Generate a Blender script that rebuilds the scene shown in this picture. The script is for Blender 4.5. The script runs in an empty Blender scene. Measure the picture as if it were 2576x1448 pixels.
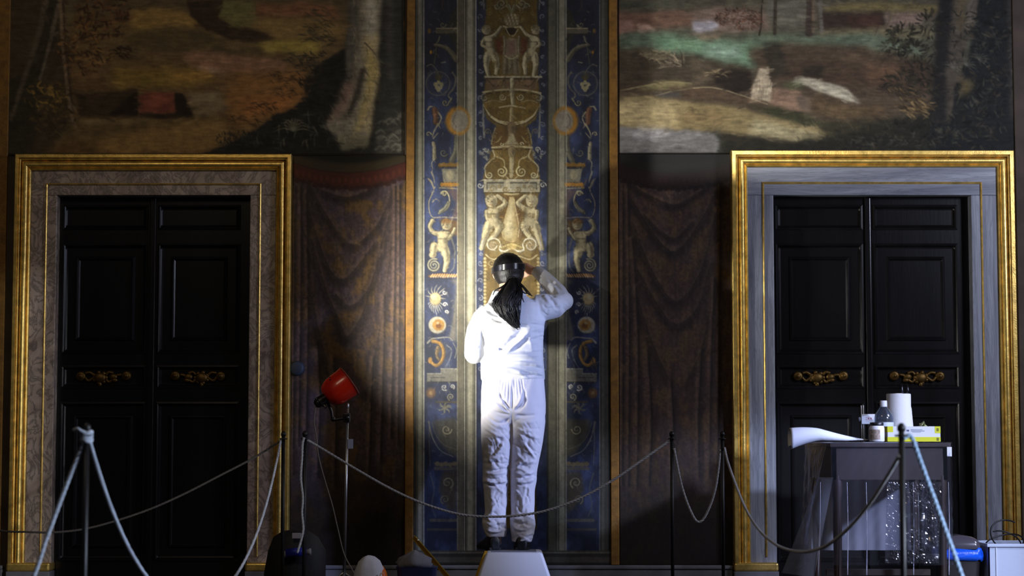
import bpy, bmesh, math, random
import numpy as np
from mathutils import Vector, Matrix

S = bpy.context.scene
COL = S.collection
R = math.radians

# ------------------------------------------------------------------ camera
F_PX, CX, CY = 5030.0, 1288.0, 724.0
CAM = Vector((0.0, -11.4, 0.80))
PITCH = math.atan((1115 - 724) / F_PX)
cam_d = bpy.data.cameras.new('camera')
cam = bpy.data.objects.new('camera', cam_d)
COL.objects.link(cam)
cam.location = CAM
cam.rotation_euler = (math.pi / 2 + PITCH, 0, 0)
cam_d.sensor_width = 36.0
cam_d.lens = F_PX / 2576 * 36.0
cam_d.dof.use_dof = True
cam_d.dof.focus_distance = 10.9
cam_d.dof.aperture_fstop = 4.2
cam_d.clip_end = 100
S.camera = cam

# ------------------------------------------------------------------ world, exposure
w = bpy.data.worlds.new('world')
S.world = w
w.use_nodes = True
w.node_tree.nodes['Background'].inputs[0].default_value = (0.75, 0.8, 1.0, 1)
w.node_tree.nodes['Background'].inputs[1].default_value = 0.012
S.view_settings.view_transform = 'Standard'
S.view_settings.look = 'None'
S.view_settings.exposure = 0.0
S.view_settings.gamma = 1.0
S.view_settings.use_curve_mapping = False

FWD = Vector((0, math.cos(PITCH), math.sin(PITCH)))
UP = Vector((0, -math.sin(PITCH), math.cos(PITCH)))


def P(px, py, d=0.0):
    """point of the room d metres in front of the wall that is seen at (px, py)"""
    r = Vector(((px - CX) / F_PX, 0, 0)) + UP * ((CY - py) / F_PX) + FWD
    t = (-d - CAM.y) / r.y
    return CAM + r * t


def to_px(x, y, z):
    dx, dy, dz = x - CAM.x, y - CAM.y, z - CAM.z
    f = dy * FWD.y + dz * FWD.z
    u = dy * UP.y + dz * UP.z
    return CX + F_PX * dx / f, CY - F_PX * u / f


def PXM(d):
    return F_PX / (11.4 - d)          # pixels per metre near eye level


# ------------------------------------------------------------------ lamps
def spot(name, loc, target, power, color, angle, radius=0.05, blend=0.3, beam=None, doors=None, roll=0.0):
    """beam = (half width, half height) of the soft lobe in tangents; doors = (left, right, bottom, top, softness)"""
    d = bpy.data.lights.new(name, 'SPOT')
    d.energy = power
    d.color = color
    d.spot_size = angle
    d.spot_blend = blend
    d.shadow_soft_size = radius
    o = bpy.data.objects.new(name, d)
    COL.objects.link(o)
    o.location = loc
    v = Vector(target) - Vector(loc)
    q = v.to_track_quat('-Z', 'Y')
    o.rotation_mode = 'QUATERNION'
    o.rotation_quaternion = q
    if beam or doors:
        d.use_nodes = True
        nt = d.node_tree
        n = nt.nodes
        lk = nt.links.new
        em = n['Emission']
        tc = n.new('ShaderNodeTexCoord')
        sp = n.new('ShaderNodeSeparateXYZ')
        lk(tc.outputs['Normal'], sp.inputs[0])

        def m(op, a, b=None):
            k = n.new('ShaderNodeMath')
            k.operation = op
            for i, q_ in enumerate((a, b)):
                if q_ is None:
                    continue
                if isinstance(q_, (int, float)):
                    k.inputs[i].default_value = q_
                else:
                    lk(q_, k.inputs[i])
            return k.outputs[0]
        az = m('ABSOLUTE', sp.outputs[2])
        u = m('DIVIDE', sp.outputs[0], az)
        vv = m('DIVIDE', sp.outputs[1], az)
        val = None
        if beam:
            a = m('POWER', m('ABSOLUTE', m('DIVIDE', u, beam[0])), 2.0)
            b = m('POWER', m('ABSOLUTE', m('DIVIDE', vv, beam[1])), 2.0)
            val = m('POWER', 2.718, m('MULTIPLY', m('ADD', a, b), -1.0))
        if doors:
            def ss(x, e0, e1):
                k = n.new('ShaderNodeMapRange')
                k.interpolation_type = 'SMOOTHSTEP'
                lk(x, k.inputs[0])
                k.inputs[1].default_value = e0
                k.inputs[2].default_value = e1
                return k.outputs[0]
            l, r, b, t, s = doors[:5]
            sl, sr, sb, st = doors[5] if len(doors) > 5 else (s, s, s, s)
            for q_ in (ss(u, l - sl, l + sl), ss(m('MULTIPLY', u, -1.0), -r - sr, -r + sr), ss(vv, b - sb, b + sb), ss(m('MULTIPLY', vv, -1.0), -t - st, -t + st)):
                val = q_ if val is None else m('MULTIPLY', val, q_)
        lk(val, em.inputs['Strength'])
    return o


def area(name, loc, target, power, color, sx, sy, spread=math.pi):
    d = bpy.data.lights.new(name, 'AREA')
    d.energy = power
    d.color = color
    d.shape = 'RECTANGLE'
    d.size, d.size_y = sx, sy
    d.spread = spread
    o = bpy.data.objects.new(name, d)
    COL.objects.link(o)
    o.location = loc
    o.rotation_euler = (Vector(target) - Vector(loc)).to_track_quat('-Z', 'Y').to_euler()
    return o


# warm white key lamp out of frame at the left, with a tall soft lobe
spot('key_lamp', (-3.2, -4.5, 2.25), (-.24, 0, 1.66), 4300, (1.0, .95, .84), R(40), .05, .4, beam=(.062, .105), doors=(-.085, .15, -.035, .4, .02, (.012, .02, .035, .02)))
# lamp in the red shade, thrown up and across the wall
spot('work_lamp_bulb', P(890, 948, 1.04), P(1312, 712, .02), 146, (1.0, .97, .89), R(97), .035, 1.0)
# narrow white lamp raking along the wall from the left onto the standing figure
spot('raking_lamp', (-3.7, -2.1, 1.75), (0, -.56, 1.32), 300, (.96, .97, 1.0), R(30), .04, .3, doors=(-.030, .030, -.105, .12, .012, (.008, .008, .03, .02)))
# cool lamp that lights the right landscape, barn doors closed to a hard left edge and foot
spot('landscape_lamp', (1.2, -6.5, 3.2), P(1850, 270), 700, (.98, .97, .95), R(60), .03, .3, beam=(.20, .14), doors=(-.0735, .5, -.062, .5, .006, (.005, .01, .010, .01)))
# added unseen cool fill from the right, beam narrowed to the standing figure
spot('figure_fill', (5.2, -4.0, 2.2), (.0, -.55, .92), 1400, (.42, .53, 1.0), R(30), .12, .3, doors=(-.034, .034, -.17, .11, .01))
# unseen cool spot added to brighten the work table and things beside it
spot('table_fill', (4.6, -5.4, 2.3), (2.05, -1.4, .6), 1050, (.62, .70, 1.0), R(40), .12, .3, doors=(-.10, .12, -.2, .12, .02))
# unseen cool spot added to light up the near barrier cords
spot('barrier_fill', (5.5, -7.0, 2.0), (-2.0, -5.7, .5), 2000, (.66, .78, 1.0), R(40), .1, .3, doors=(-.16, .13, -.2, .2, .02))
# cool light from the hall, right
area('hall_light', (4.4, -2.9, 2.7), (1.9, 0, .9), 82, (.72, .76, 1.0), .7, .7)
area('warm_fill', (-2.0, -6.5, 5.0), (-1.5, 0, 2.0), 38, (1.0, .80, .55), 1.5, 1.5)  # unseen warm fill added for the dim left side
# added narrow cool beam, no visible source, brightening the white cord and left gilt rail
spot('cord_fill', (3.5, -8.5, 1.3), (-1.5, -2.2, .75), 800, (.86, .9, 1.0), R(40), .06, .3, doors=(-.052, .048, -.2, .11, .012))


# ------------------------------------------------------------------ materials
MATS = {}


def lin(c):
    return tuple(((v / 255.0) / 12.92 if v / 255.0 <= 0.04045 else ((v / 255.0 + 0.055) / 1.055) ** 2.4) for v in c)


def mat(name, rgb, rough=0.6, metal=0.0, spec=0.5, noise=0.0, nscale=20.0, bump=0.0, bscale=80.0, stretch=None, coat=0.0, sheen=0.0):
    """rgb = albedo as sRGB 0-255"""
    if name in MATS:
        return MATS[name]
    m = bpy.data.materials.new(name)
    m.use_nodes = True
    nt = m.node_tree
    b = nt.nodes['Principled BSDF']
    c = lin(rgb)
    b.inputs['Base Color'].default_value = (*c, 1)
    b.inputs['Roughness'].default_value = rough
    b.inputs['Metallic'].default_value = metal
    b.inputs['Specular IOR Level'].default_value = spec
    b.inputs['Coat Weight'].default_value = coat
    b.inputs['Sheen Weight'].default_value = sheen
    if noise or bump:
        tc = nt.nodes.new('ShaderNodeTexCoord')
        mp = nt.nodes.new('ShaderNodeMapping')
        nt.links.new(tc.outputs['Object'], mp.inputs[0])
        if stretch:
            mp.inputs['Scale'].default_value = stretch
    if noise:
        nz = nt.nodes.new('ShaderNodeTexNoise')
        nz.inputs['Scale'].default_value = nscale
        nz.inputs['Detail'].default_value = 6
        nt.links.new(mp.outputs[0], nz.inputs['Vector'])
        rp = nt.nodes.new('ShaderNodeValToRGB')
        k0, k1 = max(0.0, 1 - noise), 1 + noise
        rp.color_ramp.elements[0].position = 0.3
        rp.color_ramp.elements[1].position = 0.7
        rp.color_ramp.elements[0].color = (*[min(1, v * k0) for v in c], 1)
        rp.color_ramp.elements[1].color = (*[min(1, v * k1) for v in c], 1)
        nt.links.new(nz.outputs[0], rp.inputs[0])
        nt.links.new(rp.outputs[0], b.inputs['Base Color'])
    if bump:
        n2 = nt.nodes.new('ShaderNodeTexNoise')
        n2.inputs['Scale'].default_value = bscale
        n2.inputs['Detail'].default_value = 5
        nt.links.new(mp.outputs[0], n2.inputs['Vector'])
        bp = nt.nodes.new('ShaderNodeBump')
        bp.inputs['Strength'].default_value = bump
        bp.inputs['Distance'].default_value = 0.004
        nt.links.new(n2.outputs[0], bp.inputs['Height'])
        nt.links.new(bp.outputs[0], b.inputs['Normal'])
    MATS[name] = m
    return m


def marble(name, light, mid, vein, stretch, vein_amt=0.55, scale=3.0, rough=0.35):
    if name in MATS:
        return MATS[name]
    m = bpy.data.materials.new(name)
    m.use_nodes = True
    nt = m.node_tree
    b = nt.nodes['Principled BSDF']
    b.inputs['Roughness'].default_value = rough
    tc = nt.nodes.new('ShaderNodeTexCoord')
    mp = nt.nodes.new('ShaderNodeMapping')
    mp.inputs['Scale'].default_value = stretch
    nt.links.new(tc.outputs['Object'], mp.inputs[0])
    n1 = nt.nodes.new('ShaderNodeTexNoise')
    n1.inputs['Scale'].default_value = scale
    n1.inputs['Detail'].default_value = 8
    n1.inputs['Distortion'].default_value = 1.2
    nt.links.new(mp.outputs[0], n1.inputs['Vector'])
    r1 = nt.nodes.new('ShaderNodeValToRGB')
    e = r1.color_ramp.elements
    e[0].position, e[0].color = 0.33, (*lin(mid), 1)
    e[1].position, e[1].color = 0.66, (*lin(light), 1)
    nt.links.new(n1.outputs[0], r1.inputs[0])
    n2 = nt.nodes.new('ShaderNodeTexNoise')
    n2.inputs['Scale'].default_value = scale * 1.7
    n2.inputs['Detail'].default_value = 10
    n2.inputs['Roughness'].default_value = 0.65
    n2.inputs['Distortion'].default_value = 2.2
    nt.links.new(mp.outputs[0], n2.inputs['Vector'])
    r2 = nt.nodes.new('ShaderNodeValToRGB')
    r2.color_ramp.elements[0].position = 0.44
    r2.color_ramp.elements[0].color = (0, 0, 0, 1)
    r2.color_ramp.elements[1].position = 0.5
    r2.color_ramp.elements[1].color = (vein_amt, vein_amt, vein_amt, 1)
    k = r2.color_ramp.elements.new(0.56)
    k.color = (0, 0, 0, 1)
    nt.links.new(n2.outputs[0], r2.inputs[0])
    mx = nt.nodes.new('ShaderNodeMix')
    mx.data_type = 'RGBA'
    nt.links.new(r2.outputs[0], mx.inputs[0])
    nt.links.new(r1.outputs[0], mx.inputs[6])
    mx.inputs[7].default_value = (*lin(vein), 1)
    nt.links.new(mx.outputs[2], b.inputs['Base Color'])
    MATS[name] = m
    return m


def clear(name, tint=(0.9, 0.92, 1.0), haze=0.08, rough=0.12, bump=0.0, bscale=30, gloss=0.25, gmax=0.3):
    """thin clear plastic: see-through with a glossy skin and a little milky haze"""
    if name in MATS:
        return MATS[name]
    m = bpy.data.materials.new(name)
    m.use_nodes = True
    nt = m.node_tree
    n = nt.nodes
    lk = nt.links.new
    for x in list(n):
        n.remove(x)
    out = n.new('ShaderNodeOutputMaterial')
    tr = n.new('ShaderNodeBsdfTransparent')
    tr.inputs[0].default_value = (*tint, 1)
    gl = n.new('ShaderNodeBsdfGlossy')
    gl.inputs['Roughness'].default_value = rough
    df = n.new('ShaderNodeBsdfDiffuse')
    df.inputs[0].default_value = (0.75, 0.78, 0.9, 1)
    tl = n.new('ShaderNodeBsdfTranslucent')
    tl.inputs[0].default_value = (0.75, 0.78, 0.9, 1)
    a1 = n.new('ShaderNodeMixShader')
    a1.inputs[0].default_value = 0.4
    lk(df.outputs[0], a1.inputs[1])
    lk(tl.outputs[0], a1.inputs[2])
    m1 = n.new('ShaderNodeMixShader')
    m1.inputs[0].default_value = haze
    lk(tr.outputs[0], m1.inputs[1])
    lk(a1.outputs[0], m1.inputs[2])
    fr = n.new('ShaderNodeLayerWeight')
    fr.inputs[0].default_value = gloss
    m2 = n.new('ShaderNodeMixShader')
    mn = n.new('ShaderNodeMath')
    mn.operation = 'MINIMUM'
    mn.inputs[1].default_value = gmax
    lk(fr.outputs['Fresnel'], mn.inputs[0])
    lk(mn.outputs[0], m2.inputs[0])
    lk(m1.outputs[0], m2.inputs[1])
    lk(gl.outputs[0], m2.inputs[2])
    lk(m2.outputs[0], out.inputs[0])
    if bump:
        nz = n.new('ShaderNodeTexNoise')
        nz.inputs['Scale'].default_value = bscale
        nz.inputs['Detail'].default_value = 3
        tc = n.new('ShaderNodeTexCoord')
        lk(tc.outputs['Object'], nz.inputs['Vector'])
        bp = n.new('ShaderNodeBump')
        bp.inputs['Strength'].default_value = bump
        bp.inputs['Distance'].default_value = 0.02
        lk(nz.outputs[0], bp.inputs['Height'])
        lk(bp.outputs[0], gl.inputs['Normal'])
        lk(bp.outputs[0], fr.inputs['Normal'])
    MATS[name] = m
    return m


# ------------------------------------------------------------------ objects
WLOC = {}


def empty(name, loc):
    o = bpy.data.objects.new(name, None)
    COL.objects.link(o)
    o.location = loc
    WLOC[o] = Vector(loc)
    return o


def tag(o, label=None, cat=None, group=None, kind=None):
    if label:
        o['label'] = label
    if cat:
        o['category'] = cat
    if group:
        o['group'] = group
    if kind:
        o['kind'] = kind
    return o


def link_mesh(name, me, m, parent=None, loc=None, smooth=True):
    """me is in world coordinates"""
    o = bpy.data.objects.new(name, me)
    COL.objects.link(o)
    off = WLOC[parent] if parent is not None else Vector(loc or (0, 0, 0))
    if off.length:
        me.transform(Matrix.Translation(-off))
    if parent is not None:
        o.parent = parent
    else:
        o.location = off
    WLOC[o] = Vector(off)
    if m:
        me.materials.append(m)
    if smooth:
        me.polygons.foreach_set('use_smooth', [True] * len(me.polygons))
    return o


class MB:
    def __init__(self):
        self.v, self.f = [], []

    def add(self, vs, fs):
        b = len(self.v)
        self.v += [tuple(x) for x in vs]
        self.f += [tuple(i + b for i in f) for f in fs]
        return self

    def box(self, x0, x1, y0, y1, z0, z1, bev=0.0):
        if bev <= 0:
            vs = [(x, y, z) for z in (z0, z1) for y in (y0, y1) for x in (x0, x1)]
            return self.add(vs, [(0, 2, 3, 1), (4, 5, 7, 6), (0, 1, 5, 4), (1, 3, 7, 5), (3, 2, 6, 7), (2, 0, 4, 6)])
        bm = bmesh.new()
        bmesh.ops.create_cube(bm, size=1)
        for q in bm.verts:
            q.co = Vector((x0 + (q.co.x + .5) * (x1 - x0), y0 + (q.co.y + .5) * (y1 - y0), z0 + (q.co.z + .5) * (z1 - z0)))
        bmesh.ops.bevel(bm, geom=list(bm.edges), offset=bev, segments=3, profile=0.5, affect='EDGES')
        bm.verts.index_update()
        self.add([q.co[:] for q in bm.verts], [[q.index for q in f.verts] for f in bm.faces])
        bm.free()
        return self

    def tube(self, pts, rad, n=10, cap=True):
        pts = [Vector(p) for p in pts]
        k = len(pts)
        if isinstance(rad, (int, float)):
            rad = [rad] * k
        vs, fs = [], []
        nrm = None
        for i, p in enumerate(pts):
            t = (pts[min(i + 1, k - 1)] - pts[max(i - 1, 0)])
            if t.length < 1e-9:
                t = Vector((0, 0, 1))
            t.normalize()
            if nrm is None:
                a = Vector((0, 0, 1)) if abs(t.z) < .9 else Vector((1, 0, 0))
                nrm = t.cross(a).normalized()
            else:
                nrm = (nrm - t * nrm.dot(t))
                nrm = nrm.normalized() if nrm.length > 1e-6 else t.orthogonal().normalized()
            b = t.cross(nrm)
            for j in range(n):
                an = 2 * math.pi * j / n
                vs.append(p + (nrm * math.cos(an) + b * math.sin(an)) * rad[i])
        for i in range(k - 1):
            for j in range(n):
                j2 = (j + 1) % n
                fs.append((i * n + j, i * n + j2, (i + 1) * n + j2, (i + 1) * n + j))
        if cap:
            fs.append(tuple(range(n - 1, -1, -1)))
            fs.append(tuple((k - 1) * n + j for j in range(n)))
        return self.add(vs, fs)

    def lathe(self, prof, n=32, M=None, cap=True, scale=(1, 1)):
        """prof = [(radius, height)] about local z"""
        M = M or Matrix()
        vs, fs = [], []
        for r, z in prof:
            for j in range(n):
                a = 2 * math.pi * j / n
                vs.append(M @ Vector((r * math.cos(a) * scale[0], r * math.sin(a) * scale[1], z)))
        k = len(prof)
        for i in range(k - 1):
            for j in range(n):
                j2 = (j + 1) % n
                fs.append((i * n + j, i * n + j2, (i + 1) * n + j2, (i + 1) * n + j))
        if cap:
            fs.append(tuple(range(n - 1, -1, -1)))
            fs.append(tuple((k - 1) * n + j for j in range(n)))
        return self.add(vs, fs)

    def loft(self, rings, cap=True):
        """rings = equal length vertex loops"""
        n = len(rings[0])
        vs = [q for r in rings for q in r]
        fs = []
        for i in range(len(rings) - 1):
            for j in range(n):
                j2 = (j + 1) % n
                fs.append((i * n + j, i * n + j2, (i + 1) * n + j2, (i + 1) * n + j))
        if cap:
            fs.append(tuple(range(n - 1, -1, -1)))
            fs.append(tuple((len(rings) - 1) * n + j for j in range(n)))
        return self.add(vs, fs)

    def grid(self, rows):
        n = len(rows[0])
        vs = [q for r in rows for q in r]
        fs = [(i * n + j, i * n + j + 1, (i + 1) * n + j + 1, (i + 1) * n + j) for i in range(len(rows) - 1) for j in range(n - 1)]
        return self.add(vs, fs)

    def ell(self, c, rx, ry, rz, nu=24, nv=14):
        prof = [(math.sin(math.pi * i / nv), -math.cos(math.pi * i / nv)) for i in range(nv + 1)]
        prof[0] = (0.02, -1)
        prof[-1] = (0.02, 1)
        return self.lathe(prof, nu, Matrix.Translation(c) @ Matrix.Diagonal((rx, ry, rz, 1)))

    def mesh(self, name='mesh'):
        me = bpy.data.meshes.new(name)
        me.from_pydata(self.v, [], self.f)
        me.validate()
        bm = bmesh.new()
        bm.from_mesh(me)
        bmesh.ops.recalc_face_normals(bm, faces=bm.faces)
        bm.to_mesh(me)
        bm.free()
        return me

    def build(self, name, m, parent=None, loc=None, smooth=True, sharp=None):
        me = self.mesh(name)
        o = link_mesh(name, me, m, parent, loc, smooth)
        if smooth and sharp:
            me.set_sharp_from_angle(angle=R(sharp))
        return o


def copy_tree(o, parent=None):
    c = o.copy()
    COL.objects.link(c)
    WLOC[c] = WLOC[o].copy()
    if parent is not None:
        c.parent = parent
    for ch in list(o.children):
        copy_tree(ch, c)
    return c


def spline(pts, n):
    """Catmull-Rom through points (tuples of any length)"""
    p = np.array(pts, float)
    if len(p) == 2:
        t = np.linspace(0, 1, n)[:, None]
        return p[0] * (1 - t) + p[1] * t
    q = np.vstack([2 * p[0] - p[1], p, 2 * p[-1] - p[-2]])
    out = []
    m = len(p) - 1
    for k in range(n):
        s = k / (n - 1) * m
        i = min(int(s), m - 1)
        t = s - i
        a, b, c, d = q[i], q[i + 1], q[i + 2], q[i + 3]
        out.append(0.5 * (2 * b + (c - a) * t + (2 * a - 5 * b + 4 * c - d) * t * t + (3 * b - a - 3 * c + d) * t ** 3))
    return np.array(out)

# ------------------------------------------------------------------ fresco painting (pigment laid brush by brush)
def vnoise(h, wd, sy, sx, rng):
    gy, gx = int(h / sy) + 3, int(wd / sx) + 3
    g = rng.random((gy, gx))
    y = np.arange(h) / sy
    x = np.arange(wd) / sx
    iy, ix = y.astype(int), x.astype(int)
    fy, fx = y - iy, x - ix
    fy = fy * fy * (3 - 2 * fy)
    fx = fx * fx * (3 - 2 * fx)
    fy, fx = fy[:, None], fx[None, :]
    a, b = g[iy][:, ix], g[iy][:, ix + 1]
    c, d = g[iy + 1][:, ix], g[iy + 1][:, ix + 1]
    return (a * (1 - fx) + b * fx) * (1 - fy) + (c * (1 - fx) + d * fx) * fy


class Canvas:
    def __init__(self, x0, y0, x1, y1, s, seed=1):
        self.x0, self.y0, self.s = x0, y0, s
        self.w, self.h = int((x1 - x0) * s) + 1, int((y1 - y0) * s) + 1
        self.im = np.zeros((self.h, self.w, 3))
        self.rng = np.random.default_rng(seed)
        self.X = x0 + np.arange(self.w)[None, :] / s + np.zeros((self.h, 1))
        self.Y = y0 + np.arange(self.h)[:, None] / s + np.zeros((1, self.w))
        self.wx = (self.fbm(40, 60) - .5) * 2
        self.wy = (self.fbm(30, 60) - .5) * 2

    def fbm(self, sy, sx, octs=4):
        o = np.zeros((self.h, self.w))
        a, t = 1.0, 0
        for _ in range(octs):
            o += a * vnoise(self.h, self.w, max(1.01, sy * self.s), max(1.01, sx * self.s), self.rng)
            t += a
            a *= .55
            sy, sx = sy / 2, sx / 2
        return o / t

    def win(self, xa, ya, xb, yb):
        i0 = max(0, int((ya - self.y0) * self.s))
        i1 = min(self.h, int((yb - self.y0) * self.s) + 2)
        j0 = max(0, int((xa - self.x0) * self.s))
        j1 = min(self.w, int((xb - self.x0) * self.s) + 2)
        return (slice(i0, i1), slice(j0, j1)) if i1 > i0 and j1 > j0 else None

    def put(self, wn, m, col):
        c = np.array(col, float)
        m = np.clip(m, 0, 1)[..., None]
        self.im[wn] = self.im[wn] * (1 - m) + c * m

    def vgrad(self, stops):
        ys, cs = [a for a, _ in stops], np.array([b for _, b in stops], float)
        for k in range(3):
            self.im[..., k] = np.interp(self.Y, ys, cs[:, k])

    def rect(self, xa, ya, xb, yb, col, a=1.0):
        wn = self.win(xa - 2, ya - 2, xb + 2, yb + 2)
        if not wn:
            return
        s = self.s
        X, Y = self.X[wn], self.Y[wn]
        m = np.clip((X - xa) * s + .5, 0, 1) * np.clip((xb - X) * s + .5, 0, 1) * np.clip((Y - ya) * s + .5, 0, 1) * np.clip((yb - Y) * s + .5, 0, 1)
        self.put(wn, m * a, col)

    def poly(self, pts, col, a=1.0, soft=3.0, warp=10.0, tex=0.0):
        p = np.array(pts, float)
        pad = soft * 2 + warp + 2
        wn = self.win(p[:, 0].min() - pad, p[:, 1].min() - pad, p[:, 0].max() + pad, p[:, 1].max() + pad)
        if not wn:
            return
        X = self.X[wn] + self.wx[wn] * warp
        Y = self.Y[wn] + self.wy[wn] * warp
        m = np.zeros(X.shape, bool)
        n = len(p)
        for i in range(n):
            x1, y1 = p[i]
            x2, y2 = p[(i + 1) % n]
            if y1 == y2:
                continue
            c = ((y1 > Y) != (y2 > Y)) & (X < (x2 - x1) * (Y - y1) / (y2 - y1) + x1)
            m ^= c
        m = m.astype(float)
        r = int(soft * self.s)
        for _ in range(2):
            if r > 0:
                for ax in (0, 1):
                    q = np.concatenate([np.repeat(m.take([0], ax), r + 1, ax), m, np.repeat(m.take([-1], ax), r, ax)], ax)
                    cs = np.cumsum(q, ax)
                    k = m.shape[ax]
                    m = (cs.take(range(2 * r + 1, 2 * r + 1 + k), ax) - cs.take(range(0, k), ax)) / (2 * r + 1)
        if tex:
            m = m * (1 - tex * self.tx[wn])
        self.put(wn, m * a, col)

    def blob(self, cx, cy, rx, ry, col, a=1.0, soft=0.25, ang=0.0):
        r = max(rx, ry) * (1 + soft) + 2
        wn = self.win(cx - r, cy - r, cx + r, cy + r)
        if not wn:
            return
        dx, dy = self.X[wn] - cx, self.Y[wn] - cy
        ca, sa = math.cos(ang), math.sin(ang)
        d = np.sqrt(((dx * ca + dy * sa) / rx) ** 2 + ((dy * ca - dx * sa) / ry) ** 2)
        e = max(soft, .8 / self.s / max(.5, min(rx, ry)))
        self.put(wn, np.clip((1 + e * .5 - d) / e, 0, 1) * a, col)

    def ring(self, cx, cy, r, wd, col, a=1.0, ry=None):
        self.stroke([(cx + r * math.cos(t), cy + (ry or r) * math.sin(t)) for t in np.linspace(0, 2 * math.pi, 13)], wd, col, a)

    def stroke(self, pts, w0, col, a=1.0, w1=None, soft=0.8, leaf=False, n=None):
        w1 = w0 if w1 is None else w1
        if len(pts) > 2:
            p = spline(pts, n or min(40, 4 * (len(pts) - 1) + 1))
        else:
            p = np.array(pts, float)
            if leaf:
                p = spline(pts, 5)
        k = len(p) - 1
        pad = max(w0, w1) / 2 + soft + 2
        wn = self.win(p[:, 0].min() - pad, p[:, 1].min() - pad, p[:, 0].max() + pad, p[:, 1].max() + pad)
        if not wn:
            return
        X, Y = self.X[wn], self.Y[wn]
        best = np.full(X.shape, -1e9)
        for i in range(k):
            x1, y1 = p[i]
            x2, y2 = p[i + 1]
            dx, dy = x2 - x1, y2 - y1
            t = np.clip(((X - x1) * dx + (Y - y1) * dy) / (dx * dx + dy * dy + 1e-9), 0, 1)
            d = np.hypot(X - x1 - t * dx, Y - y1 - t * dy)
            g = (i + t) / k
            hw = (w0 + (w1 - w0) * g) / 2
            if leaf:
                hw = hw * np.sqrt(np.clip(4 * g * (1 - g), 0.02, 1))
            best = np.maximum(best, hw - d)
        e = max(soft, .5 / self.s)
        self.put(wn, np.clip(best / (2 * e) + .5, 0, 1) * a, col)

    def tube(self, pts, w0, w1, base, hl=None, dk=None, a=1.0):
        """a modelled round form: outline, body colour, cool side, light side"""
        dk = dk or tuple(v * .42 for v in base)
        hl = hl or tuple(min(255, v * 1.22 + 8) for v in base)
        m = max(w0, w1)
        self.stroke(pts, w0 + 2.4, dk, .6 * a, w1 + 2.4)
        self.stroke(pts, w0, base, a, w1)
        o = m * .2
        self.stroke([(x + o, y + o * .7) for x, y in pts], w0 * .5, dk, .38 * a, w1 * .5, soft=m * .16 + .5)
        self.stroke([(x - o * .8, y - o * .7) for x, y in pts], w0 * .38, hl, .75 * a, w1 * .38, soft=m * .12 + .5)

    def spiral(self, cx, cy, r, turns, a0, sgn, wd, base, a=1.0, lead=()):
        k = int(9 * turns) + 3
        pts = list(lead)
        for i in range(k):
            t = i / (k - 1)
            rr = r * (1 - .88 * t)
            an = a0 + sgn * turns * 2 * math.pi * t
            pts.append((cx + rr * math.cos(an), cy + rr * math.sin(an)))
        dk = tuple(v * .4 for v in base)
        self.stroke([(x + .8, y + 1) for x, y in pts], wd + 1.6, dk, .7 * a, wd * .6 + 1, n=3 * len(pts))
        self.stroke(pts, wd, base, a, wd * .5, n=3 * len(pts))
        self.stroke([(x - .5, y - .6) for x, y in pts], wd * .4, tuple(min(255, v * 1.25 + 10) for v in base), .7 * a, wd * .2, n=3 * len(pts))

    def leaves(self, cx, cy, rx, ry, n, ln, wd, cols, ang=None, spread=1.0, a=.85):
        for _ in range(n):
            t, r = self.rng.random() * 6.283, math.sqrt(self.rng.random())
            x, y = cx + rx * r * math.cos(t), cy + ry * r * math.sin(t)
            an = (ang if ang is not None else math.atan2(y - cy, x - cx)) + (self.rng.random() - .5) * 2 * spread
            l_ = ln * (.6 + .8 * self.rng.random())
            c = cols[int(self.rng.random() * len(cols))]
            b = (self.rng.random() - .5) * .5 * l_
            self.stroke([(x, y), (x + l_ * .5 * math.cos(an) - b * math.sin(an) * .5, y + l_ * .5 * math.sin(an) + b * math.cos(an) * .5), (x + l_ * math.cos(an), y + l_ * math.sin(an))], wd, c, a, leaf=True, soft=.7)

    def dabs(self, n, ln, wd, slope=.06, jit=14, reach=10, a=.6, box=None):
        """loaded-brush touches that drag neighbouring colours over each other"""
        x0, y0, x1, y1 = box or (self.x0, self.y0, self.x0 + self.w / self.s, self.y0 + self.h / self.s)
        for _ in range(n):
            x, y = x0 + (x1 - x0) * self.rng.random(), y0 + (y1 - y0) * self.rng.random()
            sx, sy = x + (self.rng.random() - .5) * 2 * reach, y + (self.rng.random() - .5) * 1.4 * reach
            i, j = int(min(max(0, (sy - self.y0) * self.s), self.h - 1)), int(min(max(0, (sx - self.x0) * self.s), self.w - 1))
            c = self.im[i, j] * (1 + (self.rng.random() - .5) * .02 * jit) + (self.rng.random() - .5) * jit * .5
            l_ = ln * (.5 + self.rng.random())
            k = (self.rng.random() - .5) * 2 * slope * 3 + slope * math.sin(x * .01 + y * .02) * 2
            self.stroke([(x - l_ / 2, y - k * l_ / 2), (x, y - .08 * l_ * (self.rng.random() - .3)), (x + l_ / 2, y + k * l_ / 2)], wd * (.6 + .8 * self.rng.random()), np.clip(c, 4, 255), a, leaf=True, soft=1.0, n=5)

    def sample(self, px, py):
        fx = np.clip((px - self.x0) * self.s, 0, self.w - 1.001)
        fy = np.clip((py - self.y0) * self.s, 0, self.h - 1.001)
        ix, iy = fx.astype(int), fy.astype(int)
        ax, ay = (fx - ix)[..., None], (fy - iy)[..., None]
        m = self.im
        return (m[iy, ix] * (1 - ax) + m[iy, ix + 1] * ax) * (1 - ay) + (m[iy + 1, ix] * (1 - ax) + m[iy + 1, ix + 1] * ax) * ay


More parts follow.
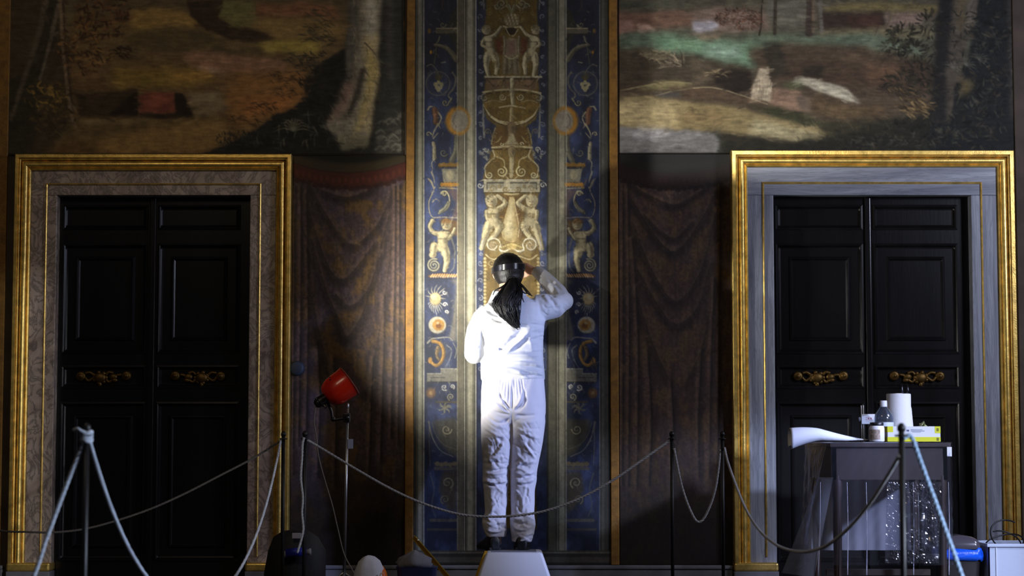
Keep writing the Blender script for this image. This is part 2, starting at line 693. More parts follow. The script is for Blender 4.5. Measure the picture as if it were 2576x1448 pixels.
def fresco_mat(name, rough, spec, crack):
    m = bpy.data.materials.new(name)
    m.use_nodes = True
    nt = m.node_tree
    b = nt.nodes['Principled BSDF']
    b.inputs['Roughness'].default_value = rough
    b.inputs['Specular IOR Level'].default_value = spec
    at = nt.nodes.new('ShaderNodeAttribute')
    at.attribute_name = 'pigment'
    tc = nt.nodes.new('ShaderNodeTexCoord')
    nz = nt.nodes.new('ShaderNodeTexNoise')
    nz.inputs['Scale'].default_value = 90
    nz.inputs['Detail'].default_value = 6
    nz.inputs['Roughness'].default_value = .7
    nt.links.new(tc.outputs['Object'], nz.inputs['Vector'])
    mr = nt.nodes.new('ShaderNodeMapRange')
    mr.inputs[1].default_value, mr.inputs[2].default_value = .25, .75
    mr.inputs[3].default_value, mr.inputs[4].default_value = 1 - crack, 1 + crack
    nt.links.new(nz.outputs[0], mr.inputs[0])
    mx = nt.nodes.new('ShaderNodeVectorMath')
    mx.operation = 'SCALE'
    nt.links.new(at.outputs['Color'], mx.inputs[0])
    nt.links.new(mr.outputs[0], mx.inputs['Scale'])
    nt.links.new(mx.outputs[0], b.inputs['Base Color'])
    bp = nt.nodes.new('ShaderNodeBump')
    bp.inputs['Strength'].default_value = .25
    bp.inputs['Distance'].default_value = .002
    nt.links.new(nz.outputs[0], bp.inputs['Height'])
    nt.links.new(bp.outputs[0], b.inputs['Normal'])
    return m


def fresco(name, cv, xa, ya, xb, yb, step, gain, depth=0.004, rough=.55, spec=.3, crack=.18):
    """a plastered panel on the wall carrying the pigments of cv"""
    yr = (max(ya, 0) + yb) / 2
    X0, X1 = P(xa, yr, depth).x, P(xb, yr, depth).x
    Z1, Z0 = P(CX, ya, depth).z, P(CX, yb, depth).z
    nx = int((xb - xa) / step) + 1
    nz = int((yb - ya) / step) + 1
    x = np.linspace(X0, X1, nx)
    z = np.linspace(Z1, Z0, nz)
    gx, gz = np.meshgrid(x, z)
    px, py = to_px(gx, np.full_like(gx, -depth), gz)
    c = cv.sample(px, py) / 255.0
    c = np.clip(c, 0, 1)
    c = np.where(c <= .04045, c / 12.92, ((c + .055) / 1.055) ** 2.4) * np.array(gain)
    c = np.clip(c, 0.002, .85)
    vs = np.stack([gx, np.full_like(gx, -depth), gz], -1).reshape(-1, 3)
    idx = np.arange(nx * nz).reshape(nz, nx)
    q = np.stack([idx[:-1, :-1], idx[1:, :-1], idx[1:, 1:], idx[:-1, 1:]], -1).reshape(-1, 4)
    # edge returning to the wall
    loop = np.concatenate([idx[0, :], idx[1:, -1], idx[-1, -2::-1], idx[-2:0:-1, 0]])
    nb = len(loop)
    bv = vs[loop].copy()
    bv[:, 1] = 0.0
    b0 = len(vs)
    vs = np.vstack([vs, bv])
    i = np.arange(nb)
    q = np.vstack([q, np.stack([loop, loop[(i + 1) % nb], b0 + (i + 1) % nb, b0 + i], -1)])
    me = bpy.data.meshes.new(name)
    me.vertices.add(len(vs))
    me.vertices.foreach_set('co', vs.ravel())
    me.loops.add(q.size)
    me.loops.foreach_set('vertex_index', q.ravel().astype(np.int32))
    me.polygons.add(len(q))
    me.polygons.foreach_set('loop_start', np.arange(0, q.size, 4, dtype=np.int32))
    me.update(calc_edges=True)
    at = me.attributes.new('pigment', 'FLOAT_COLOR', 'POINT')
    cc = np.vstack([c.reshape(-1, 3), c.reshape(-1, 3)[loop] * .6])
    at.data.foreach_set('color', np.hstack([cc, np.ones((len(cc), 1))]).ravel().astype(np.float32))
    return link_mesh(name, me, fresco_mat(name + '_pigment', rough, spec, crack), None, (X0, 0, Z0), smooth=False)


# ---- landscape to the left of the pilaster
def paint_left():
    c = Canvas(0, -140, 1030, 400, .55, 3)
    c.tx = c.fbm(6, 40)
    c.vgrad([(-140, (70, 62, 50)), (0, (52, 44, 30)), (60, (66, 52, 30)), (120, (64, 52, 32)), (200, (70, 52, 32)), (260, (62, 48, 28)), (320, (66, 50, 27)), (390, (56, 42, 24))])
    pl = c.poly
    pl([(323, 28), (400, 24), (480, 40), (505, 60), (470, 72), (330, 78)], (98, 76, 34), .8, 6, 14)
    pl([(330, 78), (500, 68), (560, 110), (700, 120), (640, 140), (330, 130)], (48, 42, 26), .6, 8, 20)
    pl([(545, 0), (640, 10), (640, 60), (585, 70), (540, 30)], (66, 68, 36), .8, 8, 14)
    pl([(470, 0), (560, -5), (545, 40), (570, 60), (640, 75), (700, 98), (660, 108), (585, 104), (520, 80), (485, 45)], (30, 23, 18), .9, 3, 14)
    pl([(646, 8), (760, 5), (848, 20), (850, 48), (750, 42), (640, 38)], (82, 50, 34), .8, 6, 12)
    pl([(640, 46), (720, 40), (860, 60), (860, 100), (700, 100), (640, 70)], (88, 70, 36), .7, 8, 16)
    pl([(640, 110), (720, 100), (810, 102), (800, 132), (700, 136)], (104, 92, 34), .85, 6, 12)
    pl([(445, 126), (560, 128), (700, 150), (720, 178), (600, 188), (490, 176)], (92, 64, 50), .8, 6, 14)
    pl([(500, 165), (560, 172), (545, 182), (495, 176)], (120, 96, 84), .6, 3, 6)
    pl([(280, 172), (400, 164), (545, 178), (540, 200), (440, 226), (290, 226)], (84, 68, 24), .85, 10, 16)
    pl([(420, 182), (530, 178), (520, 200), (430, 206)], (122, 84, 32), .55, 8, 10)
    pl([(585, 190), (770, 180), (775, 250), (700, 300), (590, 330), (560, 260)], (96, 62, 28), .75, 14, 20)
    pl([(600, 255), (760, 235), (700, 290), (620, 300)], (118, 66, 28), .6, 12, 14)
    pl([(190, 232), (345, 228), (350, 296), (200, 298)], (34, 27, 20), .9, 4, 8)
    pl([(270, 290), (330, 240), (345, 232), (350, 296)], (22, 17, 14), .9, 3, 5)
    pl([(350, 240), (370, 232), (440, 232), (445, 284), (352, 290)], (76, 36, 28), .92, 3, 5)
    pl([(378, 240), (420, 236), (424, 262), (372, 266)], (98, 46, 34), .6, 5, 5)
    pl([(440, 232), (462, 234), (490, 300), (350, 298), (352, 288), (440, 284)], (20, 16, 14), .9, 3, 5)
    pl([(470, 234), (560, 226), (572, 280), (520, 296), (485, 292)], (74, 64, 46), .85, 5, 10)
    pl([(480, 238), (545, 232), (545, 252), (490, 256)], (98, 88, 66), .55, 5, 6)
    pl([(190, 300), (480, 298), (570, 290), (560, 320), (390, 320), (240, 350), (130, 372), (120, 330)], (60, 50, 30), .6, 8, 16)
    pl([(200, 302), (380, 302), (330, 312), (210, 314)], (104, 88, 58), .45, 4, 6)
    pl([(260, 345), (390, 318), (560, 300), (580, 350), (520, 385), (240, 385)], (92, 70, 34), .75, 8, 14)
    # left wood
    pl([(10, -140), (150, -140), (165, 60), (180, 200), (190, 300), (150, 345), (100, 400), (10, 400)], (36, 31, 25), .85, 8, 14)
    pl([(10, 200), (60, 190), (90, 280), (60, 400), (10, 400)], (26, 27, 22), .8, 12, 14)
    c.stroke([(150, -60), (118, 90), (80, 200), (45, 320), (38, 400)], 44, (30, 28, 23), .95, 52, soft=4)
    c.stroke([(128, -60), (96, 90), (60, 200), (28, 300)], 16, (66, 58, 50), .6, 9, soft=4)
    c.stroke([(166, -60), (134, 70), (118, 140), (100, 200)], 13, (74, 66, 58), .7, 6, soft=3)
    c.stroke([(196, -40), (170, 60), (158, 120)], 20, (60, 54, 42), .6, 10, soft=5)
    c.stroke([(152, -30), (158, 90), (166, 180), (176, 270), (190, 318)], 12, (78, 64, 50), .85, 9, soft=2)
    c.stroke([(157, -30), (163, 90), (171, 180), (182, 270)], 5, (34, 26, 22), .8, 4, soft=1.5)
    c.leaves(255, 40, 70, 60, 150, 16, 5, [(40, 25, 18), (58, 36, 24), (72, 46, 26), (32, 22, 16)], .5, 1.6)
    c.leaves(200, 120, 60, 70, 120, 16, 5, [(38, 26, 18), (56, 38, 22), (84, 58, 30)], .3, 1.4)
    c.leaves(300, 130, 26, 14, 40, 12, 3.2, [(34, 22, 16), (28, 20, 15)], .2, .7)
    c.leaves(110, 235, 60, 30, 60, 15, 5, [(92, 72, 28), (60, 48, 22), (38, 32, 20)], .2, 1.2)
    c.leaves(240, 140, 40, 20, 40, 13, 3.6, [(90, 70, 34), (40, 26, 18)], .2, .9)
    c.leaves(130, 300, 60, 40, 60, 16, 6, [(34, 30, 20), (58, 46, 26)], .1, 1.2)
    for x, y, x2, y2 in ((185, 110, 260, 60), (205, 95, 300, 88), (170, 140, 230, 150)):
        c.stroke([(x, y), ((x + x2) / 2, (y + y2) / 2 - 6), (x2, y2)], 3, (28, 20, 15), .8, 1)
    # right thicket and the great trunk
    pl([(505, 392), (600, 352), (660, 322), (690, 296), (742, 268), (768, 240), (768, 200), (790, 172), (836, 140), (868, 118), (880, 30), (884, -140), (1020, -140), (1020, 400), (505, 400)], (19, 20, 20), .97, 3, 12)
    c.leaves(800, 190, 50, 60, 90, 13, 3.4, [(18, 19, 18), (26, 25, 20)], -2.6, .9)
    c.leaves(620, 352, 80, 20, 90, 11, 3, [(18, 19, 19), (30, 32, 28)], -1.9, .7)
    pl([(880, -140), (962, -140), (962, 40), (956, 150), (950, 215), (940, 290), (930, 346), (850, 346), (815, 320), (850, 262), (874, 200), (872, 110), (882, 30)], (84, 80, 70), .95, 4, 6)
    pl([(880, -140), (906, -140), (905, 100), (888, 200), (862, 262), (826, 300), (850, 240), (872, 190), (872, 110)], (46, 45, 42), .8, 6, 5)
    pl([(910, 90), (955, 84), (950, 215), (930, 340), (905, 300), (925, 200)], (128, 112, 70), .55, 8, 6)
    pl([(928, 120), (950, 150), (948, 190), (925, 260), (905, 330), (890, 345), (920, 220)], (120, 108, 52), .6, 6, 6)
    pl([(905, 172), (920, 165), (905, 240), (880, 290), (862, 300), (890, 235)], (28, 26, 24), .8, 4, 5)
    pl([(870, 205), (895, 210), (870, 275), (838, 310), (822, 305), (850, 262)], (92, 64, 56), .55, 7, 5)
    pl([(925, -140), (945, -140), (948, 70), (935, 110), (922, 80)], (120, 122, 112), .5, 7, 5)
    pl([(958, -140), (1014, -140), (1014, 390), (945, 390), (940, 330), (958, 220)], (32, 33, 33), .9, 6, 8)
    c.stroke([(985, -100), (980, 60), (984, 200)], 20, (48, 49, 48), .55, 14, soft=7)
    for k in range(70):
        y = -60 + 400 * c.rng.random()
        x = 888 + 62 * c.rng.random() - max(0, y - 180) * .22
        c.stroke([(x, y), (x + 3, y + 14), (x - 4 - max(0, y - 180) * .04, y + 30)], 2.2, (120, 110, 84) if k % 2 else (40, 38, 34), .35, 1, soft=.9)
    c.stroke([(918, 108), (935, 125), (948, 142)], 3.5, (36, 32, 30), .8, 1)
    for x, y in ((855, 40), (850, 70), (835, 90), (860, 100), (820, 170), (800, 150)):
        c.leaves(x - 40, y, 36, 16, 20, 18, 2.6, [(38, 34, 26), (46, 42, 30), (30, 28, 22)], -2.9, .6)
    for x, y, n in ((740, 200, 26), (700, 230, 24), (650, 268, 24), (690, 190, 16), (610, 300, 16)):
        c.leaves(x, y, 45, 14, n, 16, 2.2, [(46, 32, 20), (36, 28, 18)], .3, .8)
        c.stroke([(x + 40, y + 22), (x, y), (x - 44, y + 8)], 1.6, (36, 26, 18), .7, .8)
    for an in np.linspace(-2.9, -.2, 10):
        c.stroke([(738, 330), (738 + 26 * math.cos(an), 330 + 30 * math.sin(an)), (738 + 60 * math.cos(an), 330 + 34 * math.sin(an) + 12)], 4.5, (84, 84, 66), .55, 1, leaf=True)
    for k in range(46):
        x, y = 640 + 300 * c.rng.random(), 300 + 80 * c.rng.random()
        if y < 395 - (x - 520) * .33:
            continue
        an = -1.6 + 1.4 * (c.rng.random() - .5)
        l_ = 22 + 26 * c.rng.random()
        c.stroke([(x, y), (x + l_ * .5 * math.cos(an), y + l_ * .6 * math.sin(an)), (x + l_ * 1.1 * math.cos(an) + 8, y + l_ * .75 * math.sin(an))], 4.5, ((70, 72, 62), (48, 52, 48), (92, 90, 70))[k % 3], .5, 1, leaf=True, soft=1.2)
    pl([(845, 345), (900, 330), (930, 345), (925, 372), (860, 376)], (92, 90, 70), .6, 4, 8)
    for k in range(26):
        x, y = 945 + 62 * c.rng.random(), 270 + 112 * c.rng.random()
        c.stroke([(x, y), (x + 12, y - 7), (x + 24, y + 3)], 6, (72, 74, 72), .4, 2, soft=2)
    c.dabs(900, 26, 5, .08, 16, 9, .5, (180, -20, 880, 380))
    c.dabs(260, 16, 5, .5, 14, 8, .5, (14, -20, 190, 380))
    c.dabs(260, 15, 4, .5, 14, 8, .45, (760, 150, 1010, 380))
    c.im *= (1 + .42 * (c.fbm(4, 26) - .5) + .32 * (c.fbm(16, 16) - .5))[..., None]
    c.im = c.im * .74 + c.im.mean(axis=2, keepdims=True) * .26
    c.rect(0, 386, 1030, 402, (14, 12, 10))
    c.rect(1010, -140, 1016, 402, (16, 15, 13), .8)
    return c


# ---- landscape to the right of the pilaster
def paint_right():
    c = Canvas(1550, -140, 2580, 400, .55, 8)
    c.tx = c.fbm(6, 40)
    c.vgrad([(-140, (70, 72, 70)), (0, (62, 60, 48)), (40, (74, 66, 54)), (90, (66, 70, 56)), (150, (64, 64, 50)), (220, (66, 54, 42)), (300, (70, 60, 44)), (390, (40, 38, 32))])
    pl = c.poly
    pl([(1550, 30), (1640, 25), (1745, 38), (1740, 66), (1640, 76), (1550, 80)], (98, 68, 54), .85, 6, 14)
    pl([(1550, 52), (1590, 52), (1600, 84), (1550, 88)], (122, 88, 78), .8, 5, 8)
    pl([(1604, 58), (1630, 60), (1652, 78), (1620, 86), (1604, 84)], (160, 128, 112), .8, 3, 6)
    pl([(1735, 40), (1800, 20), (1930, 30), (1940, 70), (1850, 86), (1740, 84)], (108, 86, 76), .75, 7, 12)
    pl([(1738, 56), (1790, 52), (1810, 66), (1790, 80), (1742, 80)], (136, 138, 156), .9, 4, 8)
    pl([(1920, 0), (2030, -5), (2030, 60), (1960, 70), (1925, 40)], (86, 88, 78), .7, 8, 10)
    pl([(2075, 16), (2200, 8), (2370, 10), (2366, 34), (2200, 30), (2080, 30)], (104, 92, 48), .8, 6, 10)
    pl([(2060, 32), (2222, 30), (2226, 72), (2060, 78)], (44, 34, 28), .9, 4, 6)
    pl([(2130, 40), (2215, 38), (2218, 66), (2136, 68)], (66, 40, 32), .7, 4, 5)
    pl([(2224, 34), (2330, 30), (2320, 62), (2228, 66)], (112, 92, 82), .85, 4, 8)
    pl([(2060, 76), (2250, 64), (2350, 70), (2360, 100), (2200, 92), (2060, 92)], (108, 98, 66), .65, 6, 10)
    # teal meadow
    pl([(1560, 92), (1640, 88), (1700, 82), (1760, 98), (1850, 100), (1930, 84), (2050, 96), (2180, 84), (2290, 106), (2330, 150), (2220, 168), (2060, 150), (1900, 166), (1760, 146), (1620, 126), (1560, 120)], (74, 92, 74), .9, 6, 14)
    pl([(1640, 92), (1720, 92), (1850, 108), (1920, 112), (1900, 160), (1780, 142), (1650, 118)], (84, 124, 94), .85, 8, 12)
    pl([(1760, 118), (1860, 116), (1870, 148), (1790, 146)], (128, 154, 146), .55, 10, 10)
    pl([(1690, 100), (1760, 102), (1750, 114), (1690, 110)], (120, 166, 124), .5, 6, 8)
    pl([(1740, 84), (1790, 88), (1830, 82), (1800, 98), (1760, 100)], (120, 100, 80), .7, 4, 6)
    pl([(2180, 96), (2320, 120), (2280, 156), (2150, 150)], (92, 104, 84), .6, 10, 10)
    # earth bands
    pl([(1550, 124), (1640, 128), (1760, 150), (1890, 170), (1880, 228), (1740, 224), (1640, 206), (1550, 220)], (58, 50, 38), .9, 6, 14)
    pl([(1605, 124), (1680, 128), (1690, 150), (1620, 148)], (104, 96, 74), .5, 5, 10)
    pl([(1885, 120), (2000, 110), (2220, 124), (2340, 160), (2340, 230), (2160, 224), (2000, 200), (1910, 196)], (62, 46, 34), .88, 8, 14)
    pl([(2080, 140), (2200, 130), (2230, 150), (2140, 168)], (84, 66, 46), .5, 8, 10)
    pl([(2180, 160), (2250, 162), (2260, 200), (2180, 206)], (104, 72, 48), .6, 8, 10)
    pl([(2020, 168), (2070, 166), (2070, 194), (2020, 196)], (34, 30, 22), .8, 5, 6)
    pl([(1795, 178), (1850, 172), (1890, 176), (1896, 226), (1850, 240), (1800, 206)], (32, 25, 20), .92, 4, 8)
    pl([(1920, 110), (1960, 110), (1990, 180), (1940, 195)], (36, 34, 26), .8, 5, 8)
    pl([(1740, 150), (1776, 150), (1786, 200), (1735, 218)], (88, 76, 58), .6, 6, 8)
    c.leaves(1706, 160, 26, 12, 34, 24, 3, [(140, 130, 104), (110, 100, 80), (52, 44, 34)], -2.3, 1.0, .7)
    c.leaves(1640, 140, 40, 16, 40, 16, 2.6, [(128, 116, 84), (48, 42, 30)], .2, .8, .7)
    c.leaves(1790, 185, 26, 10, 26, 16, 2.4, [(140, 124, 88), (60, 50, 34)], .1, .7, .6)
    # rock bank left, lit ochre
    pl([(1600, 222), (1650, 206), (1720, 202), (1745, 212), (1700, 224), (1620, 228)], (116, 108, 66), .85, 4, 8)
    pl([(1700, 218), (1790, 216), (1860, 240), (1940, 262), (1900, 268), (1780, 250), (1700, 240), (1660, 238)], (74, 58, 42), .9, 4, 8)
    c.stroke([(1650, 240), (1710, 226), (1790, 220), (1860, 238), (1930, 262)], 3.4, (150, 136, 100), .7, 2)
    c.stroke([(1560, 228), (1620, 216), (1680, 206), (1740, 210)], 3, (160, 150, 100), .6, 2)
    pl([(1640, 236), (1705, 230), (1712, 244), (1650, 244)], (56, 60, 64), .7, 4, 6)
    pl([(1550, 250), (1640, 240), (1780, 252), (1850, 262), (1900, 272), (1880, 280), (1700, 262), (1550, 262)], (62, 52, 38), .7, 5, 8)
    # falls and stream
    pl([(1910, 168), (1934, 168), (1936, 214), (1944, 226), (1940, 256), (1914, 250), (1888, 248), (1894, 214), (1902, 196)], (148, 136, 112), .92, 2, 4)
    for k in range(34):
        x = 1892 + 50 * c.rng.random()
        y = 200 + 34 * c.rng.random()
        c.stroke([(x, y), (x - 1, y + 20)], 2.2, (176, 166, 140) if k % 3 else (96, 84, 66), .6, 1)
    pl([(2000, 192), (2060, 200), (2130, 222), (2160, 248), (2166, 260), (2120, 252), (2050, 226), (1996, 206)], (146, 144, 126), .85, 3, 5)
    pl([(2040, 206), (2110, 226), (2150, 252), (2100, 242)], (172, 170, 150), .6, 3, 4)
    pl([(1950, 218), (2010, 226), (2046, 256), (2040, 284), (1990, 278), (1935, 258)], (116, 90, 72), .88, 4, 6)
    pl([(2004, 238), (2036, 248), (2044, 282), (2014, 276)], (84, 74, 62), .8, 3, 5)
    pl([(2046, 236), (2140, 260), (2230, 262), (2230, 296), (2120, 300), (2046, 286)], (74, 58, 38), .85, 6, 8)
    pl([(2060, 262), (2190, 270), (2180, 286), (2080, 290)], (104, 84, 52), .5, 6, 8)
    pl([(1960, 208), (2010, 200), (2030, 226), (1990, 226)], (62, 70, 44), .7, 5, 6)
    # the pale sand bank
    pl([(1550, 250), (1640, 244), (1760, 258), (1840, 268), (1920, 286), (2000, 306), (2090, 336), (2112, 348), (2060, 356), (1940, 346), (1800, 334), (1690, 326), (1550, 318)], (118, 104, 64), .95, 5, 8)
    pl([(1550, 250), (1670, 250), (1720, 262), (1710, 320), (1640, 322), (1550, 310)], (158, 142, 96), .75, 10, 8)
    pl([(1700, 276), (1820, 280), (1830, 310), (1720, 312)], (112, 90, 54), .6, 12, 10)
    pl([(1900, 300), (2030, 330), (2090, 346), (2000, 352), (1880, 338)], (150, 146, 110), .7, 8, 8)
    pl([(1920, 270), (1960, 272), (2080, 310), (2180, 324), (2150, 332), (2040, 318), (1940, 292)], (52, 56, 34), .85, 5, 8)
    pl([(1880, 262), (1960, 270), (2040, 296), (2000, 296), (1920, 282)], (44, 46, 26), .7, 5, 6)
    # water's edge
    pl([(1550, 318), (1690, 326), (1800, 336), (1830, 352), (1810, 388), (1550, 388)], (108, 110, 114), .9, 5, 8)
    pl([(1600, 316), (1680, 322), (1680, 346), (1600, 348)], (160, 162, 170), .6, 8, 8)
    pl([(1550, 348), (1700, 356), (1800, 350), (1800, 388), (1550, 388)], (86, 86, 86), .6, 8, 8)
    pl([(1790, 336), (1900, 352), (2010, 362), (2000, 388), (1800, 388), (1812, 356)], (34, 34, 24), .9, 5, 8)
    # bushes and trees at right
    pl([(1980, 360), (2060, 350), (2140, 330), (2220, 300), (2330, 290), (2360, 230), (2380, 388), (1980, 388)], (30, 31, 25), .94, 6, 12)
    pl([(2060, 310), (2160, 300), (2240, 300), (2250, 330), (2080, 350)], (40, 40, 26), .7, 8, 10)
    pl([(2440, -140), (2560, -140), (2560, 400), (2330, 400), (2350, 250), (2420, 200), (2450, 60)], (24, 27, 28), .95, 5, 14)
    pl([(2376, -140), (2470, -140), (2458, 40), (2428, 120), (2400, 220), (2390, 310), (2346, 310), (2346, 200), (2356, 90)], (66, 60, 50), .95, 3, 6)
    pl([(2376, -140), (2404, -140), (2396, 60), (2380, 180), (2380, 310), (2344, 310), (2346, 200), (2354, 90)], (24, 24, 24), .9, 6, 5)
    pl([(2412, -20), (2432, -20), (2428, 60), (2410, 70)], (98, 86, 48), .5, 8, 6)
    pl([(2436, 0), (2456, 0), (2450, 60), (2432, 70)], (112, 106, 98), .45, 7, 6)
    pl([(2416, 200), (2450, 196), (2440, 230), (2410, 240)], (112, 94, 44), .6, 6, 8)
    pl([(2530, -140), (2560, -140), (2560, 300), (2542, 300), (2538, 60)], (70, 62, 56), .6, 8, 8)
    dkl = [(34, 32, 24), (26, 25, 20), (44, 42, 28)]
    for x, y, rx, ry, n in ((2270, 90, 34, 26, 60), (2300, 130, 44, 22, 60), (2255, 118, 30, 16, 36), (2310, 180, 40, 24, 60), (2270, 205, 44, 20, 50), (2320, 225, 34, 18, 40), (2340, 60, 26, 34, 44)):
        c.leaves(x, y, rx, ry, n, 15, 4.2, dkl, None, .9)
    c.leaves(2290, 262, 46, 24, 60, 22, 3, [(132, 108, 62), (96, 76, 42), (44, 36, 22)], .4, .5)
    c.leaves(2262, 226, 40, 12, 30, 18, 3, [(110, 88, 50), (48, 40, 26)], .5, .5)
    lt = [(50, 52, 44), (40, 42, 34), (70, 68, 56), (26, 28, 24), (16, 17, 16), (18, 20, 18), (58, 50, 34)]
    for x, y, n in ((2420, 60, 40), (2500, 100, 40), (2490, 260, 40), (2380, 350, 50), (2300, 365, 50), (2470, 350, 50), (2220, 365, 40), (2140, 370, 30), (2540, 200, 30), (2430, 90, 20), (2480, 130, 26), (2420, 150, 24), (2470, 190, 26), (2440, 230, 24), (2500, 220, 20), (2450, 290, 30), (2500, 300, 24), (2400, 320, 30), (2330, 340, 26), (2250, 330, 26), (2180, 345, 20), (2520, 60, 20), (2480, 30, 16), (2520, 150, 18)):
        c.leaves(x, y, 34, 24, n, 17, 4.2, lt, None, 1.1, .6)
    for x, y in ((2462, 150), (2430, 165), (2395, 170)):
        for an in np.linspace(-2.6, .6, 9):
            c.stroke([(x, y), (x + 14 * math.cos(an), y + 14 * math.sin(an)), (x + 28 * math.cos(an), y + 26 * math.sin(an) + 5)], 4, (92, 92, 80), .5, 1, leaf=True)
    # middle trunks, red tree
    c.stroke([(1952, -40), (1950, 30), (1949, 84)], 8, (44, 38, 28), .9, 9, soft=1.5)
    c.stroke([(2040, -140), (2038, 20), (2036, 82)], 16, (52, 42, 36), .95, 22, soft=2)
    c.stroke([(2047, -140), (2046, 20), (2046, 80)], 7, (96, 80, 62), .7, 8, soft=2)
    c.stroke([(2062, -140), (2064, 20), (2068, 80)], 9, (86, 84, 78), .8, 10, soft=2)
    c.stroke([(1924, -40), (1916, 20), (1915, 60), (1910, 88)], 3, (34, 28, 20), .9, 5)
    for x, y, x2, y2 in ((1912, 62, 1820, 30), (1905, 50, 1850, 60), (1912, 40, 1870, 22), (1895, 46, 1815, 62)):
        c.stroke([(x, y), ((x + x2) / 2, (y + y2) / 2 - 5), (x2, y2)], 1.8, (54, 34, 24), .8, .8)
    c.leaves(1860, 46, 56, 26, 150, 8, 2.6, [(58, 36, 26), (92, 56, 40), (70, 40, 28), (40, 28, 20)], None, 1.2, .8)
    c.leaves(1700, -30, 140, 20, 70, 16, 6, [(70, 78, 62), (54, 60, 50)], 0, .8, .5)
    pl([(1560, 0), (1740, -4), (1730, 22), (1600, 30), (1556, 20)], (62, 66, 54), .7, 8, 12)
    c.dabs(1100, 24, 5, .10, 18, 9, .5, (1556, -20, 2300, 385))
    c.dabs(420, 15, 4.5, .6, 18, 9, .5, (2200, -20, 2556, 385))
    c.dabs(240, 13, 4, .4, 20, 10, .5, (1990, 290, 2380, 385))
    c.im *= (1 + .42 * (c.fbm(4, 26) - .5) + .34 * (c.fbm(14, 16) - .5))[..., None]
    c.im = c.im * .72 + c.im.mean(axis=2, keepdims=True) * .28
    c.rect(1550, 384, 2600, 402, (16, 14, 11))
    return c


# ---- painted hangings
def paint_hanging(xa, xb, seed, swags, verts, tone, top, rb, vl=(52, 44, 24)):
    c = Canvas(xa - 40, 380, xb + 40, 1450, .55, seed)
    c.tx = c.fbm(10, 10)
    t1, t2, t3 = tone
    c.im[:] = t1
    d = c.fbm(34, 26, 4)
    e = c.fbm(60, 30, 3)
    m = np.clip((d - .48) * 7, 0, 1)[..., None]
    c.im[:] = c.im * (1 - m * .75) + np.array(t2) * m * .75
    m = np.clip((e - .55) * 7, 0, 1)[..., None]
    c.im[:] = c.im * (1 - m * .5) + np.array(t3) * m * .5
    # brocade scrolls
    for _ in range(70):
        x, y = xa + (xb - xa) * c.rng.random(), 470 + 760 * c.rng.random()
        r = 7 + 12 * c.rng.random()
        a0 = 6.28 * c.rng.random()
        c.stroke([(x + r * math.cos(a0 + k), y + r * 1.3 * math.sin(a0 + k)) for k in (0, .9, 1.8, 2.7)], 4, t2 if c.rng.random() > .5 else t3, .3, 2, soft=1.5)
    dk = tuple(v * .34 for v in t1)
    hl = tuple(min(255, .6 * v + .7 * u) for v, u in zip(t2, t3))
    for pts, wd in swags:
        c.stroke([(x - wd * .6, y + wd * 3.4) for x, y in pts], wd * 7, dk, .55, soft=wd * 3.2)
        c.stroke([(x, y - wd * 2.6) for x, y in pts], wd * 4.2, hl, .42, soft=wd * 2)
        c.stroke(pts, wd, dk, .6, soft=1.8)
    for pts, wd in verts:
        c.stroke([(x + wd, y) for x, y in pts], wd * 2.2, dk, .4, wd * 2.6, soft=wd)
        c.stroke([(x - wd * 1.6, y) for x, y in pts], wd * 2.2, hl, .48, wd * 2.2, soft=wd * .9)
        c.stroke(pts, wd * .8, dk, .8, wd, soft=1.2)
    # hanging grows darker towards its foot
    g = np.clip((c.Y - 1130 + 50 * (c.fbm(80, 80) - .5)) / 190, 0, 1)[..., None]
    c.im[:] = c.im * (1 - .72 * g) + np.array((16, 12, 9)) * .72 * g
    # head of the hanging
    c.dabs(500, 14, 5, .6, 22, 7, .45, (xa, 470, xb, 1200))
    c.im *= (1 + .6 * (c.fbm(5, 5) - .5) + .4 * (c.fbm(40, 4) - .5))[..., None]
    L = []
    for k in range(25):
        x = xa - 40 + (xb - xa + 80) * k / 24
        u = (x - xa) / (xb - xa)
        L.append((x, top + 16 + 26 * (1 - (2 * u - 1) ** 2)))
    c.poly([(xa - 40, 380)] + L + [(xb + 40, 380)], vl, .97, 2, 2)
    L2 = [(x, y - 24) for x, y in L]
    c.poly([(xa - 40, 370)] + L2 + [(xb + 40, 370)], (14, 13, 10), .9, 5, 2)
    B = [(x, y + 36 + 4 * math.sin(k * 2.1)) for k, (x, y) in enumerate(L)]
    c.poly(L + B[::-1], rb, .93, 1.5, 3)
    for k in range(len(L) - 1):
        x, y = (B[k][0] + B[k + 1][0]) / 2, (B[k][1] + B[k + 1][1]) / 2
        c.blob(x, y + 3, 8, 6, tuple(v * .62 for v in rb), .8, .5)
        c.blob(x, y - 16, 4, 7, tuple(min(255, v * 1.5 + 8) for v in rb), .35, .8)
    c.stroke(L, 2, tuple(v * .5 for v in rb), .8)
    return c


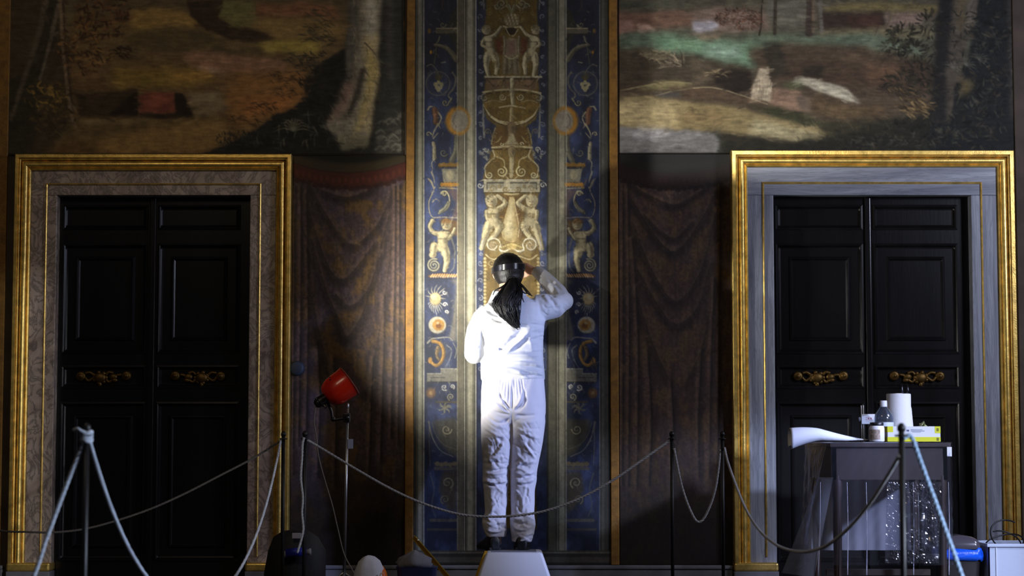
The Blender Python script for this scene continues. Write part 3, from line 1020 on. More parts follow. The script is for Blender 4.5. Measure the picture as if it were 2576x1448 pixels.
def paint_hang_left():
    sw = [([(776, 460), (820, 484), (872, 497), (924, 482), (950, 462)], 2.2),
          ([(780, 464), (820, 540), (876, 614), (924, 596), (960, 548), (992, 468)], 2.4),
          ([(764, 476), (792, 580), (828, 676), (862, 704), (900, 670), (944, 610)], 2.6),
          ([(784, 604), (816, 720), (848, 796), (868, 846)], 2.6),
          ([(980, 540), (948, 660), (916, 780), (886, 836), (872, 848)], 2.8),
          ([(960, 636), (924, 732), (880, 770), (846, 742)], 2.2),
          ([(990, 560), (975, 700), (950, 860), (925, 980)], 3.0),
          ([(775, 620), (790, 780), (820, 900), (850, 980)], 2.6)]
    vt = [([(757, 470), (758, 700), (752, 1120)], 3), ([(772, 480), (776, 800), (770, 1150)], 3.4), ([(996, 468), (994, 700), (984, 1100)], 3.2), ([(1006, 466), (1006, 700), (1002, 1120)], 3),
          ([(968, 740), (966, 900), (958, 1160)], 4), ([(800, 860), (806, 1000), (800, 1200)], 4.5), ([(840, 900), (846, 1040), (844, 1220)], 5), ([(940, 900), (934, 1040), (930, 1200)], 4.5), ([(742, 470), (740, 900), (738, 1200)], 3)]
    return paint_hanging(735, 1018, 21, sw, vt, ((62, 50, 50), (92, 70, 36), (72, 62, 74)), 392, (66, 28, 17))


def paint_hang_right():
    sw = [([(1580, 458), (1629, 490), (1696, 516), (1750, 490), (1790, 460)], 2),
          ([(1588, 500), (1644, 590), (1700, 634), (1763, 556), (1810, 466)], 2.6),
          ([(1592, 560), (1637, 675), (1700, 760), (1763, 683), (1802, 534)], 2.8),
          ([(1604, 680), (1652, 764), (1700, 818), (1756, 772), (1792, 650)], 2.8),
          ([(1600, 740), (1640, 860), (1680, 950)], 2.6), ([(1796, 720), (1770, 860), (1730, 960)], 2.6),
          ([(1620, 540), (1660, 580), (1700, 600), (1740, 560)], 1.8)]
    vt = [([(1567, 466), (1568, 800), (1566, 1220)], 3), ([(1580, 466), (1584, 800), (1582, 1220)], 3), ([(1592, 600), (1606, 850), (1604, 1230)], 4), ([(1812, 466), (1810, 800), (1806, 1230)], 3), ([(1798, 700), (1790, 900), (1786, 1200)], 3.6),
          ([(1630, 880), (1640, 1050), (1634, 1220)], 4.5), ([(1766, 880), (1758, 1050), (1760, 1200)], 4.5), ([(1690, 960), (1696, 1100), (1690, 1230)], 5)]
    return paint_hanging(1556, 1840, 33, sw, vt, ((60, 45, 40), (78, 60, 36), (64, 54, 50)), 394, (34, 17, 12), (26, 23, 15))


# ---- painted pilaster with candelabra ornament
IV = (208, 194, 152)
GR = (150, 143, 112)
OC = (120, 96, 42)
GO = (196, 140, 52)
BL = (72, 84, 124)


def putto(c, flip, head, hr, torso, tw, limbs, hair=(150, 136, 100), base=IV):
    f = (lambda p: (flip - p[0], p[1])) if flip else (lambda p: p)
    dk = tuple(v * .4 for v in base)
    (tx0, ty0), (tx1, ty1) = torso[0], torso[-1]
    body = [(tx0 - tw * .5, ty0 - tw * .22), (tx0 - tw * .3, ty0 - tw * .5), (tx0 + tw * .3, ty0 - tw * .5), (tx0 + tw * .5, ty0 - tw * .22), ((tx0 + tx1) / 2 + tw * .42, (ty0 + ty1) / 2), (tx1 + tw * .5, ty1 + tw * .1), (tx1 + tw * .3, ty1 + tw * .42), (tx1 - tw * .3, ty1 + tw * .42), (tx1 - tw * .5, ty1 + tw * .1), ((tx0 + tx1) / 2 - tw * .42, (ty0 + ty1) / 2)]
    body = [f(p) for p in body]
    cb = np.mean(body, axis=0)
    for pts, w0, w1 in limbs:
        c.stroke([f(p) for p in pts], w0 + 4, dk, .85, w1 + 3.2)
    c.poly([tuple(cb + (np.array(p) - cb) * 1.13) for p in body], dk, .85, 1, 0)
    sh_ = []
    for pts, w0, w1 in limbs:
        q = [f(p) for p in pts]
        c.stroke(q, w0, base, 1, w1)
        c.blob(q[1][0], q[1][1], (w0 + w1) * .29, (w0 + w1) * .27, base, 1, .3)
        if w0 > 14:
            c.blob(q[0][0] * .6 + q[1][0] * .4, q[0][1] * .6 + q[1][1] * .4, w0 * .56, w0 * .6, base, .9, .4)
        e = q[-1]
        c.blob(e[0] - w1 * .1, e[1] + w1 * .1, w1 * .62, w1 * .5, base, 1, .3)
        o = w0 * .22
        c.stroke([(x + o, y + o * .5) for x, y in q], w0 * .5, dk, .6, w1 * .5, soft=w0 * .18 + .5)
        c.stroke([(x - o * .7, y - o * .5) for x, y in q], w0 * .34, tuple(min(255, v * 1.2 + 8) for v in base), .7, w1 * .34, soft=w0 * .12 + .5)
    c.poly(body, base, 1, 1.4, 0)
    c.stroke([(body[3][0] * .8 + cb[0] * .2, body[3][1]), (body[4][0] * .8 + cb[0] * .2, body[4][1]), (body[5][0] * .8 + cb[0] * .2, body[5][1])], tw * .34, dk, .6, soft=tw * .16)
    c.stroke([(cb[0] - tw * .34, cb[1] + tw * .1), (cb[0], cb[1] + tw * .2), (cb[0] + tw * .34, cb[1] + tw * .08)], tw * .1, dk, .4, soft=tw * .07)
    hx_, hy_ = f((torso[0][0], torso[0][1] - tw * .12))
    for q in (-.24, .24):
        c.blob(hx_ + q * tw, hy_, tw * .26, tw * .2, tuple(min(255, v * 1.14) for v in base), .5, .8)
        c.blob(hx_ + q * tw, hy_ + tw * .27, tw * .24, tw * .08, tuple(v * .5 for v in base), .6, .9)
    bx_, by_ = f(torso[-1])
    c.blob(bx_ + tw * .28, by_ - tw * .1, tw * .2, tw * .5, tuple(v * .55 for v in base), .4, .9)
    c.blob(bx_ - tw * .06, by_ - tw * .16, tw * .28, tw * .24, tuple(min(255, v * 1.15) for v in base), .5, .9)
    c.blob(bx_, by_ + tw * .02, tw * .05, tw * .05, tuple(v * .5 for v in base), .6, .8)
    x, y = f(torso[-1])
    c.blob(x, y - 2, tw * .4, tw * .3, tuple(v * .9 for v in base), .5, .6)
    x, y = f(head)
    c.blob(x, y, hr + 1.4, hr * 1.08 + 1.4, tuple(v * .4 for v in base), .8, .2)
    c.blob(x, y, hr, hr * 1.08, base, 1, .15)
    c.blob(x + hr * .42, y + hr * .25, hr * .5, hr * .66, tuple(v * .5 for v in base), .6, .8)
    c.blob(x - hr * .3, y + hr * .3, hr * .36, hr * .3, tuple(min(255, v * 1.15) for v in base), .5, .9)
    c.blob(x, y - hr * .55, hr * .9, hr * .5, hair, .6, .5)
    for k in range(26):
        a = math.pi * (1 + c.rng.random())
        q = .55 + .5 * c.rng.random()
        c.blob(x + hr * .86 * q * math.cos(a), y - hr * .22 + hr * .84 * q * math.sin(a), hr * .2, hr * .16, np.array(hair) * (.66 + .55 * c.rng.random()), .6, .6)
    d = -1 if (flip is None) == (head[0] < 1287) else 1
    for ex in (-.42, .18):
        c.blob(x + d * hr * .1 + ex * hr, y + hr * .14, hr * .14, hr * .09, (78, 66, 52), .7, .6)
    c.stroke([(x + d * hr * .05 - hr * .1, y + hr * .15), (x + d * hr * .12 - hr * .1, y + hr * .42)], 1.2, (110, 92, 70), .6)
    c.stroke([(x - hr * .35, y + hr * .62), (x + hr * .12, y + hr * .64)], 1.4, (128, 78, 58), .7)


def side_panel(c, F):
    """ornament of the blue strip; F mirrors it for the other side"""
    f = (lambda p: (2575 - p[0], p[1])) if F else (lambda p: p)
    g = -1 if F else 1

    def S_(pts, wd, col, a=1.0, w1=None, **k):
        c.stroke([f(p) for p in pts], wd, col, a, w1, **k)

    def T(pts, w0, w1, col):
        c.tube([f(p) for p in pts], w0, w1, col)

    def B(x, y, rx, ry, col, a=1.0, soft=.25):
        c.blob(f((x, y))[0], y, rx, ry, col, a, soft)

    def SP(cx, cy, r, turns, a0, sg, wd, col, lead=()):
        c.spiral(f((cx, cy))[0], cy, r, turns, math.pi - a0 if F else a0, -sg if F else sg, wd, col, 1, [f(p) for p in lead])

    def RC(xa, ya, xb, yb, col, a=1.0):
        xa, xb = (2575 - xb, 2575 - xa) if F else (xa, xb)
        c.rect(xa, ya, xb, yb, col, a)
    # half candelabrum standing behind the inner moulding: darker body at the inner edge
    c.poly([f(p) for p in [(1151, 20), (1140, 24), (1128, 60), (1130, 84), (1144, 120), (1150, 200)]], (66, 62, 44), .8, 2, 3)
    S_([(1118, -20), (1112, 16), (1120, 30)], 5, (90, 70, 60), .8, 2)
    SP(1114, 62, 8, 1.1, 0, 1, 2.4, GR)
    RC(1096, 70, 1151, 86, (112, 106, 86))
    RC(1096, 70, 1151, 72.5, IV, .8)
    RC(1092, 84, 1151, 87, (46, 46, 42), .8)
    B(1080, 78, 4, 6, (150, 118, 56))
    S_([(1106, 92), (1102, 104), (1094, 112)], 4, GR, .9, 2)
    T([(1094, 113), (1112, 116), (1130, 126), (1148, 150)], 6, 13, (120, 114, 92))
    S_([(1098, 116), (1095, 140), (1092, 160)], 2.4, (110, 110, 70), .8)
    B(1084, 131, 3, 5, GO)
    S_([(1074, 166), (1086, 162), (1100, 178), (1106, 194)], 3, GR, .8, 1.5)
    S_([(1110, 158), (1120, 156)], 2.4, IV, .8)
    c.ring(f((1102, 210))[0], 210, 30, 3.4, (126, 122, 110), .8)
    c.ring(f((1102, 210))[0], 210, 25, 1.6, (96, 96, 96), .6)
    for k, an in enumerate(np.linspace(-2.6, -.5, 6)):
        S_([(1103, 206), (1103 + 9 * math.cos(an), 200 + 12 * math.sin(an)), (1103 + 12 * math.cos(an), 200 + 24 * math.sin(an))], 4.5, (92, 84, 52), .9, 1, leaf=True)
    for dx, dy in ((-8, 4), (0, 0), (8, 4), (-4, 12), (5, 12), (0, 18)):
        B(1103 + dx, 208 + dy, 5, 5.5, (196, 184, 136), .9, .35)
    S_([(1138, 182), (1146, 196), (1142, 220), (1128, 238), (1134, 250)], 4.5, (132, 124, 104), .9, 3)
    SP(1120, 258, 9, 1.2, 0, 1, 3, GR, [(1136, 248)])
    B(1152, 304, 31, 36, GO)
    B(1156, 304, 23, 28, (170, 160, 140))
    S_([(1146, 288), (1140, 304), (1148, 320)], 1.6, (96, 92, 88), .8)
    # mask on a ribbon
    S_([(1076, 276), (1082, 268), (1092, 270), (1092, 280)], 4, IV, .9, 3)
    T([(1093, 276), (1096, 292), (1096, 308)], 13, 12, (136, 96, 70))
    S_([(1102, 282), (1110, 296), (1104, 314), (1108, 322)], 4, IV, .9, 2)
    S_([(1102, 312), (1092, 330), (1088, 344)], 4.5, IV, .9, 2)
    SP(1078, 338, 7, 1, 0, -1, 2.2, IV)
    S_([(1090, 348), (1102, 334)], 3, IV, .9, 1.5)
    T([(1090, 360), (1092, 376), (1092, 398)], 8, 9, (176, 166, 136))
    S_([(1092, 400), (1086, 410), (1088, 424), (1086, 436)], 2.4, IV, .9, 1.4)
    SP(1116, 384, 10, 1.2, .4, 1, 2.6, (116, 116, 100))
    T([(1148, 346), (1146, 380), (1136, 404)], 10, 14, (110, 108, 92))
    for k in range(6):
        B(1108 + 8 * k, 416 - 2 * (k % 2), 6, 6, (150, 112, 48), .95)
    S_([(1104, 420), (1150, 420)], 3, (60, 48, 26), .8)
    c.poly([f(p) for p in [(1110, 424), (1151, 424), (1151, 458), (1116, 458)]], (140, 136, 118), 1, 1, 1)
    B(1132, 440, 9, 12, IV, .7, .6)
    for k in range(6):
        B(1112 + 7.5 * k, 464, 5, 5.5, GO, .95)
    S_([(1106, 472), (1150, 474)], 4, (176, 168, 140), .9)
    c.poly([f(p) for p in [(1122, 476), (1151, 476), (1151, 546), (1138, 546), (1146, 510)]], (120, 92, 80), .7, 3, 4)
    # leafy S scroll
    S_([(1076, 448), (1084, 456), (1090, 470), (1092, 482)], 7, IV, .9, 2, leaf=True)
    S_([(1084, 430), (1090, 444), (1094, 462)], 6, (180, 172, 146), .9, 2, leaf=True)
    S_([(1094, 470), (1086, 490), (1079, 508), (1080, 530), (1086, 544), (1094, 548)], 2.6, IV, .95, 1.8)
    S_([(1088, 508), (1096, 500), (1106, 506)], 3, IV, .9, 1)
    SP(1117, 487, 8, 1.3, math.pi, 1, 3.4, IV, [(1104, 536), (1122, 526), (1131, 508), (1128, 490), (1120, 480)])
    T([(1108, 532), (1120, 522), (1128, 508)], 9, 5, (140, 138, 116))
    S_([(1092, 547), (1120, 546), (1151, 548)], 3.4, (176, 162, 150), .95)
    # putto with a snail's tail
    c.poly([f(p) for p in [(1104, 552), (1150, 552), (1150, 592), (1132, 590)]], (128, 92, 46), .85, 3, 3)
    putto(c, 2575 if F else None, (1123, 564), 13, [(1114, 596), (1112, 620)], 27,
          [([(1126, 588), (1108, 588), (1090, 584), (1081, 570), (1088, 554)], 12, 8),
           ([(1119, 626), (1124, 652), (1119, 680)], 20, 8),
           ([(1092, 618), (1089, 640)], 18, 13), ([(1128, 600), (1140, 584), (1144, 574)], 8, 6)], (150, 110, 60))
    SP(1092, 667, 17, 2.4, -1.2, -1, 4.6, (150, 146, 124))
    S_([(1136, 600), (1144, 630), (1142, 670), (1132, 684)], 5, (130, 126, 112), .7, 3)
    # gold braid
    S_([(1080, 694), (1110, 690), (1150, 694)], 6, (120, 84, 46), .9)
    for k in range(11):
        S_([(1084 + 6 * k, 696), (1089 + 6 * k, 689)], 4.4, (232, 186, 128), .95, 2.4)
    S_([(1078, 704), (1110, 700), (1150, 704)], 3, (40, 44, 56), .7)
    # sun-headed crab
    c.poly([f(p) for p in [(1130, 706), (1146, 712), (1140, 790), (1128, 850), (1151, 860), (1151, 700)]], (150, 142, 120), .85, 4, 5)
    S_([(1130, 706), (1141, 730), (1138, 790), (1128, 838)], 5, (56, 66, 96), .6, 6, soft=2)
    for k, an in enumerate(np.linspace(-3.0, .1, 8)):
        S_([(1095, 748), (1095 + 18 * math.cos(an), 748 + 20 * math.sin(an)), (1095 + 27 * math.cos(an + .25), 748 + 32 * math.sin(an))], 4, (196, 186, 160), .9, 1)
    for k, an in enumerate(np.linspace(.4, 2.8, 9)):
        S_([(1095, 755), (1095 + 17 * math.cos(an), 755 + 22 * math.sin(an)), (1095 + 20 * math.cos(an - .2), 755 + 34 * math.sin(an))], 4, (206, 200, 182), .85, 1)
    B(1095, 752, 15, 16, (86, 76, 56), .7, .3)
    B(1095, 751, 14, 15, (206, 184, 134), 1, .25)
    B(1091, 747, 7, 7, (238, 224, 184), .7, .9)
    SP(1118, 735, 6, 1.1, 0, 1, 2.4, (214, 210, 200))
    SP(1119, 766, 6, 1.2, 0, -1, 2.6, (220, 214, 204))
    SP(1123, 784, 5, 1.2, 1, -1, 2.4, (220, 214, 204))
    S_([(1098, 788), (1099, 800)], 1.4, (220, 214, 204), .8)
    # roundel
    B(1101, 818, 24, 23, (86, 84, 92), .8, .15)
    B(1100, 817, 22, 21, (206, 200, 176), 1, .12)
    B(1103, 817, 15, 14, (196, 146, 70), 1, .2)
    B(1104, 819, 7, 7, (140, 88, 40), .9, .4)
    B(1101, 812, 4, 3.4, (240, 224, 176), .8, .6)
    # dolphin
    S_([(1076, 862), (1086, 852), (1100, 850), (1128, 848), (1138, 856)], 5, (196, 190, 170), .9, 2)
    c.poly([f(p) for p in [(1096, 864), (1130, 860), (1136, 890), (1120, 922), (1098, 900)]], (84, 92, 112), .8, 4, 4)
    T([(1088, 858), (1104, 862), (1114, 876), (1115, 896), (1106, 914), (1094, 918), (1081, 906)], 8, 7, (206, 156, 80))
    T([(1102, 874), (1098, 892), (1104, 904)], 9, 6, (150, 124, 84))
    B(1082, 906, 5, 8, (196, 146, 72))
    S_([(1124, 868), (1136, 880), (1130, 906), (1118, 926)], 3, (206, 200, 176), .7, 1.5)
    S_([(1140, 862), (1148, 880), (1144, 900)], 2.4, (206, 196, 160), .7)
    # stepped ledge
    RC(1108, 926, 1151, 938, (150, 146, 130))
    RC(1074, 938, 1151, 960, (138, 134, 118))
    RC(1074, 938, 1110, 940, (210, 204, 180), .9)
    RC(1108, 926, 1151, 928, (210, 204, 180), .9)
    RC(1082, 948, 1120, 950.5, (84, 82, 74), .8)
    RC(1074, 959, 1151, 962, (50, 50, 48), .9)
    # lower candelabrum
    SP(1118, 974, 8, 1.3, 1, 1, 3.2, (206, 200, 186))
    SP(1138, 972, 6, 1.3, 1, -1, 3, (206, 200, 186))
    B(1084, 988, 12, 13, (150, 108, 66), .9, .5)
    B(1084, 988, 5, 5, (196, 166, 110), .8, .6)
    for k in range(7):
        an = -.6 + 1.1 * k
        S_([(1118, 1026), (1118 + 12 * math.cos(an), 1026 + 12 * math.sin(an)), (1118 + 20 * math.cos(an + .4), 1026 + 18 * math.sin(an + .4))], 6, (178, 170, 132), .85, 1.5, leaf=True)
    RC(1096, 1008, 1150, 1013, (112, 96, 60), .8)
    SP(1134, 998, 9, 1.4, 2, 1, 3, (150, 144, 120))
    c.poly([f(p) for p in [(1090, 1056), (1151, 1052), (1151, 1150), (1128, 1140), (1106, 1110)]], (104, 96, 66), .75, 4, 6)
    S_([(1078, 1060), (1088, 1100), (1108, 1132), (1140, 1148)], 3.4, (170, 164, 140), .8, 2)
    S_([(1086, 1062), (1098, 1096), (1120, 1120), (1150, 1130)], 2.4, (130, 126, 104), .7, 2)
    SP(1124, 1080, 13, 1.5, 0, 1, 3.4, (166, 156, 122))
    S_([(1080, 1060), (1080, 1120), (1082, 1170)], 3, (150, 146, 130), .6, 2)
    for k in range(5):
        B(1100 + 11 * k, 1166 + 2 * (k % 2), 7, 6, (150, 132, 86), .85, .4)
    RC(1092, 1174, 1151, 1182, (120, 112, 92), .8)
    c.poly([f(p) for p in [(1112, 1184), (1151, 1184), (1151, 1290), (1128, 1280), (1104, 1230)]], (96, 84, 56), .8, 4, 6)
    SP(1126, 1214, 15, 1.5, 1, -1, 3.4, (156, 146, 116))
    SP(1120, 1256, 12, 1.5, 2, 1, 3, (136, 130, 104))
    S_([(1082, 1190), (1092, 1230), (1086, 1270), (1096, 1300)], 3, (130, 128, 110), .7, 2)
    RC(1080, 1304, 1151, 1312, (116, 110, 92), .8)
    RC(1074, 1328, 1151, 1334, (96, 92, 78), .8)


def paint_pilaster():
    c = Canvas(1038, -140, 1538, 1450, .8, 5)
    c.tx = c.fbm(10, 10)
    c.im[:] = (128, 124, 104)
    bl = np.array(BL, float)
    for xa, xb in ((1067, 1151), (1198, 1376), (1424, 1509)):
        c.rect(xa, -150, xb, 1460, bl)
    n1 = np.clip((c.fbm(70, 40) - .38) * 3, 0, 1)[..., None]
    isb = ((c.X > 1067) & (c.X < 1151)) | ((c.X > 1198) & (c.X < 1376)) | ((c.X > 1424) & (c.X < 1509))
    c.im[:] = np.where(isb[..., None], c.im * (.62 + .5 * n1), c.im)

    top_dim = np.clip((380 - c.Y + 120 * (c.fbm(90, 50) - .5)) / 260, 0, 1)[..., None] * .62  # dim warm light near the top put into the blue as grey
    c.im[:] = np.where(isb[..., None], c.im * (1 - top_dim) + np.array((44, 44, 50)) * top_dim, c.im)

    def bar(xs):
        for xa, xb, col in xs:
            c.rect(xa, -150, xb, 1460, col)
    bar([(1040, 1047, (74, 72, 62)), (1047, 1052, (112, 110, 94)), (1052, 1060, (178, 174, 150)), (1060, 1063, (140, 138, 118)), (1063, 1065, (88, 88, 80)), (1065, 1067.4, (222, 218, 196)), (1067.4, 1070, (48, 58, 92)),
         (1151, 1166, (124, 118, 98)), (1166, 1168, (92, 90, 80)), (1168, 1170, (216, 210, 186)), (1170, 1173, (66, 64, 54)), (1173, 1177, (140, 136, 116)), (1177, 1189, (190, 184, 158)), (1189, 1194, (138, 134, 112)), (1194, 1196, (84, 84, 78)), (1196, 1198.4, (226, 222, 204)), (1198.4, 1202, (44, 54, 86)),
         (1375, 1380, (60, 60, 54)), (1380, 1398, (112, 110, 92)), (1398, 1401, (70, 68, 58)), (1401, 1403, (176, 170, 148)), (1403, 1407, (104, 102, 86)), (1407, 1420, (168, 164, 140)), (1420, 1423, (112, 110, 96)), (1423, 1425, (186, 182, 164)),
         (1508, 1510, (170, 168, 154)), (1510, 1513, (60, 60, 58)), (1513, 1520, (110, 108, 96)), (1520, 1530, (88, 86, 76)), (1530, 1538, (52, 50, 44))])
    # ochre ground of the centre
    gp = [(1222, -140), (1222, 40), (1216, 100), (1222, 190), (1214, 262), (1226, 300), (1250, 316), (1236, 368), (1238, 376), (1216, 440), (1218, 486), (1232, 560), (1222, 600), (1216, 640), (1216, 760), (1230, 800), (1230, 1000), (1224, 1330)]
    c.poly(gp + [(2574 - x, y) for x, y in gp[::-1]], OC, .96, 1.5, 3)
    c.im[:] = np.where((isb & (c.X > 1200) & (c.X < 1374))[..., None], c.im * (1 + .35 * (c.fbm(20, 20) - .5))[..., None], c.im)
    # garlands on the blue beside the candelabrum
    for k in range(26):
        y = 640 + k * 22 if k < 14 else 8 + (k - 14) * 34
        for sx in (1209, 2574 - 1209):
            c.spiral(sx, y, 5 + 2 * (k % 2), 1.1, k, 1 if k % 2 else -1, 2, (178, 180, 190), .75)
    for k in range(16):
        c.blob(1220, 650 + 9 * k, 3.6, 3.6, (206, 190, 140), .9, .5)
        c.blob(2574 - 1220, 650 + 9 * k, 3.6, 3.6, (206, 190, 140), .9, .5)
    for xx in (1216, 1358):
        c.stroke([(xx, 262), (xx, 300), (xx + (2 if xx < 1287 else -2), 345)], 4, (160, 158, 140), .8, 5)
        c.stroke([(xx, 0), (xx + (2 if xx < 1287 else -2), 24)], 5, (160, 158, 140), .8, 2)

    def both(fn):
        fn(lambda p: p, 1)
        fn(lambda p: (2574 - p[0], p[1]), -1)
    # plume
    both(lambda f, s: [c.spiral(f((1262, 10))[0], 10, 12, 1.3, math.pi / 2, s, 4, GR, 1, [f((1287, 34)), f((1280, 12))]), c.spiral(f((1250, 4))[0], 16, 8, 1.2, 0, s, 3.4, GR), c.stroke([f((1284, 30)), f((1276, 8)), f((1270, -16))], 6, (130, 128, 80), .9, 2)])
    # domed crown
    c.blob(1287, 52, 22, 18, (70, 60, 36), .9, .1)
    c.blob(1287, 51, 20, 17, (150, 136, 100), 1, .1)
    for r in range(4):
        for k in range(8 - r):
            c.blob(1272 + 4.3 * k + 2 * r, 60 - 7.5 * r, 2.8, 2.8, IV if (k + r) % 2 else (120, 104, 70), .8, .4)
    c.stroke([(1266, 66), (1287, 70), (1308, 66)], 4.5, IV, .9)
    c.blob(1286, 78, 15, 9, (46, 34, 20), .95, .3)
    c.stroke([(1272, 70), (1280, 86), (1292, 90), (1304, 72)], 2.4, IV, .9)
    # shield figure
    c.poly([(1268, 96), (1304, 96), (1306, 140), (1287, 146), (1264, 140)], (158, 138, 108), 1, 2, 2)
    c.poly([(1276, 104), (1296, 104), (1296, 136), (1278, 136)], (140, 108, 92), .7, 3, 2)
    c.poly([(1266, 142), (1306, 142), (1310, 188), (1262, 188)], (132, 118, 88), 1, 2, 2)
    for k in range(6):
        c.stroke([(1270 + 6 * k, 148), (1268 + 7 * k, 186)], 2.4, (84, 72, 48) if k % 2 else (178, 164, 130), .7)
    c.stroke([(1270, 140), (1287, 148), (1303, 139)], 3, IV, .9)
    both(lambda f, s: c.tube([f((1268, 92)), f((1270, 110)), f((1268, 136))], 6, 5, (156, 144, 112)))
    both(lambda f, s: c.poly([f(p) for p in [(1246, 100), (1262, 92), (1266, 140), (1252, 136)]], (112, 60, 36), .8, 3, 2))
    for fl in (None, 2570):
        putto(c, fl, (1223, 75), 11, [(1228, 102), (1235, 130)], 21,
              [([(1222, 96), (1244, 88), (1260, 68)], 10, 6), ([(1226, 138), (1223, 164), (1229, 192)], 17, 7), ([(1243, 138), (1250, 162), (1248, 184)], 17, 7), ([(1218, 98), (1212, 112), (1224, 120)], 8, 6)])
    # platform and frieze
    c.rect(1218, 191, 1364, 196, (196, 186, 154))
    c.rect(1222, 196, 1354, 200, (66, 56, 34))
    c.poly([(1222, 200), (1352, 200), (1350, 226), (1224, 226)], (128, 104, 74), 1, 1, 1)
    both(lambda f, s: [c.stroke([f((1228, 202)), f((1246, 218)), f((1270, 202))], 3, (84, 66, 44), .9), c.blob(f((1247, 206))[0], 206, 12, 6, (150, 118, 92), .7, .6)])
    c.tube([(1287, 200), (1287, 224)], 9, 7, IV)
    c.stroke([(1214, 232), (1250, 227), (1287, 225), (1324, 227), (1360, 234)], 4.4, IV, .95)
    c.stroke([(1214, 237), (1287, 230), (1360, 239)], 2.4, (60, 50, 32), .8)
    # volutes over the bowl
    both(lambda f, s: [c.spiral(f((1264, 244))[0], 244, 9, 1.5, 0 if s > 0 else math.pi, s, 3.2, (170, 156, 116), 1), c.stroke([f((1222, 258)), f((1240, 252)), f((1262, 256))], 2.6, (170, 156, 116), .8), c.spiral(f((1220, 244))[0], 246, 11, 1.1, -1.5, -s, 3, (150, 144, 124))])
    c.tube([(1287, 228), (1290, 262)], 12, 9, (170, 158, 120))
    c.stroke([(1256, 270), (1287, 266), (1320, 272)], 4, IV, .9)
    c.tube([(1287, 274), (1286, 306)], 9, 11, (166, 150, 104))
    c.poly([(1216, 264), (1226, 288), (1250, 308), (1287, 316), (1324, 308), (1348, 288), (1358, 264), (1340, 290), (1320, 302), (1287, 308), (1254, 302), (1234, 288)], IV, .95, 1, 1)
    c.stroke([(1217, 270), (1232, 296), (1258, 312), (1287, 318), (1316, 312), (1342, 296), (1357, 270)], 3, (74, 64, 42), .8)
    c.stroke([(1225, 262), (1240, 288), (1262, 302)], 2.4, (100, 84, 48), .7)
    # bell foot
    c.poly([(1250, 318), (1324, 318), (1338, 366), (1236, 366)], (104, 78, 36), .95, 2, 2)
    c.tube([(1287, 318), (1287, 344)], 22, 16, (128, 108, 74))
    c.poly([(1282, 336), (1292, 336), (1298, 354), (1308, 364), (1266, 364), (1276, 354)], (176, 164, 128), .95, 1.5, 1)
    both(lambda f, s: [c.stroke([f((1246, 322)), f((1240, 342)), f((1236, 362))], 3, (170, 150, 96), .9), c.stroke([f((1262, 342)), f((1252, 356)), f((1242, 358))], 5, (180, 164, 120), .85, 1, leaf=True), c.spiral(f((1262, 362))[0], 362, 5, 1, 0, s, 2.4, IV)])
    c.stroke([(1238, 371), (1287, 368), (1338, 371)], 5, IV, .95)
    c.stroke([(1238, 375), (1338, 375)], 2.4, (66, 50, 24), .9)
    # scrolled knop
    c.tube([(1287, 378), (1287, 396)], 20, 14, (150, 132, 92))
    c.tube([(1287, 400), (1286, 444)], 12, 9, (190, 174, 124))
    for k in range(5):
        c.blob(1287 + 2 * (k % 2), 404 + 9 * k, 4, 4.5, IV, .8, .5)
    both(lambda f, s: [
        c.stroke([f((1240, 378)), f((1244, 394)), f((1232, 406)), f((1220, 420)), f((1222, 440))], 4, IV, .95, 3),
        c.spiral(f((1231, 440))[0], 440, 9, 1.5, math.pi if s > 0 else 0, -s, 3.4, (206, 192, 150), 1),
        c.stroke([f((1250, 394)), f((1266, 402)), f((1270, 418))], 4.4, (206, 190, 140), .9, 2),
        c.spiral(f((1262, 432))[0], 432, 14, 1.7, -1.2 if s > 0 else math.pi + 1.2, s, 3.6, (206, 190, 140), 1),
        c.stroke([f((1236, 414)), f((1250, 404)), f((1262, 412))], 3, (170, 130, 70), .8, 1, leaf=True),
        c.spiral(f((1222, 376))[0], 376, 7, 1.2, 0, s, 2.6, (190, 190, 180), 1),
        c.leaves(f((1222, 388))[0], 388, 8, 10, 12, 9, 3, [(190, 190, 170), (150, 150, 140)], None, 1.0),
        c.stroke([f((1280, 450)), f((1270, 440)), f((1276, 430))], 3, IV, .8, 1)])
    # tablet
    c.rect(1216, 450, 1360, 485, (70, 64, 48))
    c.rect(1217, 451, 1358, 483, (188, 180, 152))
    c.rect(1217, 451, 1358, 453.5, (226, 218, 192))
    c.rect(1224, 458, 1351, 477, (78, 74, 62))
    c.rect(1226, 461, 1349, 476, (166, 160, 136))
    c.rect(1226, 474.5, 1349, 476.5, (214, 206, 180))
    c.rect(1268, 451, 1283, 483, (196, 186, 156))
    for k in range(4):
        c.blob(1276, 456 + 8 * k, 5, 4, (226, 214, 178), .8, .5)
    both(lambda f, s: [c.spiral(f((1208, 466))[0], 466, 8, 1.2, 0, s, 2.8, (196, 194, 184), 1), c.stroke([f((1216, 452)), f((1206, 456))], 3, IV, .8, 1)])
    # baluster
    c.poly([(1258, 490), (1316, 490), (1330, 540), (1330, 590), (1320, 612), (1254, 612), (1244, 590), (1246, 540)], (104, 78, 36), .75, 5, 3)
    c.stroke([(1270, 487), (1287, 489), (1304, 487)], 5, (206, 190, 140), .95)
    c.poly([(1281, 494), (1293, 494), (1297, 520), (1306, 550), (1314, 575), (1311, 596), (1298, 612), (1276, 612), (1263, 596), (1260, 575), (1268, 550), (1277, 520)], (186, 166, 116), 1, 1.2, 1)
    c.poly([(1295, 500), (1302, 530), (1314, 570), (1312, 596), (1298, 611), (1304, 580), (1298, 545)], (112, 84, 50), .8, 2.5, 1)
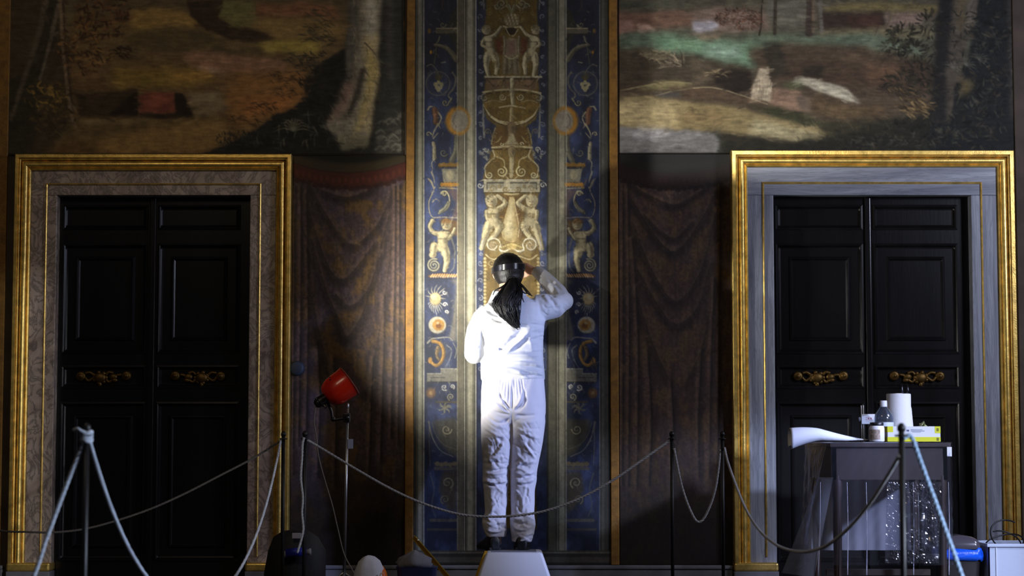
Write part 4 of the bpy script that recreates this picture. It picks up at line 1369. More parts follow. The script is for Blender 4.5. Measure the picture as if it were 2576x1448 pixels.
    c.poly([(1284, 500), (1288, 500), (1289, 540), (1288, 596), (1270, 596), (1266, 574), (1278, 540)], (232, 220, 178), .75, 4, 1)
    c.stroke([(1293, 500), (1299, 536), (1306, 570), (1304, 596)], 2.4, (226, 208, 160), .8)
    c.stroke([(1266, 604), (1287, 612), (1308, 604)], 4, (130, 100, 56), .8)
    for fl in (None, 2574):
        putto(c, fl, (1236, 505), 15, [(1240, 534), (1243, 556)], 27,
              [([(1252, 526), (1271, 510), (1252, 492)], 12, 8), ([(1230, 564), (1221, 590), (1211, 624)], 22, 9), ([(1250, 562), (1257, 570), (1244, 592), (1232, 604)], 20, 9), ([(1224, 532), (1227, 550), (1244, 553)], 10, 8)], (190, 178, 140))
    # great volutes
    both(lambda f, s: [
        c.poly([f(p) for p in [(1222, 612), (1258, 596), (1287, 614), (1287, 640), (1240, 646)]], (150, 130, 80), .8, 3, 2),
        c.spiral(f((1240, 616))[0], 616, 20, 1.8, .6 if s > 0 else math.pi - .6, -s, 4.6, (222, 210, 176), 1, [f((1287, 622)), f((1270, 632))]),
        c.blob(f((1238, 618))[0], 618, 9, 9, (176, 160, 130), .8, .7),
        c.stroke([f((1222, 640)), f((1240, 652)), f((1262, 646)), f((1287, 638))], 4, IV, .9, 3),
        c.stroke([f((1216, 604)), f((1212, 622)), f((1208, 640))], 3, (176, 180, 190), .8, 1)])
    c.stroke([(1262, 622), (1287, 614), (1312, 622)], 5, (226, 206, 140), .95)
    c.blob(1287, 622, 12, 7, (206, 180, 110), .8, .5)
    for k in range(40):
        y = 660 + 640 * c.rng.random()
        x = 1232 + 110 * c.rng.random()
        c.spiral(x, y, 6 + 7 * c.rng.random(), 1.3, 6 * c.rng.random(), 1 if k % 2 else -1, 2.6, (190, 168, 116), .7)
    side_panel(c, False)
    side_panel(c, True)
    bar([(1149.5, 1151.5, (190, 182, 154)), (1423.5, 1425.5, (186, 182, 164))])
    for k in range(44):
        y = 6 + 630 * c.rng.random()
        x = 1226 + 48 * c.rng.random()
        sg = 1 if k % 2 else -1
        r_ = 4 + 5 * c.rng.random()
        a0 = 6.28 * c.rng.random()
        for xx, sq in ((x, sg), (2574 - x, -sg)):
            c.spiral(xx, y, r_, 1.2, a0 if xx < 1287 else math.pi - a0, sq, 2, (176, 150, 92), .5)
    for k in range(60):
        y = 6 + 1260 * c.rng.random()
        x = 1074 + 70 * c.rng.random()
        a0 = 6.28 * c.rng.random()
        for xx, m_ in ((x, 1), (2575 - x, -1)):
            c.stroke([(xx, y), (xx + m_ * 5 * math.cos(a0), y + 6 * math.sin(a0)), (xx + m_ * 11 * math.cos(a0 + .5), y + 12 * math.sin(a0 + .5))], 3.4, (166, 158, 128), .5, 1, leaf=True)
    c.dabs(1500, 8, 2.6, .5, 26, 3, .5, (1200, -20, 1375, 720))
    for q in ((1070, 1149), (1426, 1506)):
        c.dabs(900, 8, 2.6, .6, 24, 3, .5, (q[0], -20, q[1], 1320))
    # foot mouldings of the painted shaft
    for y0, col in ((1384, (96, 92, 78)), (1388, (150, 146, 128)), (1391, (70, 68, 60)), (1400, (104, 100, 88)), (1414, (60, 58, 52))):
        c.rect(1040, y0, 1536, 1460, col)
    c.im *= (1 + .22 * (c.fbm(50, 6) - .5) + .28 * (c.fbm(14, 14) - .5) + .2 * (c.fbm(4, 3) - .5))[..., None]
    return c

# ------------------------------------------------------------------ the setting
FLOOR_Z = 0.0
M_dark = mat('dark_plaster', (70, 58, 48), .8, noise=.35, nscale=6, bump=.3)
M_floor = mat('floor_tiles', (60, 52, 46), .4, noise=.3, nscale=3)
M_base = mat('plinth_stone', (112, 112, 116), .5, noise=.3, nscale=9, bump=.2)
gold_bright = dict(rough=.34, metal=.72, noise=.3, nscale=26, bump=.2, bscale=120)
M_gold = mat('gilding', (228, 192, 104), **gold_bright)
M_strip = mat('ochre_gilding', (132, 94, 36), .55, .25, noise=.3, nscale=30, bump=.3, bscale=160)
M_black = mat('black_lacquered_wood', (22, 21, 22), .24, spec=.4, noise=.3, nscale=8, bump=.08, bscale=60, stretch=(1, 1, .15))
M_brass = mat('old_brass', (104, 80, 40), .5, .85, noise=.3, nscale=40)
M_marbl = marble('pink_veined_marble', (196, 178, 162), (148, 128, 114), (52, 50, 54), (1, 1, .8), .65, 4.5)
M_marbr = marble('grey_striped_marble', (160, 164, 174), (112, 116, 128), (76, 80, 92), (6, 1, .3), .45, 2.6)
M_marbrh = marble('grey_striped_marble_lintel', (160, 164, 174), (112, 116, 128), (76, 80, 92), (.35, 1, 6), .45, 2.6)


def struct(name, mb, m, parent=None, smooth=False, loc=None):
    o = mb.build(name, m, parent, loc, smooth)
    if parent is None:
        o['kind'] = 'structure'
    return o


DOORS = [(141, 628, 493, 432, 392, .148, .088, M_marbl, M_marbl, 466), (1947, 2445, 493, 423, 383, .150, .092, M_marbr, M_marbrh, 463)]
DR = []
for (a, b, t, mt, gt, mw, gw, m1, m2, ft) in DOORS:
    DR.append(dict(x0=P(a, 900).x, x1=P(b, 900).x, z=P(CX, t).z, zm=P(CX, mt).z, zg=P(CX, gt).z, zf=P(CX, ft).z, mw=mw, gw=gw, m1=m1, m2=m2))

mb = MB()
XW0, XW1, ZW = -4.6, 4.6, 3.4
mb.box(XW0, DR[0]['x0'] - .02, 0, .3, 0, ZW)
mb.box(DR[0]['x1'] + .02, DR[1]['x0'] - .02, 0, .3, 0, ZW)
mb.box(DR[1]['x1'] + .02, XW1, 0, .3, 0, ZW)
for d in DR:
    mb.box(d['x0'] - .02, d['x1'] + .02, 0, .3, d['z'] + .02, ZW)
struct('wall_back', mb, M_dark)
struct('floor', MB().box(-6, 6, -12.5, .3, -.1, FLOOR_Z), M_floor)


def sweep_u(prof, x0, x1, zt, zb, top_scale=1.0):
    """prof = [(outward offset, projection)] carried round the two jambs and the head with mitres"""
    m = MB()
    rows = []
    for o, d in prof:
        rows.append([(x0 - o, -d, zb), (x0 - o, -d, zt + o * top_scale), (x1 + o, -d, zt + o * top_scale), (x1 + o, -d, zb)])
    m.grid(rows)
    n = len(rows)
    b0 = 0
    m.f.append(tuple(i * 4 for i in range(n)))
    m.f.append(tuple(i * 4 + 3 for i in range(n)))
    return m


def leaf_panels(m, a, b, z0, z1, d, steps):
    """nested mouldings of one sunk panel; steps = (inset, depth behind the rails)"""
    prev = None
    for k, (ins, dp) in enumerate(steps):
        q = [(a + ins, -d + dp, z0 + ins), (b - ins, -d + dp, z0 + ins), (b - ins, -d + dp, z1 - ins), (a + ins, -d + dp, z1 - ins)]
        i0 = len(m.v)
        m.v += q
        if prev is not None:
            for j in range(4):
                m.f.append((prev + j, prev + (j + 1) % 4, i0 + (j + 1) % 4, i0 + j))
        prev = i0
    m.f.append((prev, prev + 1, prev + 2, prev + 3))


ST1 = [(0, 0), (0, -.004), (.010, -.008), (.016, -.002), (.022, .010), (.030, .014)]
ST2 = ST1 + [(.075, .014), (.080, .008), (.088, .004), (.094, .012), (.10, .016)]


def handle(xc, zc, d, parent, flip):
    g = MB()
    s = -1 if flip else 1
    sc = .0021

    def X(u):
        return xc + s * u * sc
    for u, v, r in ((-62, 2, 13), (62, 3, 13)):
        g.lathe([(.001, .030), (r * .4 * sc, .030), (r * .5 * sc, .020), (r * .72 * sc, .022), (r * sc, .014), (r * 1.02 * sc, 0)], 18, Matrix.Translation((X(u), -d, zc + v * sc)) @ Matrix.Rotation(math.pi / 2, 4, 'X'))
    g.ell((X(-10), -d - .012, zc - 2 * sc), 17 * sc, .016, 14 * sc, 14, 8)
    for k in range(7):
        an = k * 2 * math.pi / 7
        g.ell((X(-10 + 17 * math.cos(an)), -d - .008, zc + (-2 + 14 * math.sin(an)) * sc), 6 * sc, .010, 6 * sc, 8, 6)
    g.ell((X(-10), -d - .008, zc - 20 * sc), 6 * sc, .010, 8 * sc, 8, 6)
    g.ell((X(26), -d - .010, zc), 12 * sc, .012, 9 * sc, 12, 8)
    g.ell((X(30), -d - .010, zc - 9 * sc), 9 * sc, .010, 6 * sc, 10, 6)
    for pts in ([(-52, 0), (-42, -10), (-30, -4), (-22, 4)], [(6, -6), (14, -14), (24, -8), (36, 4), (50, 6)], [(6, 6), (14, 13), (26, 10)], [(-50, 10), (-38, 12), (-28, 6)]):
        g.tube([(X(u), -d - .008, zc + v * sc) for u, v in spline(pts, 12)], [2.6 * sc * 1.6] * 12, 8)
    return g.build('handle', M_brass, parent)


def door(idx, name, label):
    D = DR[idx]
    x0, x1, zt = D['x0'], D['x1'], D['z']
    zb = .115
    r = empty(name, ((x0 + x1) / 2, 0, 0))
    tag(r, label, 'door', kind='structure')
    fd = .045
    mo = D['mw']
    zm = D['zm']
    ts = (zm - zt) / mo
    # marble casing
    for s, xa, xb in ((0, x0 - mo, x0), (1, x1, x1 + mo)):
        MB().box(xa, xb, -fd, .12, zb, zt, .004).build('marble_jamb', D['m1'], r, smooth=False)
    MB().box(x0 - mo, x1 + mo, -fd, .12, zt, zm, .003).build('marble_lintel', D['m2'], r, smooth=False)
    fo = .058
    zf = (D['zf'] - zt) / fo
    sweep_u([(fo - .005, fd - .001), (fo - .004, fd + .006), (fo, fd + .009), (fo + .005, fd + .006), (fo + .006, fd - .001)], x0, x1, zt, zb + .05, zf).build('gilt_fillet', M_gold, r, smooth=False)
    gw = D['gw']
    tg = (D['zg'] - zm) / gw
    prof = [(0, fd - .002), (.000, fd + .012), (.006, fd + .016), (.012, fd + .012), (.014, fd + .010)]
    for k in range(17):
        a = math.pi * (k / 16)
        prof.append((.015 + .019 - .019 * math.cos(a), fd + .008 + .024 * math.sin(a)))
    prof += [(.054, fd + .012), (.056, fd + .020)]
    for k in range(9):
        a = math.pi * (k / 8)
        prof.append((.056 + .005 - .005 * math.cos(a), fd + .024 + .007 * math.sin(a)))
    prof += [(.0665, fd + .034), (.068, fd + .040), (gw - .004, fd + .040), (gw, fd + .036), (gw, -.0)]
    g = MB()
    rows = []
    for o, d in prof:
        rows.append([(x0 - mo - o, -d, zb), (x0 - mo - o, -d, zm + o * tg), (x1 + mo + o, -d, zm + o * tg), (x1 + mo + o, -d, zb)])
    g.grid(rows)
    g.build('gilt_moulding', M_gold, r, smooth=True, sharp=28)
    for xa, xb in ((x0 - mo - gw - .004, x0 + .004), (x1 - .004, x1 + mo + gw + .004)):
        MB().box(xa, xb, -fd - .05, .1, 0, zb - .03, .004).build('plinth_block', M_base, r, smooth=False)
        MB().box(xa, xb, -fd - .047, .1, zb - .03, zb + .018, .012).build('gilt_foot', M_gold, r, smooth=False)
    # two leaves
    dl = -.035
    xm = (x0 + x1) / 2 - .012
    zs = [P(CX, v, dl).z for v in (515, 578, 612, 890, 918, 977, 1010, 1412)]
    for k, (xa, xb) in enumerate(((x0 + .002, xm - .002), (xm + .002, x1 - .002))):
        g = MB()
        th = .05
        pa, pb = (xa + .018, xb - .028) if k == 0 else (xa + .024, xb - .060)
        zl, zh = .02, zt - .004
        g.box(xa, pa, -dl, -dl + th, zl, zh)
        g.box(pb, xb, -dl, -dl + th, zl, zh)
        hh = [(zl, zs[7]), (zs[6], zs[5]), (zs[4], zs[3]), (zs[2], zs[1]), (zs[0], zh)]
        for za, zz in hh:
            g.box(pa, pb, -dl, -dl + th, za, zz)
        leaf_panels(g, pa, pb, zs[1], zs[0], dl, ST1)
        leaf_panels(g, pa, pb, zs[3], zs[2], dl, ST2)
        leaf_panels(g, pa, pb, zs[5], zs[4], dl, ST1)
        leaf_panels(g, pa, pb, zs[7], zs[6], dl, ST2)
        if k == 1:
            g.box(xa - .022, xa + .012, -dl - .016, -dl, zl, zh, .006)
        lf = g.build('door_leaf', M_black, r, smooth=False)
        handle((pa + pb) / 2, (zs[4] + zs[5]) / 2, dl - .012, lf, k == 1)
    return r


door(0, 'door_1', 'black double door in veined pinkish marble and gilt surround, deep in shadow')
door(1, 'door_2', 'black panelled double door in grey striped marble and bright gilt surround, behind the covered table')

# stone plinth between the doors, gilt strips
zb = P(CX, 1420).z
for k, (xa, xb) in enumerate(((XW0, DR[0]['x0'] - .27), (DR[0]['x1'] + .245, DR[1]['x0'] - .25), (DR[1]['x1'] + .25, XW1))):
    g = MB().box(xa, xb, -.05, 0, 0, zb - .02, .006)
    g.box(xa, xb, -.06, 0, zb - .022, zb, .007)
    struct('baseboard_' + ('left', 'back', 'right')[k], g, M_base, loc=((xa + xb) / 2, 0, 0))
for k, (pa, pb) in enumerate(((1020, 1041), (1535, 1556), (-30, 11), (2562, 2640))):
    xa, xb = P(pa, 900).x, P(pb, 900).x
    g = MB().box(xa, xb, -.016, 0, zb, ZW, .005)
    struct('trim_%d' % (k + 1), g, M_strip if k < 3 else M_dark, loc=((xa + xb) / 2, 0, zb))

# frescoes
GA_L, GA_R, GA_H, GA_HR, GA_P = (4.5,4.1,3.2), (1.6,1.5,1.35), (1.25,1.2,1.15), (1.1,1.08,1.1), (.42,)*3
f = fresco('landscape_fresco', paint_left(), 12, -130, 1018, 392, 2.2, GA_L, crack=.16, rough=.6, spec=.12)
tag(f, 'dim wall fresco of a wooded landscape above the left door, pale trunk at right', 'fresco')
f = fresco('landscape_fresco', paint_right(), 1557, -130, 2560, 388, 2.2, GA_R, crack=.16, rough=.6, spec=.12)
tag(f, 'wall fresco of teal meadow and small waterfall above the right door, partly lit', 'fresco')
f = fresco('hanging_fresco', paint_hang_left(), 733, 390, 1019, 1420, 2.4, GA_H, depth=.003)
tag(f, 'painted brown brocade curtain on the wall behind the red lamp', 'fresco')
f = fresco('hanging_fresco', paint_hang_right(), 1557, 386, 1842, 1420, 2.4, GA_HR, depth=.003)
tag(f, 'painted dark brown curtain on the wall left of the grey marble door', 'fresco')
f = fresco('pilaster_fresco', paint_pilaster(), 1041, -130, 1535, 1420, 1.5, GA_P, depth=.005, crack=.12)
tag(f, 'tall blue painted pilaster with pale candelabra ornament in front of the standing person', 'fresco')

# round cap on the painted curtain
c = P(747, 926, .003)
g = MB().lathe([(.001, .022), (.03, .022), (.038, .018), (.042, .008), (.043, 0)], 32, Matrix.Translation(c) @ Matrix.Rotation(math.pi / 2, 4, 'X'))
o = g.build('wall_cap', mat('blue_grey_metal', (46, 54, 66), .6), None, c)
tag(o, 'small round blue-grey cap on the wall beside the left door frame', 'cap')

# ------------------------------------------------------------------ rope barrier
M_post = mat('dark_iron', (20, 18, 18), .45, .2)
M_rope = mat('pale_cord', (176, 178, 184), .7, noise=.25, nscale=200, bump=.6, bscale=500)
M_rope2 = mat('blue_white_cord', (186, 192, 204), .7, noise=.2, nscale=200, bump=.6, bscale=500)
POST_H = .856


def make_post(name, x, y, lean=0.0):
    r = empty(name, (x, y, 0))
    MB().lathe([(.0, 0), (.115, 0), (.118, .004), (.116, .012), (.06, .018), (.014, .024), (.011, .03)], 36, Matrix.Translation((x, y, 0))).build('base', M_post, r, sharp=40)
    MB().tube([(x, y, .02), (x, y, POST_H - .02)], .0085, 14).build('pole', M_post, r)
    MB().lathe([(.0085, POST_H - .022), (.012, POST_H - .020), (.012, POST_H - .008), (.006, POST_H), (.001, POST_H + .002)], 16, Matrix.Translation((x, y, 0))).build('cap', M_post, r)
    g = MB()
    g.tube([(x + .016 * math.cos(t), y + .016 * math.sin(t), POST_H - .034) for t in np.linspace(0, 2 * math.pi, 17)], .0035, 6, cap=False)
    g.build('rope_ring', M_post, r)
    return r


DF, DN = 2.0, 5.8
posts = {}
proto = None
for key, px, d, lb in (('A', 713, DF, 'dark thin barrier post holding the white cord, beside the left door frame'),
                       ('B', 767, DF, 'dark barrier post with a cord end hanging down, just left of the red lamp stand'),
                       ('C', 1690, DF, 'dark barrier post in front of the right painted curtain, left one of two there'),
                       ('D', 1817, DF, 'dark barrier post right beside the bright gilt door frame'),
                       ('L', 217, DN, 'blurred near barrier post in front of the shadowed left door'),
                       ('R', 2268, DN, 'blurred black near barrier post in front of the plastic covered table')):
    d = d + (.27 if key == 'B' else 0)
    c = P(px, 1115, d)
    if proto is None:
        proto = make_post('rope_stanchion', c.x, c.y)
        o = proto
    else:
        o = copy_tree(proto)
        o.location = (c.x, c.y, 0)
    tag(o, lb, 'barrier post', 'rope barrier posts')
    posts[key] = c


def rope_pts(p0, p1, ctrl, n=48):
    """cord in the vertical plane from p0 to p1 following the sag seen at ctrl = [(px, py)]"""
    out = []
    cx_ = [q[0] for q in ctrl]
    cs = spline(ctrl, 200)
    o = np.argsort(cs[:, 0])
    xs, ys = cs[o, 0], cs[o, 1]
    for i in range(n):
        t = i / (n - 1)
        x, y = p0[0] + (p1[0] - p0[0]) * t, p0[1] + (p1[1] - p0[1]) * t
        px = to_px(x, y, .6)[0]
        for _ in range(2):
            py = np.interp(px, xs, ys)
            z = P(px, py, -y).z
            px = to_px(x, y, z)[0]
        out.append((x, y, max(z, .012)))
    return out


def cord(name, pts, r, m, label, group='barrier ropes'):
    """twisted cord: three strands wound together"""
    n = len(pts) * 5
    p = spline(pts, n)
    g = MB()
    T = np.gradient(p, axis=0)
    T /= np.linalg.norm(T, axis=1)[:, None] + 1e-9
    ref = np.array([0.0, 1.0, 0.02])
    N = np.cross(T, ref)
    nn = np.linalg.norm(N, axis=1)[:, None]
    N = np.where(nn > 1e-3, N / (nn + 1e-9), np.array([1.0, 0, 0]))
    B_ = np.cross(T, N)
    s = np.concatenate([[0], np.cumsum(np.linalg.norm(np.diff(p, axis=0), axis=1))])
    for k in range(3):
        an = s / .05 * 2 * math.pi + k * 2 * math.pi / 3
        q = p + (N * np.cos(an)[:, None] + B_ * np.sin(an)[:, None]) * r * .48
        g.tube([tuple(v) for v in q], r * .6, 6)
    o = g.build(name, m, None, tuple(p[0]))
    tag(o, label, 'rope', group)
    return o


ZT = .815


def top(key, dx=0.0, z=ZT):
    c = posts[key]
    return (c.x + dx, c.y - .005, z)


RG = None
cord('barrier_rope', rope_pts(top('A', -.012), (P(-300, 1115, DF).x, -DF, .6), [(706, 1108), (640, 1150), (560, 1192), (450, 1248), (350, 1290), (230, 1326), (140, 1338), (60, 1337), (0, 1334), (-140, 1310), (-320, 1240)]), .0052, mat('dim_cord', (84, 80, 76), .8, noise=.3, nscale=200), 'thin dim cord sagging across the left door to the left edge')
# white cord from the post by the door towards the near post
pA, pL = top('A', -.012), top('L', .008)
pts = []
for t in np.linspace(0, 1, 60):
    x, y = pA[0] + (pL[0] - pA[0]) * t, pA[1] + (pL[1] - pA[1]) * t
    u = 2 * t - 1
    z = pA[2] - .60 * (1 - (math.cosh(1.9 * u) - 1) / (math.cosh(1.9) - 1))
    pts.append((x, y, z))
cord('barrier_rope', pts, .0062, M_rope2, 'bright white cord dipping between the near left post and the left door frame')
c = posts['L']
lp = [(c.x, c.y - .006, ZT)]
for px, py in ((205, 1128), (165, 1225), (120, 1345), (85, 1448), (20, 1590), (-40, 1640)):
    q = P(px, py, DN)
    lp.append((q.x, q.y - .0, max(q.z, .01)))
cord('barrier_rope', spline(lp, 30), .0062, M_rope2, 'near blurred pale blue cord running down left from the near left post')
# knot and loose end on the near left post
kn = MB()
for k in range(3):
    zz = ZT + .004 + .010 * (k - 1)
    kn.tube([(c.x + .014 * math.cos(t), c.y + .014 * math.sin(t), zz + .004 * math.sin(2 * t + k)) for t in np.linspace(0, 2 * math.pi, 17)], .006, 8, cap=False)
kn.tube([tuple(v) for v in spline([(c.x + .012, c.y - .01, ZT + .01), (c.x - .012, c.y - .016, ZT + .02), (c.x - .022, c.y - .014, ZT + .026), (c.x - .034, c.y - .012, ZT + .022)], 14)], .0045, 8)
tag(kn.build('rope_knot', M_rope2, None, (c.x, c.y, ZT)), 'pale blue rope knot with a loose end on the near left post', 'knot')
# hanging tail on post B
lp = [P(765, 1100, DF + .29)] + [P(px, py, DF + .29) for px, py in ((761, 1118), (760, 1150), (757, 1200), (762, 1250), (760, 1290), (763, 1330), (757, 1360), (748, 1390))]
cord('rope_end', [tuple(v) for v in lp], .0055, M_rope, 'loose pale cord end hanging beside the post left of the lamp stand')
cord('barrier_rope', rope_pts(top('B', .01), top('C', -.01), [(770, 1104), (830, 1140), (900, 1182), (970, 1222), (1040, 1256), (1110, 1281), (1170, 1295), (1240, 1299), (1310, 1295), (1380, 1282), (1460, 1252), (1540, 1208), (1610, 1160), (1686, 1106)]), .0058, M_rope, 'long pale cord sagging across the feet of the standing person')
cord('barrier_rope', rope_pts(top('C', .01), top('D', -.01), [(1692, 1108), (1700, 1150), (1712, 1210), (1728, 1262), (1745, 1300), (1757, 1312), (1770, 1304), (1786, 1272), (1798, 1235), (1806, 1190), (1812, 1130), (1814, 1100)]), .0055, M_rope, 'short cord in a deep loop between the two posts by the right curtain')
cord('barrier_rope', rope_pts(top('D', .01), top('R', -.008), [(1818, 1100), (1828, 1150), (1846, 1205), (1874, 1275), (1908, 1330), (1950, 1368), (1990, 1384), (2035, 1386), (2085, 1368), (2140, 1322), (2190, 1262), (2235, 1192), (2262, 1145), (2270, 1128)]), .0062, M_rope, 'grey cord sagging in front of the covered table towards the near right post')
c = posts['R']
lp = [(c.x + .004, c.y - .006, ZT)]
for px, py in ((2292, 1098), (2312, 1150), (2345, 1240), (2385, 1350), (2420, 1448), (2470, 1590), (2520, 1640)):
    q = P(px, py, DN)
    lp.append((q.x, q.y, max(q.z, .01)))
cord('barrier_rope', spline(lp, 30), .0062, mat('steel_blue_cord', (120, 144, 172), .7, noise=.2, nscale=200), 'near blurred steel blue cord running down right from the near right post')

# ------------------------------------------------------------------ red lamp on its stand
LD = 1.04
M_steel = mat('steel_tube', (176, 178, 182), .3, .9)
M_blackp = mat('black_plastic', (20, 20, 22), .4)
pt, pbm = P(874, 1026, LD), P(866, 1448, LD)
bx = P(865, 1500, LD).x
r = empty('work_lamp', (bx, -LD, 0))
tag(r, 'red shaded work lamp clamped on a thin steel stand, left of the standing person', 'lamp')
k = MB().tube([(bx, -LD, .02), tuple(pt)], .0078, 14)
k.lathe([(.0085, 0), (.0095, .004), (.0095, .02), (.004, .026)], 12, Matrix.Translation(tuple(pt)))
k.build('pole', M_steel, r)
for a in (0.6, 2.5, 4.7):
    MB().tube([(bx, -LD, .14), (bx + .2 * math.cos(a), -LD + .2 * math.sin(a), .008)], .006, 8).build('leg', M_steel, r)
cl = P(874, 1050, LD)
g = MB().box(cl.x - .022, cl.x + .014, cl.y - .018, cl.y + .018, cl.z - .024, cl.z + .024, .005)
g.lathe([(.004, 0), (.011, .003), (.011, .018), (.006, .022)], 12, Matrix.Translation((cl.x, cl.y - .018, cl.z)) @ Matrix.Rotation(math.pi / 2, 4, 'X'))
g.build('clamp', M_blackp, r, smooth=False)
a1, a2 = P(838, 1054, LD), P(833, 1032, LD)
so = P(822, 1008, LD)
g = MB().tube([tuple(v) for v in spline([tuple(cl), tuple(P(855, 1053, LD)), tuple(a1), tuple(a2), tuple(so)], 20)], .0075, 10)
g.ell(tuple(a1), .013, .013, .013, 12, 8)
g.build('arm', M_blackp, r)
# shade: opening edge seen side-on, dome towards lower left
rim_c = P(878, 958, LD)
ax = (P(934, 917, LD) - P(878, 958, LD)).normalized()
ax = (ax + Vector((0, .16, 0))).normalized()
MX = Matrix.Translation(rim_c) @ ax.to_track_quat('Z', 'Y').to_matrix().to_4x4()
px_ = .88 / PXM(LD)
prof = [(13, -82), (24, -80), (32, -74), (38, -64), (42, -52), (43.5, -36), (44, -18), (45, -4), (46, 0)]
prof_in = [(44.6, 0), (43.6, -4), (42.6, -18), (42, -36), (40.5, -52), (36.5, -63), (30.5, -72.5), (23, -78), (12, -80)]
M_red = mat('red_enamel', (222, 42, 12), .28, coat=.5)
sh = MB().lathe([(a * px_, b * px_) for a, b in prof + prof_in], 40, MX, cap=False).build('lamp_shade', M_red, r, sharp=50)
MB().lathe([(44.4 * px_, 1.5 * px_), (46.6 * px_, 2 * px_), (47.2 * px_, 0), (46.4 * px_, -2 * px_), (44.6 * px_, -1 * px_)], 40, MX, cap=False).build('rim', mat('rim_glint', (150, 70, 56), .25), sh)  # rim coloured paler than the shade to give its thin glint
g = MB()
for k in range(5):
    an = math.pi / 2 + (k - 2) * .32
    g.ell(MX @ Vector((40 * px_ * math.cos(an), 42 * px_ * math.sin(an), (-44 + 4 * (k % 2)) * px_)), .006, .006, .006, 8, 6)
g.build('vent', M_blackp, sh)
MB().lathe([(12 * px_, -78 * px_), (15 * px_, -84 * px_), (16 * px_, -104 * px_), (13 * px_, -106 * px_), (13 * px_, -112 * px_), (9 * px_, -118 * px_), (3 * px_, -119 * px_)], 20, MX).build('socket', M_blackp, r, sharp=40)
bp = MX @ Vector((0, 0, -34 * px_))
MB().ell(bp, .024, .024, .028, 16, 10).build('bulb', mat('frosted_bulb', (240, 236, 225), .5), r)
g = MB()
q = MX @ Vector((0, 0, -100 * px_))
g.box(q.x - .028, q.x + .02, q.y - .02, q.y + .02, q.z - .018, q.z + .018, .006)
g.tube([tuple(q), (q.x + .03, q.y - .012, q.z - .03)], .008, 8)
g.build('spring_clip', M_blackp, r, smooth=False)
cc = P(881, 1116, LD + .01)
MB().box(cc.x - .014, cc.x + .015, cc.y - .004, cc.y, cc.z - .025, cc.z + .025, .002).build('paper_tag', mat('grey_tag', (150, 158, 180), .7), r, smooth=False)
lp = [P(px, py, LD + .06) for px, py in ((789, 1022), (790, 1060), (796, 1100), (802, 1150), (818, 1210), (836, 1270), (850, 1330), (866, 1394), (890, 1440), (915, 1500), (950, 1508))]
lp = [(v.x, v.y, max(v.z, .008)) for v in lp]
lp[0] = (q.x - .022, q.y, q.z - .012)
MB().tube([tuple(v) for v in spline(lp, 60)], .0032, 8).build('power_cord', mat('grey_flex', (120, 112, 104), .6), r)

# ------------------------------------------------------------------ step stool
SD = .58
SZ = P(1288, 1389, SD + .2).z
r = empty('step_stool', (P(1290, 1448, SD).x, -SD, 0))
tag(r, 'white step stool under the feet of the standing person', 'stool')
M_white = mat('white_plastic', (214, 214, 218), .5)
M_yel = mat('yellow_rubber', (196, 150, 20), .55)
yf, yb_ = -SD - .20, -SD + .14
tl, tr = P(1222, 1389, SD + .2), P(1364, 1389, SD + .2)
slope = 20 / 58.0
kx = SZ * slope
rings = []
for z, e in ((.0, 0), (SZ * .5, 0), (SZ - .012, 0), (SZ - .003, .004), (SZ, .012)):
    dx = (SZ - z) * slope
    x0, x1, y0, y1 = tl.x - dx + e, tr.x + dx - e, yf - (SZ - z) * .12 + e, yb_ + (SZ - z) * .12 - e
    rr = .018
    ring = []
    for (cx_, cy_, a0) in ((x1 - rr, y0 + rr, -90), (x1 - rr, y1 - rr, 0), (x0 + rr, y1 - rr, 90), (x0 + rr, y0 + rr, 180)):
        for k in range(5):
            a = R(a0 + 22.5 * k)
            ring.append((cx_ + rr * math.cos(a), cy_ + rr * math.sin(a), z))
    rings.append(ring)
MB().loft(rings).build('step_body', M_white, r, sharp=35)
g = MB()
g.loft([[(tl.x - d_ - .012, yy, zz), (tl.x - d_ + .003, yy, zz), (tl.x - d_ + .003, yy2, zz), (tl.x - d_ - .012, yy2, zz)] for zz, d_, yy, yy2 in ((0, kx, yf + .01, yb_), (SZ * .5, kx * .5, yf + .01, yb_), (SZ - .01, .0, yf + .01, yb_), (SZ - .002, -.004, yf + .012, yb_))])
g.build('edge_strip', M_yel, r, smooth=False)
MB().box(tl.x + .03, tr.x - .03, yf + .03, yb_ - .03, SZ, SZ + .0015).build('tread', mat('grey_tread', (120, 120, 126), .8, bump=.5, bscale=300), r, smooth=False)

# ------------------------------------------------------------------ covered work table
TD = 1.62
TZ = P(2240, 1111, TD).z
x0, x1 = P(2090, 1200, TD).x, P(2390, 1200, TD).x
y0, y1 = -TD, -TD + .74
M_wood = mat('dark_brown_wood', (46, 32, 24), .5, noise=.3, nscale=10, stretch=(1, 1, .2))
r = empty('work_table', ((x0 + x1) / 2, (y0 + y1) / 2, 0))
tag(r, 'small dark wooden table standing under clear plastic before the right door', 'table')
MB().box(x0 - .006, x1 + .006, y0 - .006, y1 + .006, TZ - .026, TZ - .004, .004).build('tabletop', M_wood, r, smooth=False)
ap = P(2240, 1206, TD).z
g = MB().box(x0 + .01, x1 - .01, y0 + .01, y0 + .03, ap, TZ - .026)
g.box(x0 + .01, x1 - .01, y1 - .03, y1 - .01, ap, TZ - .026).box(x0 + .01, x0 + .03, y0 + .01, y1 - .01, ap, TZ - .026).box(x1 - .03, x1 - .01, y0 + .01, y1 - .01, ap, TZ - .026)
g.build('apron', M_wood, r, smooth=False)
for lx in (x0 + .035, x1 - .035):
    for ly in (y0 + .035, y1 - .035):
        MB().lathe([(.026, ap + .02), (.026, ap - .06), (.020, ap - .10), (.022, ap - .2), (.019, .12), (.016, .0)], 14, Matrix.Translation((lx, ly, 0))).build('leg', M_wood, r, sharp=50)
